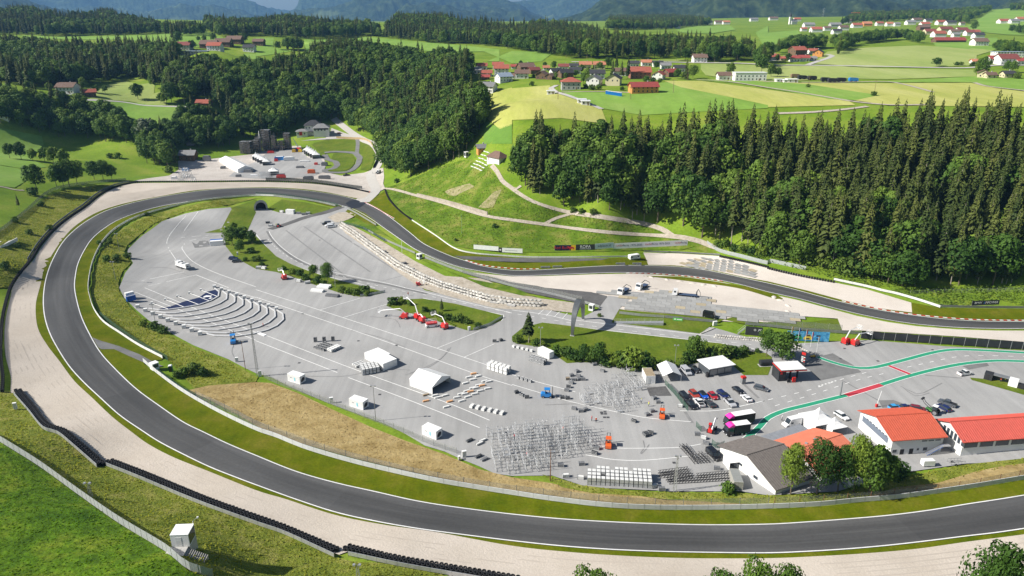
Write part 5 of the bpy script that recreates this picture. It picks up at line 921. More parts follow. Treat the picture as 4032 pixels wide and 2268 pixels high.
lines(1, 1, '0 910,100 1030,220 1150,400 1230,700 1330,1000 1400,1200 1449;130 880,170 950,280 1060,450 1170,700 1270,1000 1340,1300 1400,1500 1449', .32); lines(1, 2, '1490 0,1720 50,2000 120,2576 255;1680 105,2490 275;2490 275,2500 300,2470 335', .32); lines(2, 2, '0 225,330 270,600 332;620 325,1000 370,1870 470,2480 540;310 350,650 395,1400 480,2100 560,2576 640', .32)
lines(2, 2, '262 270,320 220;345 282,400 228;425 295,478 243;508 310,558 255', .24)
dashes(T(1, 1, '120 960,200 1045,330 1140,510 1225,840 1325,1050 1385') + T(1, 2, '1400 20,1600 50')); dashes(T(1, 2, '1580 45,1690 70,1930 125,2180 175,2430 225') + T(2, 2, '20 260,270 300,560 350,720 375,1045 415,1375 457,1720 495,2070 533,2430 575'))
dashes(T(3, 2, '0 1130,430 1025,730 925,1000 850')); dashes(T(3, 2, '70 1190,500 1060,900 930,1270 840')); dashes(T(3, 2, '1400 800,1540 770,1840 705,2020 685,2220 683,2576 695,2800 700')); dashes(T(3, 2, '505 993,690 935'), .5, on=.8, off=.8)
m_pgreen = M('green_lane_paint', (.03, .30, .17), .7, 0, .15, .8); m_pred = M('red_lane_paint', (.50, .05, .07), .7, 0, .15, .8)
def lane(S, mat, wd=1.7): rib('painted_lane', S, wd+.5, m_white, .17, paddock); rib('painted_lane', S, wd, mat, .185, paddock)
lane(T(3, 2, '495 695,600 735,750 780,900 808,1030 808,1150 785,1400 720,1650 655,1850 625,2100 628,2576 655,2800 672'), m_pgreen); lane(T(2, 3, '2310 110,2440 0') + T(2, 2, '2500 1390') + T(3, 2, '0 1310,160 1240,400 1180,790 1083'), m_pgreen); lane(T(3, 2, '1140 975,1450 880,1800 795,2050 755,2300 735,2576 742,2800 750'), m_pgreen); lane(T(3, 2, '785 1085,950 1035,1140 978'), m_pred, 2.); lane(T(3, 2, '1215 785,1430 872'), m_pred, 1.5)
for S in (T(3, 2, '480 700,650 660,860 780,940 850,520 935,420 830,300 760'), T(0, 1, '1930 985,2090 970,2115 1035,1960 1048'), T(3, 2, '1950 785,2200 755,2225 785,2020 825'), T(3, 2, '1110 1135,1260 1130,1400 1185,1150 1210'), Z(3, '1700 710,2120 680,2260 890,1780 900')): sheet('asphalt_patch', S, m_lotdark if S[0][0] > 2700 or S[0][0] < 2000 else m_slip, .15, 4., False)
rib('wet_patch', T(1, 1, '140 860,300 810,500 740,700 690,860 635'), 5.5, m_slip, .2); sheet('asphalt_patch', T(1, 1, '900 600,950 572,1000 565,1110 595,1050 640,960 655'), M('fresh_asphalt', (.03, .032, .04), .5), .26, 4., False)
rib('road_edge_strip', T(1, 1, '115 880,170 970,290 1085,450 1190,700 1290,1000 1360,1300 1415,1500 1460') + T(1, 2, '1720 60'), 1.6, m_lotdark, .15)
# --- curved truss rows
arc0 = Z(1, '400 522,560 545,690 540,940 505,1160 465,1330 405,1440 340,1450 270,1385 218'); arc8 = Z(1, '1262 898,1390 930,1700 940,1960 900,2170 845,2310 780,2410 690,2400 600,2312 545'); m_truss = M('grey_truss', (.62, .62, .62), .5, .1)
ordn = ['innermost', 'second', 'third', 'fourth', 'fifth', 'sixth', 'seventh', 'eighth', 'outermost']
for i in range(9):
    f = i/8; W = G([(a[0]+(b[0]-a[0])*f, a[1]+(b[1]-a[1])*f) for a, b in zip(arc0, arc8)]); t = root_line('truss_row', f'{ordn[i]} of the curved grey bench rows laid on the paddock', 'bench row', W)
    for a, b in zip(W[:-1], W[1:]): q = B(); d = Vector(b-a); n2 = Vector((-d.y, d.x, 0)).normalized()*.28; o = Vector(a)-t.location; z1 = Vector((0, 0, .62)); z0 = Vector((0, 0, .3)); q.raw([o+n2+z0, o-n2+z0, o-n2+z1, o+n2+z1, o+d+n2+z0, o+d-n2+z0, o+d-n2+z1, o+d+n2+z1], [(0, 1, 2, 3), (7, 6, 5, 4), (0, 4, 5, 1), (1, 5, 6, 2), (2, 6, 7, 3), (3, 7, 4, 0)]); q.build('bench_beam', m_truss, t)
    for a in W: B().box(a[0]-t.location.x-.2, a[0]-t.location.x+.2, a[1]-t.location.y-.2, a[1]-t.location.y+.2, .1, .35).build('foot', m_dsteel, t)
blk = B().box(-.75, .75, -.7, .7, .12, .75); blk.box(-.73, .73, -.68, .68, .8, 1.5); BLK = blk.data('stacked_blocks', m_tank); BLB = B().box(-.78, .78, -.72, .72, 0, .12).data('pallet', m_pal)
def block(label, S, sc_=1., grp=None):
    p = at(*S); t = thing('ballast_block', label, 'ballast block', p+np.array([0, 0, .13]), .35, grp); t.scale = (sc_,)*3; inst('stacked_blocks', BLK, t); inst('pallet', BLB, t)
for i, s in enumerate('240 505,355 562,465 607,580 657,690 707,810 757,930 807,1045 857,1170 908'.split(',')): block(f'white ballast block on the grass side, {ordn[i]} counting from the blue container' if i not in (0, 8) else ('white ballast block nearest the blue container' if i == 0 else 'white ballast block nearest the blue forklift'), Z1(1, s))
for i, s in enumerate('1385 207,1490 247,1605 287,1715 327,1830 367,1945 407,2065 452,2190 492,2310 537'.split(',')): block(f'white ballast block on the road side, {ordn[i]} of the nine bench rows', Z1(1, s), .95)
for s, e, nm in (('450 442', '690 530', 'first'), ('650 390', '940 505', 'second'), ('830 342', '1150 465', 'third'), ('1010 292', '1310 410', 'fourth'), ('1180 247', '1420 340', 'fifth')):
    block(f'low white block at the head of the {nm} tarpaulin strut', Z1(1, s), .6); a, b = G(Z(1, s+','+e)); t = thing('strut', f'{nm} pale strut lying across the dark blue tarpaulin', 'strut', a); B().bar((0, 0, .4), Vector(b-a)+Vector((0, 0, .4)), .12, 4).build('tube', m_pale, t)
m_tarp = M('navy_tarpaulin', (.016, .022, .07), .45, 0, .3, .5); o = sheet('tarpaulin', Z(1, '550 525,720 490,940 410,1150 355,1270 270,1400 235,1440 280,1420 340,1310 410,1140 470,930 505,690 530'), m_tarp, .3, 2., False); del o['kind']; tag(o, 'dark blue tarpaulin spread inside the innermost bench row', 'tarpaulin')
for S in ('1215 345,1260 325,1350 330,1330 345,1260 350,1220 360', '1290 380,1320 355,1360 365,1330 372', '1290 330,1340 335,1300 345'): sheetW('print', np.array(G(Z(1, S))[:, :2]), m_w, .36, 2., o); 
for ch in o.children: ch.location = (0, 0, 0)
t = thing('plank_stack', 'white planks lying beside the tall dark mast', 'planks', at(*Z1(1, '1990 880')), -.62)
for k in range(3): B().box(0, 5.5, k*.45, k*.45+.4, .1, .4).build('plank', m_w, t)
# --- containers and boxes
m_blue = M('container_blue', (.01, .10, .42), .45, 0, .1); t = container('white box container in front of the blue one at the upper lot', T1(0, 1, '2118 1032'), T1(0, 1, '2258 1020'), 7., 2.5, 2.7); p0, a0 = t.location.copy(), t.rotation_euler.z
t = container('bright blue container with ridged roof behind the white one', p0, a0, 6.6, 2.6, 2.5, m_blue, (-.4, 3.3)); B().ext([(0, 2.5), (1.3, 2.8), (2.6, 2.5)], .1, 6.5, 'x').build('ridge', m_blue, t)
container('white half of the small container pair beside the bench rows', T1(0, 2, '1290 120'), T1(0, 2, '1375 110'), 3.5, 1.6, 2.6, m_w, (-.3, .9)); container('blue small container left of the bench rows', T1(0, 2, '1283 145'), T1(0, 2, '1367 138'), 3.7, 1.3, 2.4, m_blue, roof=m_steel)
for k, lb in enumerate(('nearest the white tent', 'second from the white tent', 'in the middle', 'second from the far end', 'at the far end')): container(f'white shipping container {lb} of the row of five', T1(1, 2, '1283 838'), T1(1, 2, '1437 775'), 6.06, 2.44, 2.7, m_w, (k % 2*.05+(.9 if k > 1 else 0), k*2.5))
m_turq = M('turquoise_print', (.25, .62, .72), .5); m_genw = M('generator_white', (.84, .84, .83), .4, 0, .04, .5)
for A_, B_, lb in ((T1(1, 2, '322 937'), T1(1, 2, '460 980'), 'farthest from the scaffold'), (T1(1, 2, '942 1190'), T1(1, 2, '1100 1240'), 'beside the brown lamp pole'), (T1(1, 3, '1672 25'), T1(1, 3, '1845 98'), 'nearest the scaffold')):
    t = container(f'white generator box {lb}', A_, B_, 5.6, 2.7, 2.8, m_genw, name='generator_box', door=False); B().box(3.0, 3.5, -.05, -.01, .7, 2.).build('stripe_mark', m_turq, t); B().box(1.2, 2., -.05, -.01, 1.6, 1.75).build('lettering', m_dsteel, t)
    q = B(); q.v = [(5.62, .5+y_, .5+z_) for y_, z_ in ((0, 0), (1.1, .1), (1.7, .5), (1.75, 1.3), (1.2, 1.6), (.5, 1.5), (.05, .8))]; q.f = [tuple(range(7))]; q.build('photo_print', m_dk, t)
container('white container on the paddock below the lone conifer', T1(2, 2, '258 668'), T1(2, 2, '415 742'), 6.06, 2.44, 2.6)
t = container('white cabin with gravel on its roof beside the scaffold', T1(2, 2, '1345 968'), T1(2, 2, '1438 966'), 3.2, 6.2, 2.9, m_w, name='site_cabin', roof=M('roof_gravel', (.34, .27, .18), .9, 0, .4, 3.), door=False); B().box(.5, 1.4, -.05, -.01, .2, 2.2).build('door', m_tank, t)
container('beige container beside the gable of the grey roofed hall', T1(2, 3, '2225 590'), T1(2, 3, '2305 590'), 2.4, 6.0, 2.6, M('beige_paint', (.42, .41, .37), .6), roof=M('dull_roof', (.25, .26, .25), .7))
frametent('big white frame tent open at the end, beside the orange boards', T1(1, 2, '1548 988'), T1(1, 2, '1805 1082'), 10., 9.5, 2.6, 4.6); frametent('small white frame tent beside the silver van', T1(2, 2, '1700 947'), T1(2, 2, '1660 880'), 8.5, 6.3, 2.4, 3.9, closed=False)
def stack(cx_, n, kind, lab, group, nx=1, ny=1, nz=1, dx=1.3, dy=.9, az=None, sc_=(1, 1, 1), hd=None, skip=()):
    p, a, _ = pose(cx_, hd); k = 0; az = a if az is None else az; base = Vector((p.x, p.y, float(height(p.x, p.y))+.13))
    for z in range(nz):
        for y in range(ny):
            for x in range(nx):
                if (x, y, z) in skip: continue
                q = base+Vector((math.cos(az)*x*dx-math.sin(az)*y*dy, math.sin(az)*x*dx+math.cos(az)*y*dy, z*1.0*sc_[2])); f = ibc if kind == 'ibc' else None
                la = lab+', '+(ordn[x] if 0 < x < 8 else 'first' if x == 0 else 'number %d' % (x+1))+' from the left, '+('front row' if y == 0 else 'back row' if y == ny-1 else 'row %d' % (y+1))+((', top' if z else ', bottom') if nz > 1 else '')
                if kind == 'ibc': ibc(la, q+Vector((0, 0, z*.16)), az+rnd.uniform(-.04, .04), group)
                else: crate(la, q, az+rnd.uniform(-.08, .08), kind, sc_, group)
stack(T1(2, 3, '775 525'), 0, 'ibc', 'caged water tank by the hay slope', 'water tanks by the hay slope', 14, 4, 2, 1.22, 1.55, hd=T1(2, 3, '1440 565'), skip=[(x, 3, z) for x in (0, 1) for z in (0, 1)]+[(3, 1, 1), (9, 3, 1), (5, 3, 1)])
stack(T1(1, 2, '1085 875'), 0, 'ibc', 'caged water tank beside the white containers', 'water tanks by the containers', 5, 4, 2, 1.25, 1.35, hd=T1(1, 2, '1250 845')); stack(T1(1, 2, '1020 800'), 0, 'white', 'pale crate behind the caged tanks', 'pale crates by the containers', 3, 3, 1, 1.3, 1.1, hd=T1(1, 2, '1130 760'))
stack(T1(1, 2, '760 645'), 0, 'ibc', 'white caged tank beside the dark racks', 'tanks by the dark racks', 4, 2, 1, 1.25, 1.3, hd=T1(1, 2, '860 600')); stack(T1(1, 2, '600 610'), 0, 'dark', 'dark case in the open paddock heap', 'dark cases on the paddock', 4, 4, 1, 1.4, 1.5, hd=T1(1, 2, '700 640'), sc_=(1.1, 1.1, .8)); stack(T1(1, 2, '600 545'), 0, 'dark', 'tall dark rack on the open paddock', 'tall dark racks', 3, 1, 2, 3.3, 1., hd=T1(1, 2, '700 540'))
stack(T1(1, 2, '2345 820'), 0, 'white', 'white crate of the double row', 'white crates in the double row', 5, 2, 2, 1.75, 1.7, hd=T1(1, 2, '2540 880'), sc_=(1.25, 1.2, 1.35))
stack(T1(1, 2, '2165 1210'), 0, 'white', 'pale crate before the far scaffold', 'pale crates near the scaffold', 6, 2, 1, 2.1, 1., hd=T1(1, 2, '2500 1285')); stack(T1(2, 2, '60 915'), 0, 'grey', 'grey crate in the short line', 'short line of crates', 4, 1, 1, 1.6, 1., hd=T1(2, 2, '200 955'))
stack(T1(2, 2, '190 740'), 0, 'grey', 'grey crate before the white container', 'grey crates by the container', 5, 2, 2, 1.25, 1.4, hd=T1(2, 2, '320 778')); stack(T1(2, 2, '15 600'), 0, 'white', 'pale bundle left of the container', 'pale bundles row', 5, 1, 1, 1.9, 1., hd=T1(2, 2, '220 650'))
for S, kd, lb in (('45 1060', 'dark', 'dark crate left of the blue forklift, farther one'), ('100 1090', 'dark', 'dark crate left of the blue forklift, middle one'), ('150 1110', 'dark', 'dark crate left of the blue forklift, nearest one'), ('505 1115', 'dark', 'dark crate lying in front of the forks'), ('560 1120', 'dark', 'second dark crate in front of the forks'), ('655 850', 'grey', 'lone upright grey crate above the crate cluster'), ('830 780', 'grey', 'lone grey bin beside the green hedge'), ('910 845', 'grey', 'lone grey bin above the scaffold'), ('600 890', 'grey', 'grey crate at the back of the crate cluster'), ('665 895', 'grey', 'grey crate in the middle of the crate cluster'), ('560 925', 'wood', 'pallet of boards beside the crate cluster'), ('620 935', 'grey', 'tilted grey crate in the crate cluster'), ('670 930', 'grey', 'open grey bin in the crate cluster'), ('715 930', 'grey', 'open grey bin at the end of the cluster'), ('595 965', 'grey', 'long grey crate below the cluster'), ('568 1005', 'dark', 'dark blue-grey box below the cluster'), ('550 1040', 'grey', 'grey box below the dark box'), ('1430 1120', 'grey', 'grey bin near the workers by the scaffold'), ('1470 1160', 'grey', 'grey bin next to the kneeling workers'), ('1410 1250', 'grey', 'wire bin left of the orange forklift'), ('1360 1285', 'grey', 'grey crate below the scaffold edge'), ('690 1250', 'grey', 'left bundle of tubes before the scaffold'), ('625 1225', 'grey', 'bundle of braces before the scaffold'), ('740 1235', 'grey', 'right bundle of tubes before the scaffold'), ('2400 545', 'dark', 'dark box near the road corner'), ('2465 535', 'dark', 'dark speaker box near the road corner'), ('1225 1350', 'dark', 'dark frame on the open asphalt'), ('1690 1200', 'white', 'white wrapped bale beside the green mesh fence')):
    crate(lb, at(*(T1(1, 2, S) if S[:2] == '24' and 'road' in lb else T1(2, 2, S)))+np.array([0, 0, .13]), rnd.uniform(-.6, .6), kd, (1.2, 1.2, 1.05))
for S, kd, lb in (('2150 95', 'dark', 'dark bundle left of the tall scaffold'), ('2250 125', 'white', 'lower white roll beside the tall scaffold'), ('2280 95', 'white', 'upper white roll beside the tall scaffold'), ('2240 255', 'dark', 'dark bin by the hay slope'), ('2300 285', 'grey', 'long grey bundle by the hay slope')): crate(lb, at(*T1(1, 3, S))+np.array([0, 0, .13]), .7, kd, (1.8, .9, .7))
for S, kd, lb in (('850 175', 'grey', 'grey bin near the scaffold edge'), ('830 225', 'dark', 'dark bundle near the scaffold shadow'), ('700 335', 'grey', 'grey box in the scaffold shadow'), ('490 350', 'grey', 'grey bin at the foot of the scaffold'), ('540 455', 'white', 'first pale tube bundle by the hay slope'), ('690 475', 'white', 'second pale tube bundle by the hay slope'), ('1340 30', 'dark', 'dark rail lying on the asphalt'), ('1390 20', 'dark', 'second dark rail lying on the asphalt'), ('1355 45', 'dark', 'small dark frame on the asphalt'), ('1865 35', 'grey', 'wire bin beside the red telehandler'), ('1925 70', 'white', 'tall pale crate beside the telehandler'), ('1950 125', 'grey', 'open bin at the green fence'), ('2060 380', 'grey', 'long cage beside the small white canopy'), ('1430 560', 'white', 'pale box at the end of the water tanks'), ('1505 590', 'grey', 'grey bin by the lattice mast')): crate(lb, at(*T1(2, 3, S))+np.array([0, 0, .13]), rnd.uniform(-.5, .5), kd, (1.4, 1.2, 1.1))
# orange and white boards around the tent
for i, (S, kd) in enumerate((('2190 870', 'orange'), ('2235 895', 'white'), ('2140 905', 'white'), ('2180 930', 'white'), ('2105 965', 'white'), ('2300 945', 'white'), ('2340 950', 'white'), ('2240 985', 'white'), ('2275 990', 'orange'), ('2330 1020', 'white'), ('2180 1015', 'white'), ('2210 1015', 'white'), ('2255 1045', 'white'), ('2120 1045', 'white'), ('2160 1050', 'orange'), ('2200 1075', 'white'), ('2060 1075', 'white'), ('2100 1075', 'white'), ('2130 1105', 'white'), ('2020 1110', 'white'), ('2070 1145', 'white'), ('1900 1090', 'white'), ('1830 1110', 'white'), ('1710 1145', 'orange'), ('1950 1150', 'orange'), ('1710 1085', 'wood'), ('1915 1205', 'white'), ('1800 1090', 'white'))):
    t = thing('board_stack', f'low stack of {"orange" if kd == "orange" else "brown" if kd == "wood" else "white"} boards on the asphalt beside the big tent', 'boards', at(*T1(1, 2, S))+np.array([0, 0, .13]), .45+rnd.uniform(-.1, .1), f'{kd} board stacks by the tent')
    for k in range(3): B().box(-1., 1., -.3+rnd.uniform(-.05, .05), .3, .05+k*.16, .18+k*.16).build('board', CR[kd][0].materials[0], t)
# --- scaffolds
m_sc = M('scaffold_tube', (.54, .55, .56), .45, .3, .15, 1.)
def scaffold(label, W, az, hmax, dens=.8, bay=2.07, seed=1, r=.045, name='scaffold', mt=None, clad=None):
    W = np.asarray(W)[:, :2]; c0 = W.mean(0); t = thing(name, label, 'scaffold', (c0[0], c0[1], float(height(*c0))+.13), az); rr = random.Random(seed); cs, sn = math.cos(az), math.sin(az); L = [((p[0]-c0[0])*cs+(p[1]-c0[1])*sn, -(p[0]-c0[0])*sn+(p[1]-c0[1])*cs) for p in W]
    xs = np.arange(min(p[0] for p in L), max(p[0] for p in L), bay); ys = np.arange(min(p[1] for p in L), max(p[1] for p in L), bay); gx, gy = np.meshgrid(xs, ys); ins = inpoly(gx, gy, L); st, le, di, de = B(), B(), B(), B(); H = {}
    for j in range(len(ys)):
        for i in range(len(xs)):
            if ins[j, i] and rr.random() < dens+.15: H[i, j] = hmax*(.35+.65*abs(math.sin(i*.37+seed)*math.cos(j*.29+seed*2)))*rr.uniform(.75, 1.15)
    for (i, j), h in H.items():
        x, y = xs[i]+rr.gauss(0, .08), ys[j]+rr.gauss(0, .08); st.bar((x, y, 0), (x+rr.gauss(0, .05), y, h), r, 4); de.box(x-.12, x+.12, y-.12, y+.12, 0, .06)
        for di_, dj in ((1, 0), (0, 1)):
            if (i+di_, j+dj) in H:
                hh = min(h, H[i+di_, j+dj]); x2, y2 = xs[i+di_], ys[j+dj]
                for z in np.arange(.4, hh, 1.0):
                    if rr.random() < dens: le.bar((x, y, z), (x2, y2, z), r*.85, 4)
                if rr.random() < .55 and hh > 1.5: di.bar((x, y, .3), (x2, y2, min(hh, 2.3)), r*.85, 4)
                if rr.random() < .35 and hh > 3.4: di.bar((x2, y2, 2.3), (x, y, min(hh, 4.4)), r*.85, 4)
        if rr.random() < .05: de.box(x, x+bay, y-.3, y+.3, h*.5, h*.5+.06)
    if clad:
        xx = [p[0] for p in L]; yy = [p[1] for p in L]; n_ = max(1, int((max(xx)-min(xx))/3.))
        for i in range(n_):
            w0 = min(xx)+(max(xx)-min(xx))*i/n_; w1 = w0+(max(xx)-min(xx))/n_; hh = hmax*rr.uniform(.6, .98); B().box(w0, w1-.2, min(yy)-.1, min(yy)-.05, 0, hh).build('net', clad, t); B().box(w0, w1-.2, max(yy)-.5, max(yy)-.4, 0, hh*.95).build('net', clad, t)
            for z in np.arange(2, hh, 2.): de.box(w0, w1, min(yy), max(yy)-.6, z, z+.12)
    for b, nm in ((st, 'uprights'), (le, 'ledgers'), (di, 'braces'), (de, 'base_plates')):
        if b.v: o = b.build(nm, mt or m_sc, t); o['kind'] = 'stuff'
    return t
scaffold('sprawling low scaffold of grey tubes beside the white cabin', G(Z(3, '180 1050,330 640,740 610,930 440,1150 330,1450 400,1690 740,1560 900,1500 1200,1080 1400,920 1150,480 1200')), .25, 3.8, .75, 1.7, 2, .045); scaffold('big tangled scaffold of grey tubes at the paddock edge', G(Z(2, '320 1100,200 900,290 600,180 440,60 320,400 300,860 260,1300 150,2100 250,2230 420,2250 650,1700 860,1400 1040,860 1180')), .18, 8.5, .75, 1.6, 5, .05)
# black trusses
def truss(label, A, Bp, w_=.9, h=.9, mat=m_dk, z=0.):
    p, az, L = pose(A, Bp); t = thing('truss', label, 'truss', (p.x, p.y, float(height(p.x, p.y))+.13+z), az); b = B(); d = B()
    for y in (0, w_):
        for zz in (0, h): b.bar((0, y, zz+.05), (L, y, zz+.05), .085)
    k = max(2, int(L/.8))
    for i in range(k):
        x0, x1 = L*i/k, L*(i+1)/k
        for y in (0, w_): d.bar((x0, y, .05), (x1, y, h), .06)
        for zz in (.05, h): d.bar((x0, 0, zz), (x1, w_, zz), .035)
    b.build('chords', mat, t); d.build('lattice', mat, t)
for i, (a, b_, lb) in enumerate((('1680 150', '1760 235', 'standing alone near the orange forklift'), ('1720 150', '1800 245', 'second of the slanting group'), ('1765 240', '1840 330', 'nearest of the slanting group'), ('1810 240', '1900 325', 'middle of the slanting group'), ('1870 225', '1960 320', 'rightmost of the slanting group'), ('1480 440', '1780 400', 'farthest of the row by the hay slope'), ('1490 470', '1800 440', 'second of the row by the hay slope'), ('1560 510', '1830 470', 'third of the row by the hay slope'), ('1580 530', '2220 490', 'longest of the row by the hay slope'), ('1860 470', '2215 440', 'beside the beige container'))): truss(f'black lattice truss {lb}', T1(2, 3, a), T1(2, 3, b_))
# --- vehicles in the paddock
c2 = lambda a, b: (T1(2, 2, a), T1(2, 2, b))
for lb, a, b, col, kd in (('black SUV at the left end of the parked front row', '1705 1080', '1760 1135', 'black', 'suv'), ('brick red off-road car beside the black SUV', '1805 1065', '1860 1115', 'brick', 'suv'), ('bright blue hatchback with black roof', '1890 1065', '1955 1125', 'blue', 'hatch'), ('bright red hatchback beside the blue one', '1988 1070', '2052 1135', 'red', 'hatch'), ('navy blue car at the right end of the front row', '2085 1060', '2150 1115', 'navy', 'wagon'), ('black pickup in the second parked row', '1765 1165', '1830 1222', 'black', 'pickup'), ('white pickup with red gear in its bed', '1912 1208', '1850 1135', 'white', 'pickup'), ('dark grey coupe beside the white pickup', '2025 1212', '1962 1150', 'darkgrey', 'coupe'), ('silver grey pickup parked with its nose to the white line', '2155 1135', '2228 1208', 'silver', 'pickup'), ('black convertible parked beyond the navy car', '2238 1020', '2308 1072', 'black', 'coupe'), ('white coupe beside the painted parking line', '2392 1158', '2322 1095', 'white', 'coupe'), ('dark grey estate car near the fuel station', '2445 1010', '2565 1042', 'grey', 'wagon'), ('silver van beside the small white tent', '1722 830', '1778 885', 'silver', 'van'), ('black car behind the grey service building', '1820 815', '1868 865', 'black', 'hatch')):
    car(lb, *c2(a, b), col, kd, roof='black' if 'black roof' in lb else None, name={'pickup': 'pickup_truck', 'van': 'parked_van'}.get(kd, 'parked_car'))
car('dark car at the edge of the upper lot, farther one', T1(0, 1, '2310 1165'), T1(0, 1, '2390 1165'), 'navy', 'suv'); car('dark green-grey car at the edge of the upper lot, nearer one', T1(0, 1, '2340 1195'), T1(0, 1, '2430 1188'), 'darkgrey', 'suv')
car('black van in the row of three by the ramp', T1(1, 1, '750 808'), T1(1, 1, '672 818'), 'black', 'van', 'parked_van'); car('white van in the middle of the row of three', T1(1, 1, '778 825'), T1(1, 1, '700 838'), 'white', 'van', 'parked_van'); car('white van nearest the boulder wall', T1(1, 1, '720 848'), T1(1, 1, '800 836'), 'white', 'van', 'parked_van')
c3 = lambda a, b: (T1(3, 2, a), T1(3, 2, b))
car('white delivery car standing alone near the red roofs', *c3('690 1275', '785 1335'), 'white', 'wagon'); car('white van beside the peaked white canopy', *c3('320 1365', '150 1405'), 'white', 'bigvan', 'parked_van'); car('white pickup loaded with timber beside the dark shelter', *c3('1900 888', '2055 862'), 'white', 'pickup', 'pickup_truck'); car('grey blue pickup with hard top behind the tractor', *c3('1880 1205', '1720 1150'), 'grey', 'pickup', 'pickup_truck'); car('dark blue estate beside the tractor', *c3('1810 1250', '1710 1195'), 'navy', 'wagon'); car('light blue car half hidden behind the orange roof', *c3('1240 1222', '1310 1215'), 'cyan', 'hatch'); car('dark blue car half hidden behind the orange roof', *c3('1345 1222', '1425 1215'), 'navy', 'hatch'); car('dark red car behind the orange roof near the tractor', *c3('1450 1222', '1560 1240'), 'maroon', 'wagon')
car('black van beside the small white canopy', T1(2, 3, '1975 205'), T1(2, 3, '2075 300'), 'black', 'van', 'parked_van'); car('black camper van parked on the ground mats', T1(2, 2, '1930 290'), T1(2, 2, '2055 315'), 'black', 'bigvan', 'camper_van')
m_boxb = M('black_box_body', (.02, .02, .024), .4); truck('long black box truck with pink cab roof, farther one', T1(2, 2, '2440 1345'), T1(2, 2, '2115 1400'), 'pink', m_boxb, 9.5, H=3.9); truck('shorter black box truck with pink cab roof, nearer one', T1(2, 2, '2370 1455'), T1(2, 2, '2140 1485'), 'pink', m_boxb, 7.5, H=3.7)
truck('white crane truck facing the arch on the ground mats', T1(2, 2, '1165 15'), T1(2, 2, '1075 82'), 'white', None, 8.5, 'front'); truck('white crane truck beside the grey mats, farther back', T1(2, 1, '1345 1435'), T1(2, 2, '1270 22'), 'white', None, 8., 'front'); truck('white flatbed truck with rear crane', T1(2, 2, '1880 100'), T1(2, 2, '1595 72'), 'white', None, 11., 'rear')
forklift('blue forklift below the curved bench rows', Z1(1, '1665 1020'), Z1(1, '1670 900'), 'lblue', 1.45); forklift('blue forklift carrying dark crates on the open paddock', T1(2, 2, '355 1100'), T1(2, 2, '470 1105'), 'lblue', 1.35); forklift('orange forklift beside the low scaffold', T1(2, 2, '1508 1300'), T1(2, 2, '1508 1200'), 'orange', 1.2); forklift('orange forklift near the big tangled scaffold', T1(2, 3, '968 145'), T1(2, 3, '968 40'), 'orange', 1.25)
telehandler('red telehandler beside the pink cab trucks', T1(2, 2, '2010 1440'), T1(2, 2, '2060 1330'), 'machred')
boomlift('red boom lift with long white arm at the left of the group', Z1(8, '400 270'), Z1(8, '150 250'), 'machred', (2.5, 7., 20)); boomlift('red boom lift with basket raised over the hedge', Z1(8, '590 275'), Z1(8, '330 110'), 'machred', (3.5, 6., 40)); boomlift('red boom lift in the middle of the group with level arm', Z1(8, '660 320'), Z1(8, '500 230'), 'machred', (1.5, 4., 5)); boomlift('red boom lift at the right of the group', Z1(8, '980 410'), Z1(8, '800 300'), 'machred', (2.5, 5., 25))
t = thing('scissor_lift', 'white scissor lift truck with red panels in the boom lift group', 'lift', at(*Z1(8, '800 390')), .3); B().ext([(-2.4, .4), (-2.4, 1.3), (2.2, 1.3), (2.4, 1.), (2.4, .4)], -1.1, 1.1).build('chassis', m_w, t); B().box(-2.3, 2.2, -1.05, 1.05, 1.6, 2.1).build('platform', P_['machred'], t); b = B()
for y in (-1.05, 1.05):
    for z in (2.5, 3.1): b.bar((-2.3, y, z), (2.2, y, z), .04)
    for x in (-2.3, -.8, .7, 2.2): b.bar((x, y, 2.1), (x, y, 3.1), .04)
b.build('railing', m_w, t)
for x in (-1.6, 1.6):
    for s in (-1, 1): wheel(t, x, s*1.0, .45, .35)
boomlift('folded red boom lift beside the white bundles on the grass island', T1(1, 1, '285 1360'), T1(1, 1, '200 1260'), 'machred', (2., 4., 20)); boomlift('small red lift at the end of the boulder wall', T1(1, 1, '1640 1425'), T1(1, 1, '1700 1420'), 'machred', (1., 1.5, 10), sc_=.8); boomlift('red boom lift beside the car banner, left of two', T1(3, 2, '785 560'), T1(3, 2, '900 520'), 'machred', (3., 4., 35)); boomlift('red boom lift beside the black screen, right of two', T1(3, 2, '880 575'), T1(3, 2, '1000 540'), 'machred', (2.5, 4., 25))
# tractor
t = thing('tractor', 'green tractor with front loader behind the orange roof', 'tractor', at(*T1(3, 2, '1650 1262')), 2.3); B().ext([(-1.2, .8), (-1.2, 1.6), (.2, 1.7), (1.9, 1.5), (2.1, .8)], -.5, .5).build('hood', P_['green'], t); frustum(B(), -1.3, .2, -1.1, 0., .75, .65, 1.5, 2.9).build('cab', m_glass, t); B().box(-1.3, .15, -.8, .8, 2.9, 3.02).build('cab_roof', m_w, t)
for s in (-1, 1): wheel(t, -.9, s*.9, .95, .5); wheel(t, 1.5, s*.8, .65, .4); B().bar((.3, s*.6, 1.5), (2.6, s*.6, 2.9), .1).build('loader_arm', m_dk, t); B().bar((2.6, s*.6, 2.9), (3.3, s*.6, 3.9), .09).build('loader_link', m_dk, t)
B().box(3.1, 3.7, -.9, .9, 3.8, 4.1).build('loader_head', m_dk, t)
t = thing('tractor', 'small red tractor working by the tunnel entrance', 'tractor', at(*T1(1, 1, '232 838')), 1.2); B().ext([(-1., .7), (-1., 1.3), (1.3, 1.2), (1.5, .7)], -.5, .5).build('hood', P_['machred'], t); frustum(B(), -1., .2, -.8, 0, .6, .5, 1.3, 2.4).build('cab', m_glass, t)
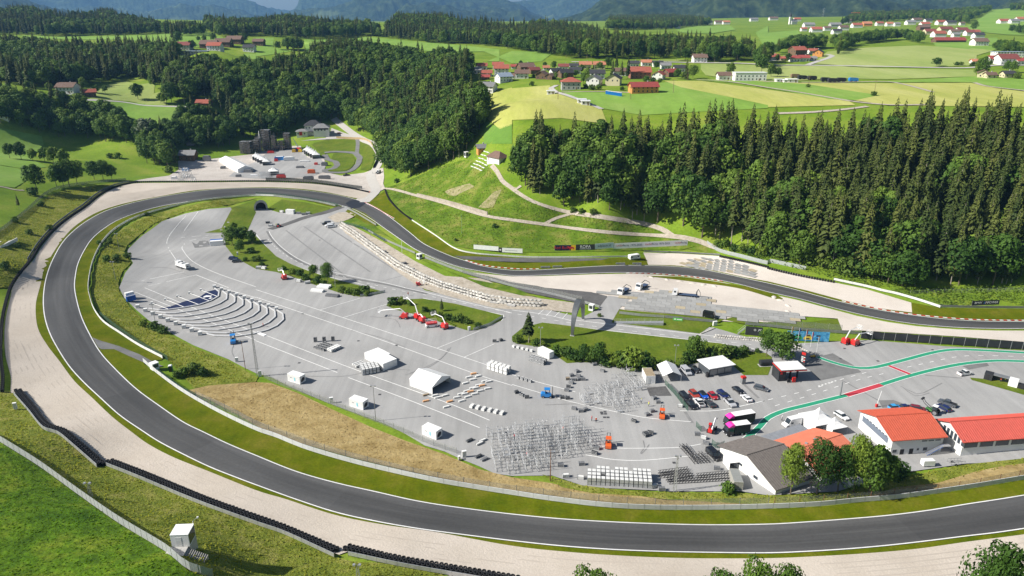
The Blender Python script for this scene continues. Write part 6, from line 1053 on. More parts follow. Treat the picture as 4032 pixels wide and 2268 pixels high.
for s in (-1, 1): wheel(t, -.6, s*.75, .7, .4); wheel(t, 1., s*.7, .5, .3)
# loaded trailer at upper left
p, az, L = pose(T1(0, 1, '1765 1235'), T1(0, 1, '1890 1288')); t = thing('loaded_trailer', 'white trailer loaded with plant units on the upper lot', 'trailer', p, az); B().box(0, 9.5, 0, 2.5, .9, 1.15).build('deck', m_pale, t)
for x0, x1, z1, m in ((.1, .5, 3.4, m_w), (.8, 2.6, 3.2, m_w), (2.9, 4.1, 2.4, m_pale), (4.3, 5.9, 3.0, m_w), (6.2, 7.6, 2.5, m_pale), (7.8, 9.4, 3.0, m_pale)): B().box(x0, x1, .15, 2.35, 1.15, z1).build('plant_unit', m, t)
B().bar((4.9, 1.2, 3.0), (4.9, 1.2, 3.6), .4, 8).build('vent', m_dsteel, t); B().box(9.42, 9.46, .8, 1.5, 1.3, 1.9).build('vent_opening', m_dk, t)
for x in (1.2, 2.4, 3.6, 4.8):
    for y in (.15, 2.35): wheel(t, x, y, .45, .3)
# people
for lb, S, v, hl in (('worker in orange jacket walking on the road by the lawn', T1(1, 2, '1532 80'), 'orange', 'red'), ('worker in orange vest standing in the bench rows', Z1(1, '2110 790'), 'orange', 'red'), ('left worker in red vest walking below the low scaffold', T1(2, 2, '802 1342'), 'red', 'red'), ('worker in orange vest with white helmet below the low scaffold', T1(2, 2, '845 1355'), 'orange', 'white'), ('worker in yellow vest bending by the grey bins', T1(2, 2, '1375 1195'), 'yellow', 'orange'), ('worker with yellow helmet at the scaffold corner', T1(2, 2, '1300 1165'), 'white', 'yellow'), ('person in white walking past the white van', T1(3, 2, '138 1338'), 'white', 'white'), ('worker in yellow vest at the dark shelter', T1(3, 2, '2382 948'), 'yellow', 'yellow'), ('worker in orange vest at the dark shelter', T1(3, 2, '2338 948'), 'orange', 'orange'), ('person by the junction at the access road', T1(1, 1, '1175 302'), 'white', 'white'), ('worker in red deep inside the big scaffold', Z1(2, '965 790'), 'red', 'red'), ('worker in orange at the far side of the big scaffold', Z1(2, '1670 300'), 'orange', 'orange'), ('worker in red at the left of the big scaffold', Z1(2, '720 450'), 'red', 'red'), ('worker in yellow vest beside the red tractor', T1(1, 1, '205 830'), 'yellow', 'yellow')): person(lb, S, v, rnd.uniform(0, 6), hl)
# wear on the asphalt: tyre marks, seams, drain covers
m_mark = M('tyre_mark', (.235, .233, .23), .8, 0, .2, .4); m_drain = M('drain_iron', (.09, .09, .095), .7, .3)
for S in (T(1, 2, '960 430,1250 500,1500 600'), T(1, 2, '1550 860,1750 780,1900 680,1960 600'), T(1, 2, '1500 880,1740 800,1880 700,1935 610'), T(1, 2, '500 890,900 890,1250 820,1550 830'), T(0, 2, '2350 580,2330 640,2370 720'), T(2, 3, '1290 220,1340 150,1320 90'), T(2, 3, '1300 225,1365 160,1380 130'), T(3, 2, '1330 990,1500 1070,1600 1040,1750 960'), T(3, 2, '1350 1000,1480 1090,1620 1060'), T(1, 2, '1150 290,1400 320,1450 400'), T(0, 1, '1500 1250,1700 1250,1900 1330'), T(2, 2, '330 1180,700 1170,1000 1210')): rib('tyre_mark', S, .3, m_mark, .16, paddock)
for S, wd in ((T(0, 1, '1280 1095,1700 1090'), .5), (T(1, 1, '300 870,900 1330'), .9), (T(1, 1, '480 830,1150 1290'), .9), (T(1, 1, '650 790,1480 1320'), 1.), (T(1, 1, '1220 1395,1500 1320'), .4), (T(2, 2, '2330 970,2480 1110'), .9), (T(2, 2, '1740 1250,1810 1360'), 1.), (T(3, 2, '740 930,1100 1130'), .6), (T(3, 2, '1580 880,1950 910'), .5)): rib('asphalt_seam', S, wd, m_mark, .155, paddock)
DR = B().box(-.45, .45, -.45, .45, 0, .02).data('drain_cover', m_drain)
for c, r, s in ((1, 2, '1030 535'), (1, 2, '1415 580'), (1, 2, '470 262'), (1, 2, '435 757'), (2, 2, '2425 635'), (1, 2, '1245 1075'), (3, 2, '770 612'), (3, 2, '1105 738'), (3, 2, '730 716'), (3, 2, '1655 625'), (2, 3, '1630 313'), (2, 2, '900 1255'), (2, 2, '935 1250'), (2, 2, '905 1270'), (2, 2, '940 1270'), (2, 2, '930 1305'), (2, 2, '965 1305'), (1, 1, '640 970')):
    p = at(*T1(c, r, s)); inst('drain_cover', DR, paddock, (p[0], p[1], p[2]+.15))
# ================= signs, mats, cabins, buildings
# ground mats on the gravel
m_mat = M('ground_mat', (.33, .33, .32), .85, 0, .12, .8, .2, 0, .12); m_matt = M('tan_mat', (.42, .36, .25), .85, 0, .12, .8, .2, 0, .1)
def mats(label, S, A, Bp, lx, ly):
    W = G(lin(S, 20))[:, :2]; p, az, _ = pose(A, Bp); t = thing('ground_mats', label, 'mats', p, az); cs, sn = math.cos(az), math.sin(az); L = [((q[0]-p.x)*cs+(q[1]-p.y)*sn, -(q[0]-p.x)*sn+(q[1]-p.y)*cs) for q in W]
    me = [B().box(-lx/2+.04, lx/2-.04, -ly/2+.04, ly/2-.04, 0, .08).data('mat_panel', m) for m in (m_mat, m_matt)]; x0, x1 = min(q[0] for q in L), max(q[0] for q in L); y0, y1 = min(q[1] for q in L), max(q[1] for q in L)
    for j, y in enumerate(np.arange(y0, y1, ly)):
        for x in np.arange(x0, x1, lx)+(lx/2 if j % 2 else 0):
            if inpoly(np.array([x]), np.array([y]), L)[0]:
                wx, wy = p.x+x*cs-y*sn, p.y+x*sn+y*cs; inst('mat_panel', me[1 if rnd.random() < .14 else 0], t, (x, y, float(height(wx, wy))-p.z+.33+rnd.uniform(0, .03)), (rnd.uniform(-.006, .006), rnd.uniform(-.006, .006), rnd.uniform(-.012, .012)))
mats('patchwork of grey ground mats under the crane trucks', T(2, 2, '1100 212,1180 120,1000 80,800 45,1000 30,1400 45,1550 20,1800 80,2030 95,2040 165,2300 190,2560 220') + T(3, 2, '330 280,320 360,0 340') + T(2, 2, '2420 345,2200 310,1700 290'), T1(2, 2, '1100 212'), T1(2, 2, '2420 345'), 4.2, 3.1)
mats('patchwork of grey ground mats on the upper gravel trap', T(2, 1, '1690 1218,1780 1155,1900 1130,2200 1170,2380 1230,2480 1300,2400 1350,2100 1290'), T1(2, 1, '1690 1218'), T1(2, 1, '2400 1350'), 4.2, 3.)
# heaps of raked gravel
GH = B(); 
for k in range(3): pass
def heap(label, S, r, h, group):
    t_ = thing('gravel_heap', label, 'gravel heap', at(*S)+np.array([0, 0, .1]), rnd.uniform(0, 6), group); b = B(); n = 12; V = []
    for rr, z in ((1., 0), (.7, .45), (.35, .85), (.02, 1.)): V += [(r*rr*math.cos(i*.5236)*rnd.uniform(.85, 1.15), r*.6*rr*math.sin(i*.5236)*rnd.uniform(.85, 1.15), h*z) for i in range(n)]
    b.raw(V, [(k*n+i, k*n+(i+1) % n, k*n+n+(i+1) % n, k*n+n+i) for k in range(3) for i in range(n)]); b.build('mound', m_gravel2, t_, True)
for S in ('1400 1345', '1560 1370', '1690 1385', '1820 1405', '1930 1420', '2040 1435'): heap('low heap of raked gravel beside the lower track edge', T1(2, 1, S), 2., .5, 'raked gravel heaps')
for S in ('120 125', '200 180', '200 240', '60 95'): heap('low heap of raked gravel beside the lower track edge', T1(3, 2, S), 2., .5, 'raked gravel heaps')
# arch sculpture
p, az, L = pose(T1(2, 2, '605 485'), T1(2, 2, '715 315')); t = thing('arch_sculpture', 'tall dark curved arch over the access road', 'sculpture', p, az); n = 28; V = []; H_ = 12.; m_arch = M('arch_steel', (.17, .18, .185), .35, .5, .2, .6)
for i in range(n+1):
    a = math.pi*i/n; x = L/2-L/2*math.cos(a); z = H_*math.sin(a)**.8; th = .45+.75*math.sin(a); wd = .5+.7*math.sin(a); r0 = (L/2-th)/(L/2); xi = L/2-(L/2-th)*math.cos(a); zi = max(0, (H_-th*1.6))*math.sin(a)**.8
    V += [(x, -wd, z), (x, wd, z), (xi, wd, zi), (xi, -wd, zi)]
Fs = [(4*i+k, 4*i+(k+1) % 4, 4*i+4+(k+1) % 4, 4*i+4+k) for i in range(n) for k in range(4)]; mesh('arch_band', V, Fs, m_arch, t); B().box(-.4, 1., -.8, .8, -.1, .25).build('footing', m_conc, t); B().box(L-1., L+.4, -.8, .8, -.1, .25).build('footing', m_conc, t)
# marshal cabins
def cabin(label, S, hd, w_=2.2, d=2.2, h=2.5, z=0., name='marshal_cabin'):
    p = Vector(at(*S)); a = Vector(at(*hd)); t = thing(name, label, 'cabin', p+Vector((0, 0, z+.1)), math.atan2(a.y-p.y, a.x-p.x)); B().box(-w_/2, w_/2, -d/2, d/2, 0, h).build('walls', m_w, t); B().box(-w_/2-.12, w_/2+.12, -d/2-.12, d/2+.12, h, h+.12).build('roof', m_w, t)
    for y0, y1, ax in ((-d/2-.02, -d/2+.01, 0), (d/2-.01, d/2+.02, 0)): B().box(-w_/2+.25, w_/2-.25, y0, y1, .95, h-.3).build('window', m_glass, t)
    B().box(w_/2-.01, w_/2+.02, -d/2+.25, d/2-.25, .95, h-.3).build('window', m_glass, t); B().box(-w_/2-.02, -w_/2+.01, -.4, .4, 0, 2.).build('door', m_pale, t); return t
k = 1008/2576; OB = (640, 2020, 320/1870); ob = lambda x, y: (OB[0]+x*OB[2], OB[1]+y*OB[2])
p, az, L = pose(ob(660, 900), ob(985, 760)); z0 = float(height(p.x, p.y)); t = thing('observation_booth', 'white lookout booth on a concrete base with steps at the bottom left', 'booth', (p.x, p.y, z0-.1), az); t.scale = (1.2, 1.2, 1.1)
B().box(0, 2.7, 0, 2.9, -1.5, 1.4).build('plinth', m_conc, t); B().box(0, 2.7, .02, 2.9, 1.4, 3.9).build('cabin_walls', m_w, t); B().box(-.03, 2.73, -.03, 2.93, 3.9, 4.0).build('cabin_roof', m_w, t); B().box(.2, 2.5, -.03, .03, 1.75, 3.7).build('front_window', m_glass, t); B().box(.1, 2.6, -.05, -.02, 1.62, 1.74).build('window_sill', m_pale, t); B().box(-.03, .01, 1.2, 2.1, 1.4, 3.4).build('door', m_pale, t); B().box(2.69, 2.73, .4, 2.4, 1.9, 3.6).build('side_window', m_glass, t)
B().box(-3.6, -.01, .3, 3.4, -1.5, 1.38).build('platform', m_conc, t)
for i in range(10): B().box(-2.9+.0*i, -.15, .28-.3*(i+1), .3-.3*i, -1.5, 1.25-.17*i-.17).build('step', M('step_concrete', (.38, .36, .32), .8), t)
b = B(); b.bar((2.7, .1, 4.), (2.7, .1, 4.5), .05); b.bar((2.7, .1, 4.5), (3.8, -.3, 4.55), .05); b.build('lamp_arm', m_w, t); B().bar((3.8, -.3, 4.55), (3.8, -.3, 4.3), .16, 8).build('lamp_head', m_w, t)
cabin('white marshal cabin beside the green portable toilet', T1(0, 2, '1560 820'), T1(0, 2, '1640 800')); cabin('white marshal cabin beside the rail above the boulder wall', T1(1, 1, '1645 1155'), T1(1, 1, '1720 1175')); cabin('white cabin at the start of the slip road beside the arch', T1(2, 2, '800 225'), T1(2, 2, '850 235'), 2, 2, 2.6); cabin('small white watch cabin on the hill terrace', T1(1, 1, '2118 135'), T1(1, 1, '2180 150'), 2.4, 2.4, 3.6)
t = thing('portable_toilet', 'green portable toilet with white roof beside the marshal cabin', 'toilet', at(*T1(0, 2, '1722 838')), .3); B().box(-.6, .6, -.6, .6, 0, 2.1).build('walls', M('toilet_green', (.03, .16, .11), .6), t); B().ext([(-.65, 2.1), (.65, 2.1), (.4, 2.35), (-.4, 2.35)], -.65, .65).build('roof', m_w, t); B().box(-.35, .35, -.63, -.59, .1, 1.9).build('door', M('door_brown', (.1, .06, .05), .6), t)
for lb, S, w_, h in (('white electric cabinet beside the rough bank', T1(0, 2, '1555 365'), .8, 1.5), ('white electric cabinet at the foot of the dark mast', T1(1, 2, '42 890'), 1.1, 2.), ('white electric cabinet beside the paddock fence', T1(1, 2, '760 1160'), 1.1, 2.), ('white electric cabinet at the end of the lawn with lifts', T1(1, 2, '2145 430'), .9, 1.6), ('white electric cabinet between two lamp poles', T1(0, 2, '2385 745'), 1., 1.7), ('white cabinet by the scaffold and hay slope', T1(1, 3, '2095 255'), 1.2, 2.), ('small white post by the scaffold', T1(1, 3, '2045 280'), .6, 1.1), ('white cabinet at the lawn behind the ramp', T1(2, 2, '2040 380'), 1.8, 1.8), ('white cabinet beside the mesh fence post', T1(0, 1, '2392 1120'), .8, 1.6), ('white block on the meadow beside the tyre wall', T1(0, 2, '160 1225'), .9, 2.2)):
    t = thing('electric_cabinet', lb, 'cabinet', at(*S)+np.array([0, 0, .1]), .3); B().box(-w_/2, w_/2, -.3, .3, .1, h).build('housing', m_w, t); B().box(-w_/2-.04, w_/2+.04, -.35, .35, h, h+.06).build('lid', m_w, t); B().box(-w_/2+.08, w_/2-.08, -.32, -.3, .25, h-.1).build('door', m_pale, t); B().box(-w_/2, w_/2, -.28, .28, -.1, .1).build('base', m_conc, t)
# left stand on the bank
p, az, L = pose(T1(0, 1, '10 1050'), T1(0, 1, '185 985')); t = thing('lookout_stand', 'white concrete lookout with canopy on the left bank', 'lookout', p, az); B().box(0, L, 0, .35, -.5, 1.1).build('parapet', m_pale, t); B().box(0, L*.9, .35, 3.2, -.5, .2).build('deck', m_conc, t)
for x in (.5, 2.5):
    for y in (1., 2.6): B().bar((x, y, .2), (x, y, 2.6), .05).build('pole', m_steel, t)
B().box(.2, 2.9, .7, 3., 2.6, 2.75).build('canopy', m_w, t)
# caravan
p, az = head(T1(2, 1, '1165 1160'), T1(2, 1, '1290 1160')); t = thing('caravan', 'white caravan on the grass beside the upper gravel trap', 'caravan', p, az); B().ext([(-3.1, .5), (-3.2, 2.2), (-2.9, 2.75), (2.5, 2.75), (3.1, 1.7), (3.1, .5)], -1.15, 1.15).build('body', m_w, t)
for x in (-2.2, 1.9): B().box(x-.5, x+.5, -1.18, -1.14, 1.4, 2.1).build('window', m_glass, t)
B().box(.4, 1.1, -1.18, -1.14, .6, 2.3).build('door', m_pale, t); wheel(t, 0, -1.05, .34); wheel(t, 0, 1.05, .34); B().bar((3.1, 0, .6), (4.4, 0, .55), .08).build('drawbar', m_dsteel, t)
# boards with writing
m_ink = M('print_dark', (.05, .06, .1), .5); m_prt = M('print_red', (.5, .03, .05), .5); m_yel = M('print_yellow', (.8, .5, .03), .5); m_navy = M('print_navy', (.012, .015, .06), .45); FR = (math.pi/2, 0, 0)
t, L = board('dark board with red bull emblem and wordmark on the embankment', T1(2, 1, '430 1078'), T1(2, 1, '640 1072'), 2.9, .4, m_navy); text(t, 'Red Bull', 2.3, (L*.3, -.03, 1.85), FR, m_prt); B().box(L*.78, L, -.03, -.005, .4, 3.3).build('yellow_field', m_yel, t)
q = B(); q.v = [(L*.6+x*L*.33, -.05, .7+z*2.2) for x, z in ((0, .75), (.15, .95), (.3, .75), (.6, .85), (.95, .6), (1, .25), (.85, .1), (.8, .35), (.5, .3), (.4, .05), (.28, .05), (.3, .4), (.12, .45))]; q.f = [tuple(range(12, -1, -1))]; q.build('bull_emblem', m_prt, t)
t, L = board('black board lettered ROPA beside the bull board', T1(2, 1, '642 1072'), T1(2, 1, '832 1068'), 2.9, .4, m_blk); text(t, 'ROPA', 2.2, (L*.5, -.03, 2.), FR, m_w); B().box(L*.2, L*.8, -.03, -.005, .75, .95).build('small_line', m_pale, t)
t, L = board('pale board lettered adplace.at on the embankment', T1(2, 1, '835 1066'), T1(2, 1, '1020 1062'), 3., .4, M('pale_blue_board', (.62, .72, .78), .5)); text(t, 'adplace.at', 1.9, (L*.5, -.03, 2.), FR, m_ink)
def lr(t, x, w_, L):
    for dx, s, c in ((0, 'Lecker', m_prt), (w_*.5, 'Racing', m_ink)): text(t, s, 1.35, (x+dx, -.03, 2.1), FR, c, 'LEFT', shear=.3)
t, L = board('long white board with racing team name and years 1975-2025', T1(2, 1, '1022 1062'), T1(2, 1, '1762 1058'), 3., .4, m_w); lr(t, L*.03, L*.17, L); text(t, '1975-2025', 1.5, (L*.30, -.03, 2.), FR, m_ink); lr(t, L*.42, L*.17, L); text(t, '1975-2025', 1.5, (L*.68, -.03, 2.), FR, m_ink); lr(t, L*.82, L*.16, L)
t, L = board('white board with small black crest beside the white rail', T1(1, 1, '2190 1062'), T1(1, 1, '2440 1090'), 2.4, .3, m_w); t, L = board('narrow black board with round crest', T1(1, 1, '2442 1091'), T1(1, 1, '2474 1094'), 2.4, .3, m_blk); B().bar((L/2, -.04, 1.5), (L/2, -.01, 1.5), .45, 16).build('crest', m_pale, t)
t, L = board('white board with thin grey script at the end of the rail', T1(1, 1, '2476 1094'), T1(2, 1, '105 1112'), 2.4, .3, m_w); B().box(L*.15, L*.75, -.03, -.005, 1.3, 1.5).build('script_line', m_dsteel, t)
t, L = board('black BMW M POWER board in front of the green undergrowth', T1(3, 2, '2045 195'), T1(3, 2, '2315 195'), 2.1, .9, m_blk); text(t, 'BMW', 1.4, (L*.22, -.03, 1.95), FR, m_w); text(t, 'M', 1.5, (L*.52, -.03, 1.95), FR, m_w, shear=.3); text(t, 'POWER', 1.4, (L*.76, -.03, 1.95), FR, m_w)
for x, c in ((.42, (.05, .3, .7)), (.445, (.02, .05, .3)), (.47, (.6, .03, .05))): q = B(); q.v = [(L*x, -.03, 1.5), (L*x+.25, -.03, 1.5), (L*x+.65, -.03, 2.4), (L*x+.4, -.03, 2.4)]; q.f = [(0, 1, 2, 3)]; q.build('stripe', M('stripe_%d' % int(x*1000), c, .5), t)
t, L = board('black board with round badge and M letter beside the steel stairs', T1(2, 2, '2345 470'), T1(2, 2, '2515 488'), 3.6, .1, m_blk); B().bar((L*.55, -.04, 2.4), (L*.55, -.01, 2.4), .5, 16).build('badge', m_steel, t); text(t, 'M', 1.4, (L*.8, -.03, 2.4), FR, m_w, shear=.3)
t, L = board('green banner on the rail beside the lawn', T1(2, 2, '1620 332'), T1(2, 2, '1715 340'), 1.2, .3, M('banner_green', (.10, .5, .08), .5)); B().bar((L*.2, -.04, .9), (L*.2, -.01, .9), .35, 12).build('emblem', m_w, t); B().box(L*.38, L*.92, -.03, -.005, .7, 1.05).build('text_line', m_w, t)
m_bsky, nd, lk, bs = newmat('banner_sky'); f = noise(nd, lk, .8, 4, .6); lk.new(ramp(nd, lk, f, ((.35, (.02, .16, .38)), (.55, (.08, .38, .62)), (.75, (.4, .68, .82)))), bs.inputs['Base Color'])
t, L = board('long blue banner printed with a green, a yellow and a blue car', T1(3, 2, '185 530'), T1(3, 2, '608 548'), 4., .2, m_bsky)
for x, c in ((.26, (.05, .35, .12)), (.5, (.75, .55, .05)), (.74, (.05, .3, .6))):
    q = B(); w_ = L*.2; q.v = [(L*x+a*w_, -.03, .8+b_*2.2) for a, b_ in ((-.5, 0), (.5, 0), (.52, .4), (.35, .6), (.25, .95), (-.25, .95), (-.35, .6), (-.52, .4))]; q.f = [tuple(range(8))]; q.build('printed_car', M('printcar_%d' % int(x*100), c, .5), t); B().box(L*x-w_*.24, L*x+w_*.24, -.05, -.035, 2.2, 2.75).build('printed_windscreen', m_dk, t); B().box(L*x-w_*.2, L*x+w_*.2, -.05, -.035, 1., 1.5).build('printed_grille', m_dk, t)
# flags
for S, c, lb in (('222 545', (.8, .5, .05), 'yellow and white'), ('295 560', (.05, .12, .5), 'blue'), ('368 575', (.6, .05, .08), 'red and white'), ('425 600', (.7, .1, .15), 'pale red'), ('487 650', (.75, .75, .75), 'white and black')):
    t = thing('flag_mast', f'tall mast with a narrow {lb} flag before the car banner', 'flag', at(*T1(3, 2, S)), .2); B().bar((0, 0, 0), (0, 0, 6.5), .05, 6).build('mast', m_w, t); q = B(); q.v = [(.05+(.55 if i % 2 else 0)*(1 if i < 8 else .6), .06*math.sin(i*1.3), 6.4-.55*(i//2)) for i in range(12)]; q.f = [(2*i, 2*i+1, 2*i+3, 2*i+2) for i in range(5)]; q.build('flag', M('flag_'+lb.replace(' ', '_'), c, .7), t)
# fuel station
A_, Bp = Z1(7, '262 732'), Z1(7, '556 716'); p, az, L = pose(A_, Bp); dv = Vector(at(*Z1(7, '170 628')))-p; D_ = abs(-dv.x*math.sin(az)+dv.y*math.cos(az)); m_red = M('sign_red', (.55, .03, .025), .45)
t = thing('fuel_station', 'small fuel station with white flat roof and red edge', 'fuel station', (p.x, p.y, float(height(p.x, p.y))+.13), az); B().box(0, L, 0, D_, 4.3, 4.75).build('canopy', m_blk, t); B().box(.1, L-.1, .1, D_-.1, 4.75, 4.82).build('canopy_roof', m_pale, t); B().box(-.06, L+.06, -.06, 0, 4.25, 4.5).build('red_edge', m_red, t); B().box(-.06, 0, -.05, D_, 4.25, 4.6).build('red_edge', m_red, t); B().box(.1, 2.6, D_*.2, D_-.2, 0, 4.3).build('kiosk', m_blk, t); B().box(.6, 1.3, D_*.2-.03, D_*.2, 2.6, 3.3).build('kiosk_sign', m_red, t)
for x, y in ((L*.55, D_*.45), (L*.85, D_*.5)): B().box(x-.25, x+.25, y-.25, y+.25, 0, 4.3).build('pillar', m_dk, t)
text(t, '•=•', .5, (L*.5, -.08, 4.55), FR, m_w)
t = thing('fuel_pump', 'red fuel pump on its island before the station', 'fuel pump', at(*Z1(7, '420 722')), az); B().box(-2.4, 2.4, -.35, .35, .05, .25).build('island', m_conc, t); B().box(-.55, .55, -.3, .3, .25, 2.1).build('pump_body', m_red, t); B().box(-1.7, -1.1, -.25, .25, .25, 1.2).build('side_unit', m_dk, t); B().box(-2.3, -1.9, -.2, .2, .25, 1.6).build('post', m_dk, t)
t = thing('price_sign', 'tall black and red price pylon beside the round tree', 'sign', at(*Z1(7, '520 535')), az-.9); B().box(-.9, .9, -.12, .12, 0, 6.).build('pylon', m_blk, t); B().box(-.7, .7, -.15, -.12, 4.6, 5.6).build('red_logo', m_red, t)
for i in range(4): B().box(-.65, .1, -.15, -.12, 3.6-i*.55, 3.9-i*.55).build('fuel_name', m_pale, t); B().box(.2, .7, -.15, -.12, 3.6-i*.55, 3.9-i*.55).build('price', m_red if i % 2 else m_pale, t)
t = thing('fuel_tank', 'dark cylindrical tank on a plinth behind the fuel station', 'tank', at(*Z1(7, '100 525')), .1); B().bar((-2.2, 0, 1.3), (2.2, 0, 1.3), 1.1, 16).build('shell', m_blk, t); B().box(-2.6, 2.6, -1.2, 1.2, -.1, .2).build('plinth', m_conc, t); B().box(-1.5, -1.2, -.9, .9, .2, .5).build('saddle', m_dsteel, t); B().box(1.2, 1.5, -.9, .9, .2, .5).build('saddle', m_dsteel, t)
t = thing('ticket_machine', 'grey service pillar with red top at the parking kerb', 'machine', at(*T1(2, 2, '2322 965')), .2); B().box(-.65, .65, -.6, .6, 0, 2.3).build('housing', m_dsteel, t); B().box(-.75, .75, -.7, .7, 2.3, 2.9).build('hood', m_red, t); B().box(-1., 1., -.9, .9, -.05, .12).build('plinth', m_conc, t)
t = thing('quad_bike', 'small quad bike on the road beside the flags', 'quad bike', at(*T1(3, 2, '450 700')), .2); B().ext([(-.9, .5), (-.8, .85), (.2, .8), (.5, 1.05), (.9, .7), (.9, .5)], -.35, .35).build('body', P_['yellow'], t)
for x in (-.65, .65):
    for s in (-1, 1): wheel(t, x, s*.5, .3, .25)
# gable buildings from their roof lines
def PZ(S, z):
    d = rays([S])[0]; k_ = (z-CAMZ)/d[2]; return Vector((d[0]*k_, d[1]*k_, z))
m_rred = M('red_roof_tiles', (.50, .10, .055), .65, 0, .12, .8); m_rred2 = M('crimson_roof_tiles', (.52, .095, .07), .6, 0, .12, .8); m_rsal = M('salmon_roof', (.56, .17, .10), .7, 0, .1, .5); m_rgrey = M('old_grey_tiles', (.155, .138, .128), .85, 0, .25, 1.2); m_wall = M('render_white', (.72, .72, .70), .8, 0, .06, .4); m_pane = M('window_pane', (.05, .06, .075), .12, 0, .1, 1., .6)
def gable(label, A, Bp, zr, E, ze, wall, roof, name='building', ov=.7, wins=(), doors=(), ribs=.7, cat='building', half=None):
    a, b = PZ(A, zr), PZ(Bp, zr); az = math.atan2(b.y-a.y, b.x-a.x); L = (b-a).length; c_, s_ = math.cos(az), math.sin(az); e = PZ(E, ze); dd = e-a; hw = half or abs(-dd.x*s_+dd.y*c_); g = float(height((a.x+b.x)/2, (a.y+b.y)/2)); t = thing(name, label, cat, (a.x, a.y, g), az); hr, he = zr-g, ze-g; w_ = hw-ov; wz = he+(hr-he)*ov/hw
    B().ext([(-w_, -1.), (w_, -1.), (w_, wz-.12), (0, hr-.15), (-w_, wz-.12)], ov, L-ov, 'x').build('walls', wall, t)
    for s in (-1, 1):
        q = B(); n = max(1, int(L/ribs)); q.raw([(0, 0, hr), (L, 0, hr), (L, s*hw, he), (0, s*hw, he), (0, 0, hr-.2), (L, 0, hr-.2), (L, s*hw, he-.2), (0, s*hw, he-.2)], [(0, 1, 2, 3) if s < 0 else (3, 2, 1, 0), (4, 5, 6, 7)[::(-1 if s < 0 else 1)], (3, 2, 6, 7), (0, 3, 7, 4), (1, 2, 6, 5)]); o = q.build('roof_slope', roof, t); rb = B()
        for i in range(n+1): x = L*i/n; rb.bar((x, 0, hr+.02), (x, s*hw, he+.02), .07, 4)
        rb.build('roof_ribs', roof, o)
    B().bar((0, 0, hr+.02), (L, 0, hr+.02), .16, 6).build('ridge_cap', roof, t)
    for side, x, z, ww, hh in wins:
        y = -w_-.03 if side == 'n' else 0; f = (B().box(x-ww/2, x+ww/2, y-.03, y+.04, z, z+hh) if side == 'n' else B().box(ov-.06, ov+.02, x-ww/2, x+ww/2, z, z+hh)).build('window', m_pane, t); fr = B()
        if side == 'n': fr.box(x-ww/2-.1, x+ww/2+.1, y-.02, y+.01, z-.12, z); fr.box(x-ww/2-.1, x+ww/2+.1, y-.02, y+.01, z+hh, z+hh+.1)
        else: fr.box(ov-.08, ov+.0, x-ww/2-.1, x+ww/2+.1, z-.12, z)
        fr.build('frame', m_pale, f)
    for x, ww, hh in doors: B().box(x-ww/2, x+ww/2, -w_-.06, -w_+.02, 0, hh).build('door', m_dk, t)
    return t, L, hw, hr, he
t, L, hw, hr, he = gable('long hall with salmon red roof behind the leafy trees', Z1(4, '600 795'), Z1(4, '1225 587'), 6.3, Z1(4, '980 1175'), 3.2, m_wall, m_rsal)
for x, y in ((L*.28, hw*.25), (L*.5, hw*.3)): B().bar((x, y-.9, hr-.1), (x+.4, y-1.4, hr-.2), .35, 8).build('roof_vent', m_steel, t)
B().box(-1., L*.9, hw, hw+3.5, he-.3, he-.15).build('metal_canopy', m_steel, t)
gable('old white hall with weathered grey tile roof', Z1(4, '-70 868'), Z1(4, '440 715'), 6.6, Z1(4, '395 1330'), 2.9, m_wall, m_rgrey, wins=(('w', -3.5, 1., 1.6, .9), ('w', 2.8, 1.5, 2.2, .7)))
WN = [('n', x, 1.3, 1.2, 1.) for x in (1.9, 11.2)]+[('n', 9., 1.5, .6, .7)]+[('n', x, 4.3, 1.6, .4) for x in (10.5, 12.5, 14.6)]+[('w', y, 4., .9, 1.2) for y in (-5, -3.5, -2, -.5, 1, 2.5, 4)]
t, L, hw, hr, he = gable('white two storey building with orange red roof and outside stairs', Z1(5, '212 127'), Z1(5, '668 97'), 8.3, Z1(5, '350 335'), 5.4, m_wall, m_rred, wins=WN, doors=((4.2, 1.2, 2.2), (7., 1.2, 2.2)))
B().box(.6, .69, -hw*.7, hw*.75, 3.2, 5.).build('gable_band', M('slate_cladding', (.16, .19, .24), .6), t)
st_ = B(); n = 14
for i in range(n): st_.box(L*.62+i*.35, L*.62+i*.35+.36, -hw-.7, -hw+.5, .2+i*.2, .26+i*.2)
o = st_.build('stairs', m_steel, t); rl = B(); rl.bar((L*.62, -hw-.7, 1.1), (L*.62+n*.35, -hw-.7, 1.1+n*.2), .05); rl.bar((L*.62, -hw-.7, .2), (L*.62+n*.35, -hw-.7, .2+n*.2), .08); rl.build('handrail', M('blue_rail', (.05, .12, .35), .5), o); B().box(L*.62+n*.35, L*.62+n*.35+2.6, -hw-.7, -hw+.6, 2.95, 3.05).build('landing', m_steel, t)
t, L, hw, hr, he = gable('white building with crimson roof and glazed gable at the right edge', Z1(5, '832 172'), Z1(5, '1640 118'), 8.3, Z1(5, '967 347'), 5.4, m_wall, m_rred2, wins=[('n', x, 2.7, 4., 1.6) for x in (3.2, 8., 12.8, 17.6)]+[('w', y, 3.2, 1., 2.2) for y in (-5.5, -4, -2.5, -1, .5, 2)])
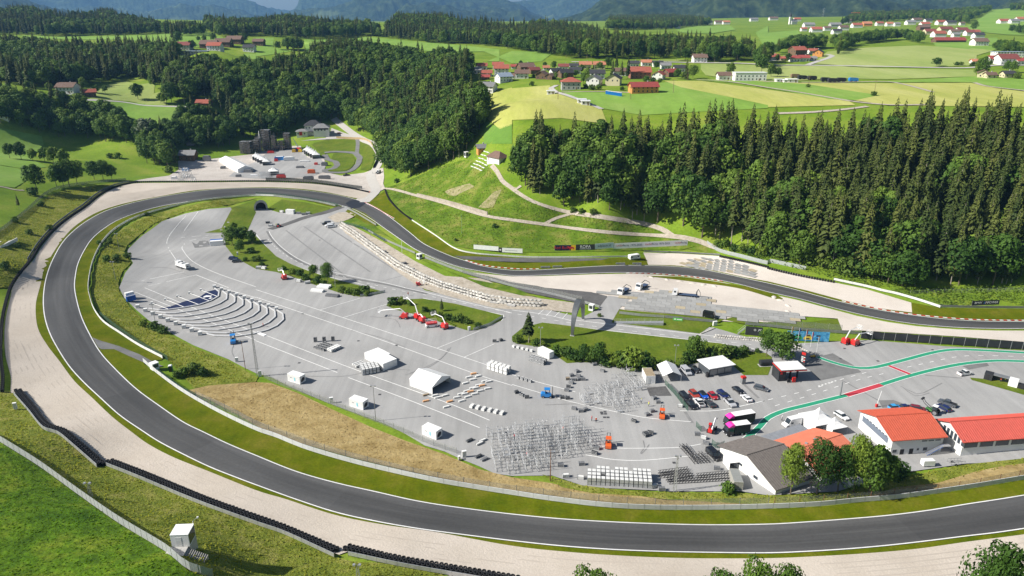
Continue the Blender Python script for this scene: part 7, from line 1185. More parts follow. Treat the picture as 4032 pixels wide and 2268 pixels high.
# behind the buildings: peaked canopies, trailer, shelter
pagoda('large white peaked canopy behind the salmon roof', Z1(4, '880 470'), 8., 2.6, 6.2); pagoda('small white peaked canopy behind the salmon roof', Z1(4, '1100 540'), 5.5, 2.3, 4.6); pagoda('small white canopy beside the black van', T1(2, 3, '2215 345'), 3.8, 2.3, 3.3, az=.2)
t = thing('box_trailer', 'small white box trailer below the outside stairs', 'trailer', at(*Z1(5, '640 545')), .05); B().box(-1.6, 1.6, -.8, .8, .5, 2.1).build('box', m_pale, t); wheel(t, 0, -.75, .3); wheel(t, 0, .75, .3); B().bar((1.6, 0, .55), (2.7, 0, .5), .06).build('drawbar', m_dsteel, t)
t = thing('cable_trailer', 'grey machine trailer beside the box trailer', 'trailer', at(*Z1(5, '880 530')), .1); q = B()
for y in (-.8, .8):
    q.bar((-2., y, .6), (2., y, .6), .08); q.bar((-2., y, 1.4), (2., y, 1.4), .06)
    for x in (-2, -1, 0, 1, 2): q.bar((x, y, .6), (x, y, 1.4), .05)
q.build('frame', m_dsteel, t); wheel(t, -.5, -.8, .35); wheel(t, -.5, .8, .35)
t = thing('service_building', 'dark grey service building with white flat roof', 'building', *pose(T1(2, 2, '1978 893'), T1(2, 2, '2205 852'))[:2]); t.location.z += .13; L = 9.2; m_ant = M('anthracite_panel', (.075, .085, .095), .55); B().box(0, L, 0, 6.5, 0, 3.1).build('walls', m_ant, t); B().box(-.5, L+.9, -.9, 7., 3.1, 3.35).build('roof', m_w, t)
for i in range(3): B().box(.5+i*3., 3.2+i*3., -.04, 0, .3, 2.3).build('shutter', m_dsteel, t)
B().box(-1., -.2, -.6, .5, 0, 1.6).build('annex_bin', m_dk, t)
p, az, L = pose(T1(3, 2, '2165 920'), T1(3, 2, '2410 985')); t = thing('shelter', 'dark open shelter of containers at the right edge', 'shelter', p, az); B().box(0, 2.4, 0, 2.5, 0, 2.6).build('left_box', m_blk, t); B().box(.5, 1.5, -.05, 0, .1, 2.2).build('door', m_dk, t); B().box(2.4, L, .3, 2.6, 2.3, 2.5).build('roof', m_dsteel, t); B().box(2.4, L, 2.4, 2.5, 0, 2.3).build('back_wall', m_ant, t); B().box(L, L+2.6, -.2, 2.4, 0, 2.6).build('right_box', m_w, t); B().box(L+2.8, L+4.5, -.1, 1.6, 0, 1.7).build('bin', m_dk, t)
t = thing('barrier_gate', 'raised white barrier boom with red base', 'barrier', at(*T1(3, 2, '1090 1200')), .2); B().box(-.3, .3, -.3, .3, 0, 1.2).build('base', m_red, t); B().bar((0, 0, 1.1), (.8, 0, 5.8), .07, 6).build('boom', m_w, t)
t = thing('gas_tank', 'white gas tank lying under the big tree', 'tank', at(*Z1(4, '1395 1280')), .3); B().bar((-1.5, 0, 1.), (1.5, 0, 1.), .85, 14).build('shell', m_w, t)
for x in (-1., 1.): B().box(x-.2, x+.2, -.6, .6, -.1, .35).build('foot', m_conc, t)
# green mesh panels near the cars, ramp, stairs
fence('green mesh fence beside the parked cars', T(2, 2, '1540 975,1640 1080,1765 1240'), 2., 2.5, m_green_steel, n_green, False); fence('short green mesh fence above the red telehandler', T(2, 2, '1852 1400,1900 1449'), 2., 2.5, m_green_steel, n_green, False); fence('green mesh gate at the grey roofed hall', T(2, 3, '2010 130,2060 175,2130 150'), 2., 2.5, m_green_steel, n_green, False)
p, az, L = pose(T1(2, 2, '1030 360'), T1(2, 2, '1522 382')); t = thing('access_ramp', 'long grey steel ramp on the lawn beside the arch', 'ramp', p, az); q = B(); q.raw([(0, 0, .2), (L, 0, 1.4), (L, 2.2, 1.4), (0, 2.2, .2), (0, 0, 0), (L, 0, 0), (L, 2.2, 0), (0, 2.2, 0)], [(0, 1, 2, 3), (0, 4, 5, 1), (1, 5, 6, 2), (2, 6, 7, 3)]); q.build('deck', m_steel, t); q = B()
for y in (0, 2.2):
    for dz in (.5, 1.): q.bar((0, y, .2+dz), (L, y, 1.4+dz), .04)
    for i in range(9): x = L*i/8; q.bar((x, y, .2+1.2*i/8), (x, y, 1.2+1.2*i/8), .04)
q.build('railing', m_steel, t)
p, az, L = pose(T1(2, 2, '2275 470'), T1(2, 2, '2345 470')); t = thing('steel_stairs', 'steel stairs beside the black badge board', 'stairs', p, az)
for i in range(9): B().box(i*L/9, (i+1)*L/9, 0, 1.2, .2+i*.28, .28+i*.28).build('step', m_steel, t)
for y in (0, 1.2): B().bar((0, y, 1.1), (L, y, 3.6), .05).build('handrail', m_steel, t)
# rail blocks by the track
for S, lb in (('330 1250', 'left'), ('450 1245', 'middle'), ('1085 1215', 'right'), ('1250 1215', 'far right')):
    t = thing('barrier_block', f'grey barrier blocks on the grass beside the chicane, {lb} group', 'barrier', at(*T1(2, 1, S)), .05)
    for i in range(3): B().box(i*1.6-2, i*1.6-.6, -.4, .4, 0, 1.).build('block', m_dsteel, t)
# pallets and slabs by the boulder wall
for S, lb in (('2480 150', 'taller pile of slabs before the boulder wall'), ('2400 150', 'low slab before the boulder wall'), ('2570 180', 'pile of pale slabs at the end of the boulder wall')):
    t = thing('slab_pile', lb, 'slabs', at(*T1(1, 2, S)), -.3)
    for i in range(4 if 'taller' in lb else 2): B().box(-1.8, 1.8, -1.1, 1.1, .05+i*.3, .3+i*.3).build('slab', m_conc, t)
for S, lb, m in (('1490 1215', 'grey crates beside the boulder wall, far end', 'grey'), ('1510 1250', 'white crates beside the boulder wall', 'white'), ('1570 1275', 'grey crates beside the boulder wall', 'grey'), ('1620 1330', 'dark racks beside the boulder wall', 'dark'), ('1700 1370', 'white bags beside the boulder wall', 'white'), ('1290 1100', 'low crate left of the boulder wall', 'grey'), ('30 1255', 'white bundle at the left end of the grass island', 'white'), ('80 1260', 'second white bundle at the end of the grass island', 'white'), ('430 1390', 'upper white beam stack on the grass island', 'white'), ('520 1405', 'small white beam stack on the grass island', 'white'), ('260 690', 'yellow white crate beside the site hut by the tunnel', 'white'), ('430 705', 'grey crate right of the site hut', 'grey'), ('480 715', 'second grey crate right of the site hut', 'grey'), ('525 705', 'tall crate right of the site hut', 'white'), ('120 800', 'dark pump beside the wet patch', 'dark'), ('150 830', 'white machine beside the wet patch', 'white')): crate(lb, at(*T1(1, 1, S))+np.array([0, 0, .15]), rnd.uniform(-.6, .6), m, (2., 1.6, 1.4))
t = container('white site hut on the lot beside the tunnel', T1(1, 1, '300 705'), T1(1, 1, '395 710'), 5.5, 2.5, 2.7, name='site_cabin')
for S, lb, n in ((T1(1, 1, '680 1449'), 'long white beam bundle at the tip of the grass island', 4), (T1(1, 2, '620 35'), 'white beam bundles beside the grass island', 3), (T1(1, 2, '770 85'), 'wrapped grey bundles below the grass island', 3)):
    t = thing('beam_bundle', lb, 'beams', at(*S), -.25)
    for i in range(n): B().box(-3., 3., i*.9-1.2, i*.9-.5, .1, .9+.3*(i % 2)).build('beam', m_w if 'white' in lb else m_lead, t)
# tunnel portal
p, az, L = pose(T1(1, 1, '-10 672'), T1(1, 1, '112 655')); t = thing('tunnel_portal', 'round concrete tunnel portal under the track', 'tunnel', p, az); n = 16; V = [(-.5, 0, -1), (-.5, 0, 6.6), (L+.5, 0, 6.6), (L+.5, 0, -1)]; r_ = L*.42; c_ = L/2
ring = [(c_+r_*math.cos(math.pi-math.pi*i/n), 0, 1.6+(r_)*math.sin(math.pi*i/n)) for i in range(n+1)]; q = B(); oc = [(c_+(L/2+.5)*math.cos(math.pi-math.pi*i/n), 0, 1.6+(4.9)*math.sin(math.pi*i/n)) for i in range(n+1)]
q.raw(ring+oc, [(i, i+1, n+2+i, n+1+i) for i in range(n)]); q.raw([(c_-r_, 0, -1), (c_-r_, 0, 1.6), (-.5, 0, 1.6), (-.5, 0, -1)], [(0, 1, 2, 3)]); q.raw([(c_+r_, 0, -1), (c_+r_, 0, 1.6), (L+.5, 0, 1.6), (L+.5, 0, -1)], [(3, 2, 1, 0)]); q.build('headwall', m_conc, t); q = B(); q.raw([(x, y, z) for y in (0, 3.) for x, _, z in [(c_-r_, 0, -1)]+ring+[(c_+r_, 0, -1)]], [(i, i+1, n+4+i, n+3+i) for i in range(n+2)]+[tuple(range(n+3, 2*n+6))]); q.build('barrel', M('tunnel_dark', (.03, .03, .032), .9), t)
t = thing('red_marker', 'orange marker block at the end of the far tyre wall', 'marker', at(*T1(1, 1, '1145 492')), .2); B().ext([(-.5, 0), (.5, 0), (.35, 1.2), (-.35, 1.2)], -.4, .4).build('block', P_['orange'], t); B().box(-.42, .42, -.43, .43, .5, .75).build('band', m_w, t)
# ================= upper yard, hill hut, villages
ROOF = {k: M('roof_'+k, c, .75, 0, .18, .5, .2, 0, .12) for k, c in dict(red=(.36, .11, .075), orange=(.46, .19, .11), brown=(.17, .11, .085), maroon=(.22, .07, .06), dark=(.055, .055, .06), grey=(.22, .22, .22), blue=(.30, .36, .44), white=(.7, .71, .72), crimson=(.32, .07, .06)).items()}
WALL = {k: M('wall_'+k, c, .85, 0, .06, .3) for k, c in dict(white=(.74, .73, .70), cream=(.62, .55, .36), grey=(.42, .42, .40), timber=(.16, .10, .06), orange=(.62, .28, .08), brick=(.3, .13, .09)).items()}
HP = []
def hs(c, r, x, y, w_, roof, wall='white', az=None, kind='g', ratio=.8, hf=1.): HP.append((T1(c, r, f'{x} {y}'), w_, roof, wall, az, kind, ratio, hf))
def house(label, S, wpx, roof, wall, az, kind, ratio, hf, group=None, name='house'):
    p = at(*S); zc = p[1]*math.cos(PIT)+(CAMZ-p[2])*math.sin(PIT); L = max(6., wpx*.3913*zc/F*.95); D_ = min(max(L*ratio, 6.), 18.); wh = max(3., min(6.2, L*.40))*hf; rh = wh+D_*.27; az = R_(az) if az is not None else 0.; q = Vector(p)+Vector((0, D_*.5, 0)); g = float(height(q.x, q.y))
    t = thing(name, label, 'house', (q.x, q.y, max(g, p[2]-.5)), az, group); x = L/2; y = D_/2; wl = WALL[wall]; rf = ROOF[roof]; ov = .9
    if kind == 'h':
        B().box(-x, x, -y, y, -3, wh).build('walls', wl, t); rd = max(.5, x-y); B().raw([(-x-ov, -y-ov, wh), (x+ov, -y-ov, wh), (x+ov, y+ov, wh), (-x-ov, y+ov, wh), (-rd, 0, rh), (rd, 0, rh)], [(0, 1, 5, 4), (1, 2, 5), (2, 3, 4, 5), (3, 0, 4), (3, 2, 1, 0)]).build('roof', rf, t)
    elif kind == 'f': B().box(-x, x, -y, y, -3, wh).build('walls', wl, t); B().box(-x-.4, x+.4, -y-.4, y+.4, wh, wh+.5).build('roof', rf, t)
    else:
        B().ext([(-y, -3), (y, -3), (y, wh), (0, rh-.1), (-y, wh)], -x, x, 'x').build('walls', wl, t); s_ = (rh-wh)/y; e = wh-ov*s_
        o = B().raw([(-x-ov, -y-ov, e), (x+ov, -y-ov, e), (x+ov, 0, rh+.1), (-x-ov, 0, rh+.1), (x+ov, y+ov, e), (-x-ov, y+ov, e), (-x-ov, -y-ov, e-.3), (x+ov, -y-ov, e-.3), (x+ov, y+ov, e-.3), (-x-ov, y+ov, e-.3), (x+ov, 0, rh-.2), (-x-ov, 0, rh-.2)], [(0, 1, 2, 3), (3, 2, 4, 5), (0, 6, 7, 1), (5, 4, 8, 9), (1, 7, 10, 2), (2, 10, 8, 4), (3, 11, 6, 0), (5, 9, 11, 3), (7, 6, 11, 10), (10, 11, 9, 8)]).build('roof', rf, t); B().box(x*.3, x*.3+.8, .3, 1.1, rh-.8, rh+.9).build('chimney', WALL['grey'], o)
    if zc < 1150:
        n = max(2, int(L/3.2)); fl = 2 if wh > 4.6 else 1
        for f in range(fl):
            for i in range(n):
                wx = -x+(i+.5)*2*x/n; o = B().box(wx-.5, wx+.5, -y-.05, -y+.03, .9+f*2.6, 2.2+f*2.6).build('window', m_pane, t)
        for i in range(max(2, int(D_/3.5))):
            wy = -y+(i+.5)*D_/max(2, int(D_/3.5))
            B().box(-x-.05, -x+.03, wy-.5, wy+.5, .9+(fl-1)*2.6, 2.2+(fl-1)*2.6).build('window', m_pane, t)
        B().box(x*.55-.5, x*.55+.5, -y-.07, -y+.02, 0, 2.1).build('door', m_wood, t)
    return t
V_ = {}
def village(name, items, group):
    for it in items.split(';'):
        f = it.split(); c, r, x, y, w_ = (int(v) for v in f[:5]); V_.setdefault((name, group), []).append((T1(c, r, f'{x} {y}'), w_, f[5], f[6] if len(f) > 6 else 'white', float(f[7]) if len(f) > 7 else None, f[8] if len(f) > 8 else 'g'))
village('in the near village', '1 0 2115 695 70 red;1 0 2210 745 110 grey;1 0 2270 705 110 red;1 0 2435 695 110 red;1 0 2320 775 110 red;1 0 2310 805 80 crimson timber;1 0 2470 745 150 red;1 0 2490 832 150 blue white 30;1 0 2330 945 170 grey white -20;2 0 25 695 70 crimson;2 0 30 792 70 brown;2 0 140 735 160 brown timber 20;2 0 100 792 140 brown;2 0 220 745 110 maroon timber 25;2 0 305 797 130 brown timber 70;2 0 345 708 50 orange;2 0 390 802 100 brown timber 60;2 0 440 755 110 dark white 20;2 0 540 785 140 dark timber 20;2 0 520 705 100 maroon;2 0 625 695 90 dark;2 0 640 745 110 dark;2 0 740 695 120 orange cream;2 0 880 695 120 orange cream;2 0 835 865 170 grey white 70;2 0 860 795 150 dark;2 0 1030 862 190 dark cream 75;2 0 1085 765 130 brown;2 0 595 905 200 red grey 0 h;2 0 1295 792 215 red brick;2 0 1230 675 100 dark;2 0 1355 665 100 orange;2 0 1470 675 100 dark;2 0 1550 695 100 grey;2 0 1485 802 140 red white 65;2 0 1600 775 130 crimson timber 30;2 0 1690 725 110 dark;2 0 2140 806 130 brown', 'houses of the near village')
village('by the far road', '2 0 1895 632 140 brown;2 0 2550 622 100 red;3 0 60 612 110 red;3 0 155 612 70 red cream;3 0 315 555 150 red timber 20;3 0 275 622 100 crimson;3 0 370 618 100 crimson;3 0 460 545 90 red;3 0 520 572 120 dark orange 60;3 0 460 612 60 grey', 'houses by the far road')
village('in the church village', '3 0 60 202 90 brown;3 0 300 212 70 red;3 0 420 272 110 grey;3 0 365 312 60 red;3 0 495 322 110 red;3 0 600 307 70 brown;3 0 685 272 110 grey grey;3 0 700 342 90 dark;3 0 770 302 90 brown;3 0 800 232 90 brown;3 0 905 277 100 red;3 0 1005 262 90 orange orange;3 0 1130 257 70 red;3 0 1230 262 70 orange;3 0 1305 262 60 grey;3 0 1445 247 90 grey;3 0 1510 222 90 brown;3 0 1590 267 90 red;3 0 1620 227 70 dark;3 0 1755 247 90 red;3 0 1850 252 100 dark;3 0 1960 252 50 brown;3 0 1580 302 110 brown timber;3 0 1640 347 110 maroon cream;3 0 1735 372 120 red;3 0 1800 322 130 maroon cream;3 0 1885 347 90 brown;3 0 1900 372 70 grey;3 0 1965 332 110 maroon;3 0 2040 357 90 maroon;3 0 2090 352 90 red;3 0 2130 387 100 dark;3 0 2150 462 140 brown;2 0 1990 243 60 dark;2 0 2085 243 80 brown;2 0 2160 243 70 orange;2 0 2440 213 80 grey;2 0 1670 283 50 brown', 'houses of the far church village')
village('by the right edge', '3 0 2390 237 110 red;3 0 2490 237 90 grey;3 0 2560 217 100 orange;3 0 2300 642 130 crimson;3 0 2430 652 190 maroon;3 0 2560 652 110 crimson;3 0 2190 782 130 brown cream 60;3 0 2250 790 100 brown cream;3 0 2430 782 110 dark cream;3 0 2085 642 60 orange', 'houses at the right edge')
village('on the left hillside', '0 0 655 945 185 brown;0 0 880 972 120 red timber 30;0 0 2500 524 115 dark;0 0 2040 1102 135 red timber;0 0 30 1205 80 dark white 20;0 0 1840 503 140 maroon grey;0 0 2090 492 170 brown timber;0 0 2150 510 140 red;0 0 2235 472 160 brown timber;0 0 2350 442 150 brown timber;1 0 20 462 110 brown timber', 'houses on the left hillside')
nth = lambda i, n: 'only one' if n == 1 else 'leftmost' if i == 0 else 'rightmost' if i == n-1 else ['', 'second', 'third', 'fourth', 'fifth', 'sixth', 'seventh', 'eighth', 'ninth', 'tenth', 'eleventh', 'twelfth', 'thirteenth', 'fourteenth'][i]+' from the left'
for (nm, grp), L_ in V_.items():
    cnt = {}
    for h_ in L_: cnt.setdefault((h_[2], h_[3]), []).append(h_)
    for (rf, wl), hh in cnt.items():
        for i, h_ in enumerate(sorted(hh, key=lambda q: q[0][0])): house(f'{wl} house with {rf} roof {nm}' + (f', {nth(i, len(hh))}' if len(hh) > 1 else ''), h_[0], h_[1], h_[2], h_[3], h_[4], h_[5], .8, 1., grp)
house('long white hall with a band of small windows on the plateau', T1(2, 0, '2400 815'), 330, 'white', 'white', None, 'f', .35, 1.1, name='hall'); house('orange walled barn with pink red roof near the blue toilets', T1(2, 0, '1330 942'), 290, 'crimson', 'orange', 8, 'g', .5, .85, name='barn'); house('long red roofed barn below the far village', T1(3, 0, '1840 428'), 320, 'crimson', 'timber', None, 'g', .3, .6, name='barn'); house('large white flat roofed factory at the right edge', T1(3, 0, '2440 572'), 290, 'blue', 'white', None, 'f', .4, .8, name='factory'); house('long low greenhouse roof above the left wood', T1(0, 0, '1950 548'), 290, 'blue', 'grey', None, 'f', .3, .5, name='greenhouse'); house('orange wooden hut beside the terrace on the hill', T1(1, 1, '2270 88'), 95, 'grey', 'orange', 15, 'g', .8, .8, name='wooden_hut')
for S, w_, lb in (('392 952', 70, 'white site cabin on the mown field beside the road bend'), ('705 1045', 50, 'left of two white cabins by the farm track'), ('742 1062', 55, 'right of two white cabins by the farm track')): house(lb, T1(2, 0, S), w_, 'white', 'white', None, 'f', .5, .85, name='site_cabin')
for S, w_, lb in (('120 828', 70, 'left white site cabin at the edge of the far field'), ('195 832', 40, 'middle white site cabin at the edge of the far field'), ('250 832', 110, 'right white site cabin at the edge of the far field')): house(lb, T1(3, 0, S), w_, 'white', 'white', None, 'f', .4, .7, name='site_cabin')
for i in range(11):
    f = i/10; S = T1(2, 0, f'{950+f*145} {948+f*22}'); t = thing('portable_toilet', 'blue portable toilet with white roof in the row on the green field', 'toilet', at(*S), -.1, 'row of blue toilets'); B().box(-.75, .75, -.8, .8, 0, 2.6).build('walls', P_['lblue'], t); B().box(-.8, .8, -.85, .85, 2.6, 2.85).build('roof', m_w, t)
# church
p = at(*T1(3, 0, '218 245')); t = thing('church', 'white church with pointed tower in the far village', 'church', p, .2); t.scale = (.6,)*3; B().box(-5, 5, -5, 5, 0, 34).build('tower', WALL['white'], t); B().raw([(-5.5, -5.5, 34), (5.5, -5.5, 34), (5.5, 5.5, 34), (-5.5, 5.5, 34), (0, 0, 56)], [(0, 1, 4), (1, 2, 4), (2, 3, 4), (3, 0, 4)]).build('spire', ROOF['dark'], t); B().ext([(-9, 0), (9, 0), (9, 12), (0, 22), (-9, 12)], 5, 34, 'x').build('nave', WALL['white'], t); B().ext([(-10, 11.5), (0, 22.6), (10, 11.5), (10, 12.3), (0, 23.4), (-10, 12.3)], 4.5, 34.5, 'x').build('nave_roof', ROOF['grey'], t)
# hill hut with stand
p, az, L = pose(T1(1, 1, '2325 205'), T1(1, 1, '2430 205')); t = thing('hill_hut', 'white hut with red brown hip roof on top of the embankment', 'hut', p+Vector((0, 0, 1.6)), az); t.scale = (1.15,)*3; B().box(0, L, 0, 7., -4, 3.2).build('walls', m_wall, t); B().raw([(-.7, -.7, 3.1), (L+.7, -.7, 3.1), (L+.7, 7.7, 3.1), (-.7, 7.7, 3.1), (L*.3, 3.5, 6.2), (L*.7, 3.5, 6.2)], [(0, 1, 5, 4), (1, 2, 5), (2, 3, 4, 5), (3, 0, 4), (3, 2, 1, 0)]).build('roof', ROOF['brown'], t); B().box(1., 2., -.05, .02, 1., 2.4).build('window', m_prt, t); B().box(L*.6, L*.6+1.2, -.05, .02, 0, 2.2).build('door', m_pale, t); B().bar((2.8, -.06, 1.6), (2.8, -.02, 1.6), 1.4, 20).build('round_sign', m_w, t)
p, az, L = pose(T1(1, 1, '2160 235'), T1(1, 1, '2260 280')); t = thing('bench_stand', 'small stand of white benches on the slope below the hut', 'stand', p, az)
for i in range(6):
    for j in range(4):
        y = i*1.8; x = j*L*.28; wx, wy = p.x+x*math.cos(az)-y*math.sin(az), p.y+x*math.sin(az)+y*math.cos(az); z = float(height(wx, wy))-p.z+.7; B().box(x, x+L*.23, y, y+.8, z, z+.3).build('bench', m_w, t)

# terraces on the bank
for i in range(4):
    S = T(1, 1, f'1620 {520+i*10-16},1900 {585+i*10-16},2150 {655+i*10-16},2330 {708+i*10-16}'); W = resW(G(catmull(S)), 2.); t = root_line('terrace_step', ['lowest', 'second', 'third', 'highest'][3-i]+' stone step of the spectator terrace on the bank', 'step', W); wallW('step', W, .05, .55, .5, m_path, t)
# upper yard things
Zy = lambda s: Z1(6, s); n_tow = mnet('tower_net', (.13, .12, .11), .42)
frametent('long white marquee in the gravel yard', Zy('410 330'), Zy('510 308'), 8., 1., 2.8, 4.2) if False else None
p, az, L = pose(Zy('425 333'), Zy('300 255')); t = thing('marquee', 'long white marquee in the gravel yard beyond the track', 'tent', p, az); D_ = 12.
for s in (0, 1): B().raw([(0, -.2 if s == 0 else -D_, 3.), (L, -.2 if s == 0 else -D_, 3.), (L, -D_/2, 5.2), (0, -D_/2, 5.2)], [(0, 1, 2, 3) if s else (3, 2, 1, 0)]).build('roof_sheet', m_w, t)
B().box(0, L, -.25, -.2, 0, 3.).build('side_wall', m_w, t); B().box(0, L, -D_, -D_+.05, 0, 3.).build('side_wall', m_w, t); B().ext([(-D_, 0), (-.2, 0), (-.2, 3.), (-D_/2, 5.15), (-D_, 3.)], 0, .05, 'x').build('end_wall', m_w, t)
for i, s in enumerate(('545 245', '560 252', '575 260', '590 268', '612 280')): pagoda(f'white pagoda tent in the left row of the event yard, {["farthest", "second", "middle", "fourth", "nearest"][i]}', Zy(s), 6., 3., 6.4)
pagoda('single white pagoda tent beside the metal stand', Zy('660 345'), 7.5, 3.2, 7.)
for i, s in enumerate(('880 205', '893 212', '906 220', '919 228', '935 236')): pagoda(f'white pagoda tent in the right row of the event yard, {["farthest", "second", "middle", "fourth", "nearest"][i]}', Zy(s), 6.5, 3.2, 7.2)
for i, (x0, x1, y, h) in enumerate(((440, 520, 208, 12), (520, 575, 200, 15), (585, 645, 190, 21), (648, 680, 190, 18), (685, 725, 188, 13), (728, 770, 182, 22))):
    a, b = G(Z(6, f'{x0} {y},{x1} {y-3}'))[:, :2]; scaffold(f'dark scaffold tower before the wood, {["leftmost", "second from the left", "third from the left", "fourth from the left", "second from the right", "rightmost and tallest"][i]}', [a, b, b+np.array([0, 4.2]), a+np.array([0, 4.2])], 0., h, 1., 1.3, 30+i, .12, 'scaffold_tower', m_dsteel, n_tow)
t = thing('crane_boom', 'white crane boom beside the scaffold towers', 'crane', at(*Zy('570 185')), 1.4); B().bar((0, 0, 0), (1.5, 0, 17), .5, 6, .3).build('boom', m_w, t); B().box(-1.5, 1.5, -1, 1, 0, 1.4).build('carrier', m_dsteel, t)
t = thing('crane_boom', 'white and red boom arm beside the white house', 'crane', at(*Zy('822 178')), 2.6); B().bar((0, 0, 1), (6., 0, 9), .4, 5, .25).build('boom', m_w, t); B().box(-1.8, 1.8, -1, 1, 0, 1.6).build('carrier', P_['machred'], t)
for s, c, lb, sz in (('640 205', 'machred', 'red machine left of the yard', (6, 2.4, 2)), ('790 198', 'yellow', 'left yellow skip in the event yard', (3, 3, 2.6)), ('832 196', 'yellow', 'right yellow skip in the event yard', (3, 3, 2.6)), ('812 192', 'navy', 'dark blue skip between the yellow ones', (4, 2.5, 2)), ('700 250', 'lblue', 'blue box trailer in the event yard', (9, 3, 3.2)), ('760 252', 'white', 'white box trailer in the event yard', (9, 3.4, 3.2)), ('675 258', 'machred', 'red loader beside the blue trailer', (3, 2, 2.2)), ('935 280', 'machred', 'red machine below the right tent row', (3, 2, 2)), ('905 335', 'orange', 'tan container at the kart loop corner', (6, 3, 3)), ('225 255', 'darkgrey', 'dark container cabin with round windows', (6, 3, 4.5)), ('330 305', 'darkgrey', 'dark crates left of the marquee', (4, 3, 2)), ('495 330', 'darkgrey', 'dark containers at the marquee end', (6, 3, 2.6)), ('430 360', 'darkgrey', 'dark loader near the marquee end', (4, 2, 2)), ('530 355', 'white', 'pale crates below the marquee', (6, 2, 1.4)), ('708 368', 'machred', 'red topped container behind the screen', (7, 2.5, 2.6)), ('885 375', 'darkgrey', 'dark wrapped pallets behind the screen, left', (8, 2, 2.6)), ('990 372', 'darkgrey', 'dark wrapped pallets behind the screen, right', (9, 2, 2.8)), ('830 300', 'darkgrey', 'grey machine parts on the event yard', (6, 3, 1.6)), ('990 285', 'darkgrey', 'stack of grey cages beside the kart loop', (5, 3, 3)), ('85 320', 'lblue', 'pale blue tarpaulin shelter by the yard edge', (5, 3, 2.2)), ('12 375', 'white', 'white container at the yard corner', (4, 2.4, 2.2)), ('120 155', 'darkgrey', 'flat roofed dark annex by the barn', (6, 4, 3)), ('860 260', 'white', 'white cases under the right tent row', (8, 2, 1.2))):
    t = thing('yard_unit', lb, 'machine' if 'machine' in lb or 'loader' in lb else 'container', at(*Zy(s)), .15+rnd.uniform(-.1, .1)); x, y, z = sz[0]/2, sz[1]/2, sz[2]; mt = P_[c] if c not in ('white', 'darkgrey') else (m_w if c == 'white' else m_lead)
    B().ext([(-x, .3), (-x, z*.8), (-x*.8, z), (x*.7, z), (x, z*.75), (x, .3)], -y, y).build('body', mt, t); B().box(-x*.9, x*.9, -y*.8, y*.8, 0, .3).build('underframe', m_dk, t); B().box(-x*.7, x*.6, -y*.85, y*.85, z, z+.08).build('top', mt if c != 'lblue' else m_w, t)
scaffold('small metal grandstand behind the tyre wall', [at(*Zy(s))[:2] for s in ('562 372', '640 376', '640 348', '565 345')], .05, 4., 1., 1.6, 44, .07, 'metal_stand'); scaffold('tangled metal trusses at the left end of the yard', [at(*Zy(s))[:2] for s in ('30 385', '160 388', '120 340', '50 350')], .3, 4., .7, 1.8, 45, .08, 'truss_heap')
house('dark open barn at the back of the gravel yard', Zy('90 256'), 150, 'grey', 'timber', 5, 'g', .9, 1., name='barn')
# white house by the road
p, az, L = pose(T1(1, 0, '430 1395'), T1(1, 0, '740 1375')); t = thing('restaurant_house', 'large white house with dark hip roofs beside the valley road', 'house', p+Vector((0, 0, 2.5)), az)
for x0, x1, y0, y1, wh, rh, rf in ((L*.2, L*.75, 6, 20, 8.5, 13., 'dark'), (L*.5, L, -1, 11, 7., 10.5, 'grey'), (-2, L*.28, 3, 14, 3.6, 5.5, 'grey')):
    B().box(x0, x1, y0, y1, -6, wh).build('wall', WALL['white'], t); o = 1.; rd = min((x1-x0), (y1-y0))*.5; B().raw([(x0-o, y0-o, wh), (x1+o, y0-o, wh), (x1+o, y1+o, wh), (x0-o, y1+o, wh), (x0+rd*.8, (y0+y1)/2, rh), (x1-rd*.8, (y0+y1)/2, rh)], [(0, 1, 5, 4), (1, 2, 5), (2, 3, 4, 5), (3, 0, 4), (3, 2, 1, 0)]).build('roof', ROOF[rf], t)
    for i in range(max(2, int((x1-x0)/3))):
        xx = x0+1.5+i*3
        if xx < x1-1: B().box(xx-.6, xx+.6, y0-.05, y0+.03, wh-2.6, wh-1.2).build('window', m_pane, t)
B().box(L*.52, L*.98, -1.06, -1., 5.5, 7.).build('timber_band', m_dk, t); B().box(L*.02, L*.12, 2.9, 2.97, 0, 4.).build('red_panel', m_red, t); B().box(L*.35, L*.5, -.5, 6., 3.4, 3.7).build('canopy', ROOF['dark'], t)
t = root_line('timber_fence', 'tan timber screen along the bend of the valley road', 'fence', G(T(1, 0, '810 1395'))); W = resW(G(catmull(T(1, 0, '810 1395,1000 1405,1080 1410,1150 1440') + T(1, 1, '1190 60,1225 150,1180 250'))), 3.); wallW('boards', W[:len(W)//2+1], .1, 2.2, .08, M('tan_boards', (.45, .33, .18), .8), t); wallW('boards', W[len(W)//2:], .1, 2.4, .08, m_blk, t); posts(t, W, pmesh(2.4, .08, m_wood, 4), 4.)
car('dark pickup with white box by the junction', T1(1, 1, '875 325'), T1(1, 1, '945 318'), 'black', 'pickup', 'pickup_truck'); car('black car beside the white kiosk by the road', T1(1, 1, '1210 305'), T1(1, 1, '1255 300'), 'black', 'hatch'); car('dark car parked before the white house', T1(1, 0, '825 1352'), T1(1, 0, '860 1345'), 'maroon', 'wagon'); cabin('small white kiosk by the valley road', T1(1, 1, '1238 295'), T1(1, 1, '1280 290'), 2.2, 2.2, 2.6)
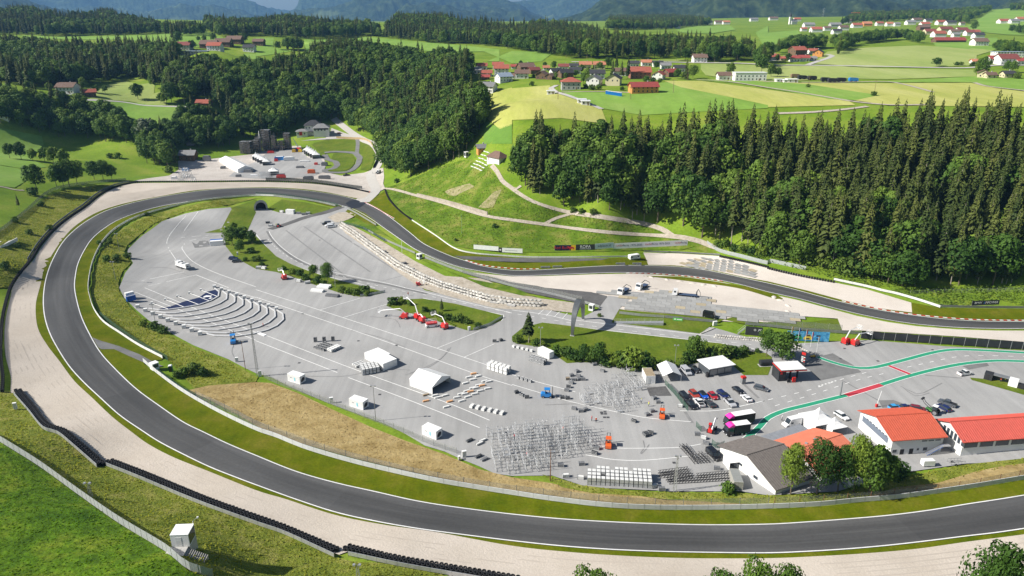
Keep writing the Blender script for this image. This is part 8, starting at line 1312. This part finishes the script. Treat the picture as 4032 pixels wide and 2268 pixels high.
# dark dumps in far field
for S, lb in (('270 785', 'brown shed at the far field edge'), ('340 800', 'dark heap at the far field edge'), ('440 805', 'dark trailer at the far field edge'), ('575 822', 'grey tank at the far field edge'), ('645 830', 'black trailer at the far field edge'), ('735 825', 'flat trailer at the far field edge'), ('855 825', 'blue machine at the far field edge')): t = thing('farm_trailer', lb, 'trailer', at(*T1(3, 0, S)), .05); B().ext([(-4, .8), (-4, 3.2), (-3, 3.8), (3, 3.6), (4, 3.), (4, .8)], -1.5, 1.5).build('body', P_['lblue'] if 'blue' in lb else m_wood if 'brown' in lb else m_blk, t); B().wheel(-2, 0, .7, .7, 3.2).build('wheels', m_tyre, t); B().wheel(2, 0, .7, .7, 3.2).build('wheels', m_tyre, t)
p = at(*T1(3, 0, '905 190')); t = thing('tower_crane', 'orange tower crane above the far village', 'crane', p); B().bar((0, 0, 0), (0, 0, 20), .6, 4).build('tower', P_['orange'], t); B().bar((-26, 0, 19), (5, 0, 20), .5, 4).build('jib', P_['orange'], t); p = at(*T1(3, 0, '553 170')); t = thing('power_pylon', 'lattice power pylon behind the far village', 'pylon', p); t.scale = (.45,)*3
for s in (-1, 1): B().bar((s*6, 0, 0), (0, 0, 75), .5, 4).build('leg', m_steel, t)
for z in (45, 56, 67): B().bar((-14, 0, z), (14, 0, z), .5, 4).build('crossarm', m_steel, t)
# ================= single trees, bushes and tall grass
TL = []
def trees(c, r, txt, place, big=''):
    for it in txt.split(';'): f = it.split(); TL.append((f[2], T1(c, r, f'{f[0]} {f[1]}'), float(f[3])*(.6 if 'hand fields' in place else .78 if 'near village' in place else 1), place, float(f[4]) if len(f) > 4 else 1.))
trees(0, 1, '100 145 d 12;215 155 d 14;335 172 l 10;455 182 l 12;545 207 l 14;650 227 l 14', 'in the row on the left meadow'); trees(0, 1, '370 470 d 18 1.1;570 425 l 15;640 425 d 13;700 420 d 19;780 405 d 17;950 355 d 14;1040 360 d 15;1130 362 l 12;195 660 s 9;1190 145 b 6;1110 140 b 5;330 515 b 6;1700 290 b 7;1480 195 d 17;1690 240 d 22', 'on the slope left of the track')
trees(0, 0, '1390 1000 d 17 1.2;2120 920 b 5;850 920 d 15;980 940 l 9;1060 940 l 9;500 930 d 10;300 940 d 12;1620 1040 l 11;1660 1050 l 12;1930 1090 s 14;1740 430 s 24;1800 450 d 20;1945 500 d 14;2150 420 d 14;2340 480 s 14;2470 430 d 16;2060 430 l 12;2000 420 d 9', 'near the left farms'); trees(0, 0, '1480 1449 v 24 1.1;1640 1420 s 22;1560 1449 d 22;1760 1430 d 20', 'at the edge of the left wood beside the yard')
trees(0, 1, '2340 1010 d 11 1.2;2440 1000 d 10 1.1;2540 1010 d 9;2420 1100 d 8;2360 890 d 7;2530 1100 b 4;2560 1180 b 3.5;2470 1180 b 3', 'on the grass island by the blue container'); trees(1, 1, '725 1400 f 11 1;580 1340 d 7;30 1180 b 4;60 1230 b 3;280 1270 b 3;370 1310 b 4;440 1325 b 4;500 1370 b 4;620 1400 b 4;680 1420 b 3', 'on the long grass island'); trees(1, 2, '870 45 b 4;940 60 b 4;1010 70 b 4;1090 60 b 5;1110 80 b 3', 'at the tip of the long grass island')
trees(1, 2, '1370 170 b 4.5;1400 160 b 4;1470 160 b 4;1550 175 b 3;1700 240 b 3;1780 265 b 3;1870 235 s 6 1.3;1850 290 b 3;1930 320 b 3.5;2000 340 b 3;2060 345 b 4.5;2120 360 b 3;2240 400 b 3', 'on the lawn behind the boom lifts')
trees(2, 2, '165 555 s 13 1.9;60 545 b 4;250 575 b 3.5;310 590 b 3;450 650 b 4;520 675 b 4;570 700 b 5;640 725 b 5;720 745 d 8 .9;800 755 d 7;870 765 d 9;940 775 b 5;1040 785 b 6;1120 785 b 7;1210 795 b 9 1.1;1320 800 b 7;1400 805 b 5;1480 805 b 4;1580 800 b 4;1720 780 b 4;1840 710 d 10;1790 735 b 5;1900 715 b 5;1980 710 b 5;2060 700 b 6;2140 695 b 6;2230 690 b 5;2330 660 b 4;2470 650 b 2.2;880 290 b 2', 'in the hedge below the arch lawn')
trees(2, 2, '2562 690 f 12 .9', 'beside the fuel station, the looser of two'); trees(3, 2, '142 725 d 12 1.25', 'beside the fuel station, the dense round one')
trees(3, 3, '225 628 f 16 .75;490 618 f 17 .7;700 610 f 15 .8;860 605 f 18 .7;1010 625 d 16 .78;1130 600 d 13 .8;1290 450 b 6', 'in front of the salmon red roof'); trees(2, 3, '2170 612 b 4', 'beside the beige container')
trees(2, 1, '2060 1035 b 5;2140 1040 b 6;2230 1080 b 5;2320 1090 b 6;2420 1120 b 6;2520 1130 b 7;620 690 b 4;700 700 b 4;820 705 b 4;1120 640 l 9;2280 830 l 14', 'at the foot of the forest'); trees(3, 1, '60 1120 b 7;130 1150 b 8;330 1190 b 11;430 1200 b 9;560 1240 b 9;700 1280 b 8;790 1310 b 11;900 1320 b 10;1050 1370 d 14 1.2;1200 1400 d 16 1.2;1350 1430 d 18 1.3;1480 1440 d 14;1300 1000 d 24;2100 1360 d 22 1.1;2350 1400 s 34 1.1', 'along the forest edge above the gravel')
trees(0, 2, '1450 385 b 4;1560 425 b 4.5;1640 455 b 4;1780 905 b 3;1850 885 b 4;1950 860 b 5;2050 885 b 4', 'on the rough bank above the paddock'); trees(0, 1, '1080 1180 b 4;1180 1170 b 4;1290 1150 b 4;1000 1010 b 3;1110 1000 b 3;1480 720 b 3;640 475 b 3;500 870 b 4;300 910 b 3.5;150 790 b 4;420 630 b 4;60 1250 b 4;180 1040 b 3', 'on the rough banks beside the left bend')
trees(1, 1, '2400 840 b 3;2010 975 b 2;1340 250 b 4;1420 390 b 4', 'on the grassy embankment')
trees(2, 0, '700 735 d 12;760 785 d 13;640 780 d 10;720 840 d 13;770 850 d 12;1010 800 s 24;1100 795 s 22;1165 795 s 26;1050 700 s 22;960 690 d 16;1750 805 s 24 1.2;1820 790 d 17 1.1;1660 795 d 13 1.2;1720 800 d 10;1350 820 b 8;1420 830 b 7;1490 830 b 6;1450 700 d 12;880 710 d 12;500 840 b 7;200 862 b 6;215 780 b 5;1655 612 d 18;1740 612 d 20;2200 755 d 16;2170 745 s 12;540 800 d 9;440 800 d 9;800 905 b 7;870 905 b 7;740 890 b 6;1110 910 b 5;330 690 d 10;420 700 d 12;90 690 d 12', 'in the near village')
trees(3, 0, '30 775 d 22;95 775 d 16;1690 670 d 16 1.3;1895 660 b 8;1940 660 b 8;2150 770 d 32;2110 760 d 24;2460 735 d 20;2400 720 d 18;2065 315 d 40;45 555 s 26;200 625 d 18;90 625 d 16;400 880 b 6;1060 965 b 7;2060 665 b 9;2230 650 b 8;2500 790 b 10', 'on the right hand fields')
trees(3, 1, '175 1030 t 34;215 1040 t 36;375 1040 t 36;465 1050 t 35;490 1090 t 37;515 1180 t 38;605 1195 t 37;622 1160 t 36;640 1260 t 38;685 1160 t 34;790 1140 t 36;850 1210 t 36;872 1240 t 37;935 1190 t 33', 'with bare pale trunk at the forest edge'); nm_ = {'t': 'spruce', 'd': 'broadleaf tree', 'l': 'light green tree', 's': 'conifer', 'v': 'silvery willow', 'f': 'feathery tree', 'b': 'bush'}; cnt = {}
for q in TL: cnt.setdefault((q[0], q[3]), []).append(q)
for (kd, place), qs in cnt.items():
    mh_ = max(q[2] for q in qs)
    for i, q in enumerate(sorted(qs, key=lambda q: q[1][0])): treeS(kd, q[1], q[2], ('tall ' if q[2] > .85*mh_ and len(qs) > 2 else 'small ' if q[2] < .6*mh_ else '')+f'{nm_[kd]} {place}'+(f', {nth(i, len(qs)) if i < 14 or i == len(qs)-1 else "number %d from the left" % (i+1)}' if len(qs) > 1 else ''), f'{nm_[kd]}s {place}', q[4])
# crowns that reach in from below the frame
def lowtree(label, S, zc, h, kind='f', w_=1.):
    d = rays([S])[0]; p = C0+d*zc; tree(kind, (p[0], p[1], p[2]-h), h, label, 'trees below the bottom edge', w_, 0)
lowtree('tree top at the bottom edge below the middle of the bend', T1(2, 3, '850 1330'), 88, 16, w_=.6); lowtree('tree top at the bottom edge, the tall pointed one', T1(2, 3, '2530 1250'), 90, 18, w_=.55); lowtree('tree top at the bottom edge beside the tall pointed one', T1(3, 3, '240 1290'), 88, 17, w_=.55); lowtree('leafy tree filling the bottom right corner', T1(3, 3, '2560 1080'), 84, 20, 'f', .62); lowtree('second leafy tree in the bottom right corner', T1(3, 3, '2420 1270'), 80, 17, 'f', .55); lowtree('tree top left of the pointed one', T1(2, 3, '2200 1350'), 86, 15, w_=.6)
# undergrowth and tufts: uncountable
def cover(name, label, polys, dens, h, mat, quad=.5, seed=3, tuft=False):
    r = np.random.RandomState(seed); Vs = []; 
    for S in polys:
        W = G(lin(S, 20, True))[:, :2]; x0, y0 = W.min(0); x1, y1 = W.max(0); n = int((x1-x0)*(y1-y0)*dens); P = np.stack([r.uniform(x0, x1, n), r.uniform(y0, y1, n)], 1); P = P[inpoly(P[:, 0], P[:, 1], W)]; P = P[np.sin(P[:, 0]*.31+2*np.sin(P[:, 1]*.23))*.5+r.uniform(-.9, 1.4, len(P)) > -.3]; n = len(P); z = height(P[:, 0], P[:, 1])
        a = r.uniform(0, 6.28, n); hh = h*r.uniform(.45, 1.15, n); wd = quad*r.uniform(.6, 1.3, n)
        if tuft:
            lx, ly = r.normal(0, .35, n)*hh, r.normal(0, .35, n)*hh; ca_, sa_ = np.cos(a)*wd, np.sin(a)*wd; b0 = np.stack([P[:, 0]-ca_, P[:, 1]-sa_, z-.05], 1); b1 = np.stack([P[:, 0]+ca_, P[:, 1]+sa_, z-.05], 1); t1 = np.stack([P[:, 0]+ca_*.7+lx, P[:, 1]+sa_*.7+ly, z+hh], 1); t0 = np.stack([P[:, 0]-ca_*.7+lx, P[:, 1]-sa_*.7+ly, z+hh*.85], 1)
        else:
            zz = z+hh*r.uniform(.25, 1, n); e = r.normal(0, 1, (n, 3)); e /= np.linalg.norm(e, axis=1)[:, None]; u = np.stack([r.normal(0, .5, n), r.normal(0, .5, n), np.ones(n)], 1); f = np.cross(e, u); f /= np.linalg.norm(f, axis=1)[:, None]+1e-6; e = np.cross(u, f); e /= np.linalg.norm(e, axis=1)[:, None]+1e-6; C_ = np.c_[P, zz]; b0 = C_-e*wd[:, None]; b1 = C_-f*wd[:, None]*.7; t1 = C_+e*wd[:, None]; t0 = C_+f*wd[:, None]*.7
        Vs.append(np.stack([b0, b1, t1, t0], 1).reshape(-1, 3))
    V = np.concatenate(Vs); o = mesh(name, V, np.arange(len(V)).reshape(-1, 4), mat); tag(o, label, None, None, 'stuff')
m_tall = mfol('tall_grass_blades', (.19, .25, .014), (.37, .38, .06), .2, .5); m_tallg = mfol('green_grass_blades', (.085, .17, .004), (.16, .26, .01), .2, .4); m_tallb = mfol('slope_blades', (.07, .14, .008), (.26, .27, .05), .3, .45); m_tallh = mfol('hay_blades', (.26, .19, .08), (.40, .31, .15), .2, .2)
cover('undergrowth', 'dense green undergrowth at the foot of the right forest', [T(3, 2, '1180 20,1500 130,1740 190,2050 190,2050 130,2320 130,2576 200,2900 200,2900 0,2576 -10,1600 0'), T(3, 1, '0 1140,300 1225,700 1300,1400 1430,1000 1449,600 1340,0 1190'), T(2, 1, '2000 1010,2576 1110,2576 1200,2300 1140,2080 1080')], 3., 2.2, m_lgt, .45)
cover('bank_shrubs', 'patches of leafy weeds on the grassy embankment', [T(2, 1, '350 800,640 705,1250 800,1560 900,1100 890,700 850'), T(2, 1, '20 470,300 630,540 690,300 790,0 760'), T(1, 1, '1300 250,1500 380,1900 250,2100 170,2000 160,1500 340,1400 330')], 1.6, .9, m_lgt, .3, 4)
cover('tall_grass', 'tall uneven grass on the banks outside the track', [T(0, 2, '0 1080,140 1080,300 1240,450 1449') + T(0, 3, '585 40,970 370,1080 370,1700 620,2576 940') + T(1, 3, '400 1110,900 1310,1300 1350,1900 1449,1900 1560,0 1600') + T(0, 3, '2000 1449,1650 1180,1000 760,400 300,0 110'), T(0, 1, '1150 430,1000 510,850 630,700 730,550 850,400 1015,300 1175,110 1440,-200 1449,-200 950,0 900,250 720,500 520,800 445,1100 405')], 2.2, .45, m_tall, .26, 5, True)
cover('slope_grass', 'uneven grass and weeds on the embankment slope', [T(1, 1, '1300 440,1500 380,1800 250,2050 170,2150 160,2350 250,2500 440,2576 480') + T(2, 1, '100 520,300 640,560 700,900 740,1300 810,1560 900,1950 990,1760 1040,1000 1050,400 1060,0 1070') + T(1, 1, '2200 1040,2000 1010,1800 890,1570 740,1400 600,1320 480')], .9, .5, m_tallb, .3, 12, True)
cover('meadow_grass', 'thick green grass of the meadow at the bottom left', [T(0, 3, '-150 60,0 120,400 370,800 660,1200 940,1660 1220,1900 1410,2000 1500,-150 1500')], 2.4, .34, m_tallg, .24, 6, True)
cover('bank_grass', 'tall rough grass on the bank between paddock and track', [T(0, 1, '2200 570,1900 630,1600 700,1400 770,1240 860,1100 960,1010 1110,950 1260,920 1449') + T(0, 2, '940 100,1010 260,1160 400,1400 560,1700 735,1950 1000,2300 960,2576 930,2300 745,2000 630,1780 520,1600 430,1450 340,1300 190,1200 50') + T(0, 1, '1190 1400,1230 1290,1320 1200,1250 1090,1280 1020,1400 920,1550 810,1700 750,1900 680,2330 620'), T(2, 3, '300 440,700 545,1100 592,1500 612,2250 622,2576 645') + T(3, 3, '0 645,500 640,1000 560,1500 430,2000 330,2576 270,2900 250,2900 300,2200 400,1700 520,700 715') + T(2, 3, '1560 685,1300 650,800 620')], 2.2, .5, m_tall, .26, 7, True)
cover('hay_stubble', 'dry mown hay on the slope inside the bottom bend', [T(0, 2, '1900 1050,2100 995,2576 960') + T(1, 2, '150 970,420 1070,800 1250,1150 1410') + T(1, 3, '1500 100,1900 240,2250 390,2576 470') + T(2, 3, '400 530,800 630,1300 660,1700 740,900 720,300 620') + T(1, 3, '2576 580,2100 510,1500 380,1000 260,500 120,100 0')], 1.5, .28, m_tallh, .35, 8, True)
# ---- text outlines become plain meshes; finish
dg = bpy.context.evaluated_depsgraph_get()
for o in [q for q in bpy.data.objects if q.type == 'FONT']:
    me = bpy.data.meshes.new_from_object(o.evaluated_get(dg)); n_o = bpy.data.objects.new('lettering', me); COL.objects.link(n_o); n_o.parent = o.parent; n_o.matrix_local = o.matrix_local; bpy.data.objects.remove(o)
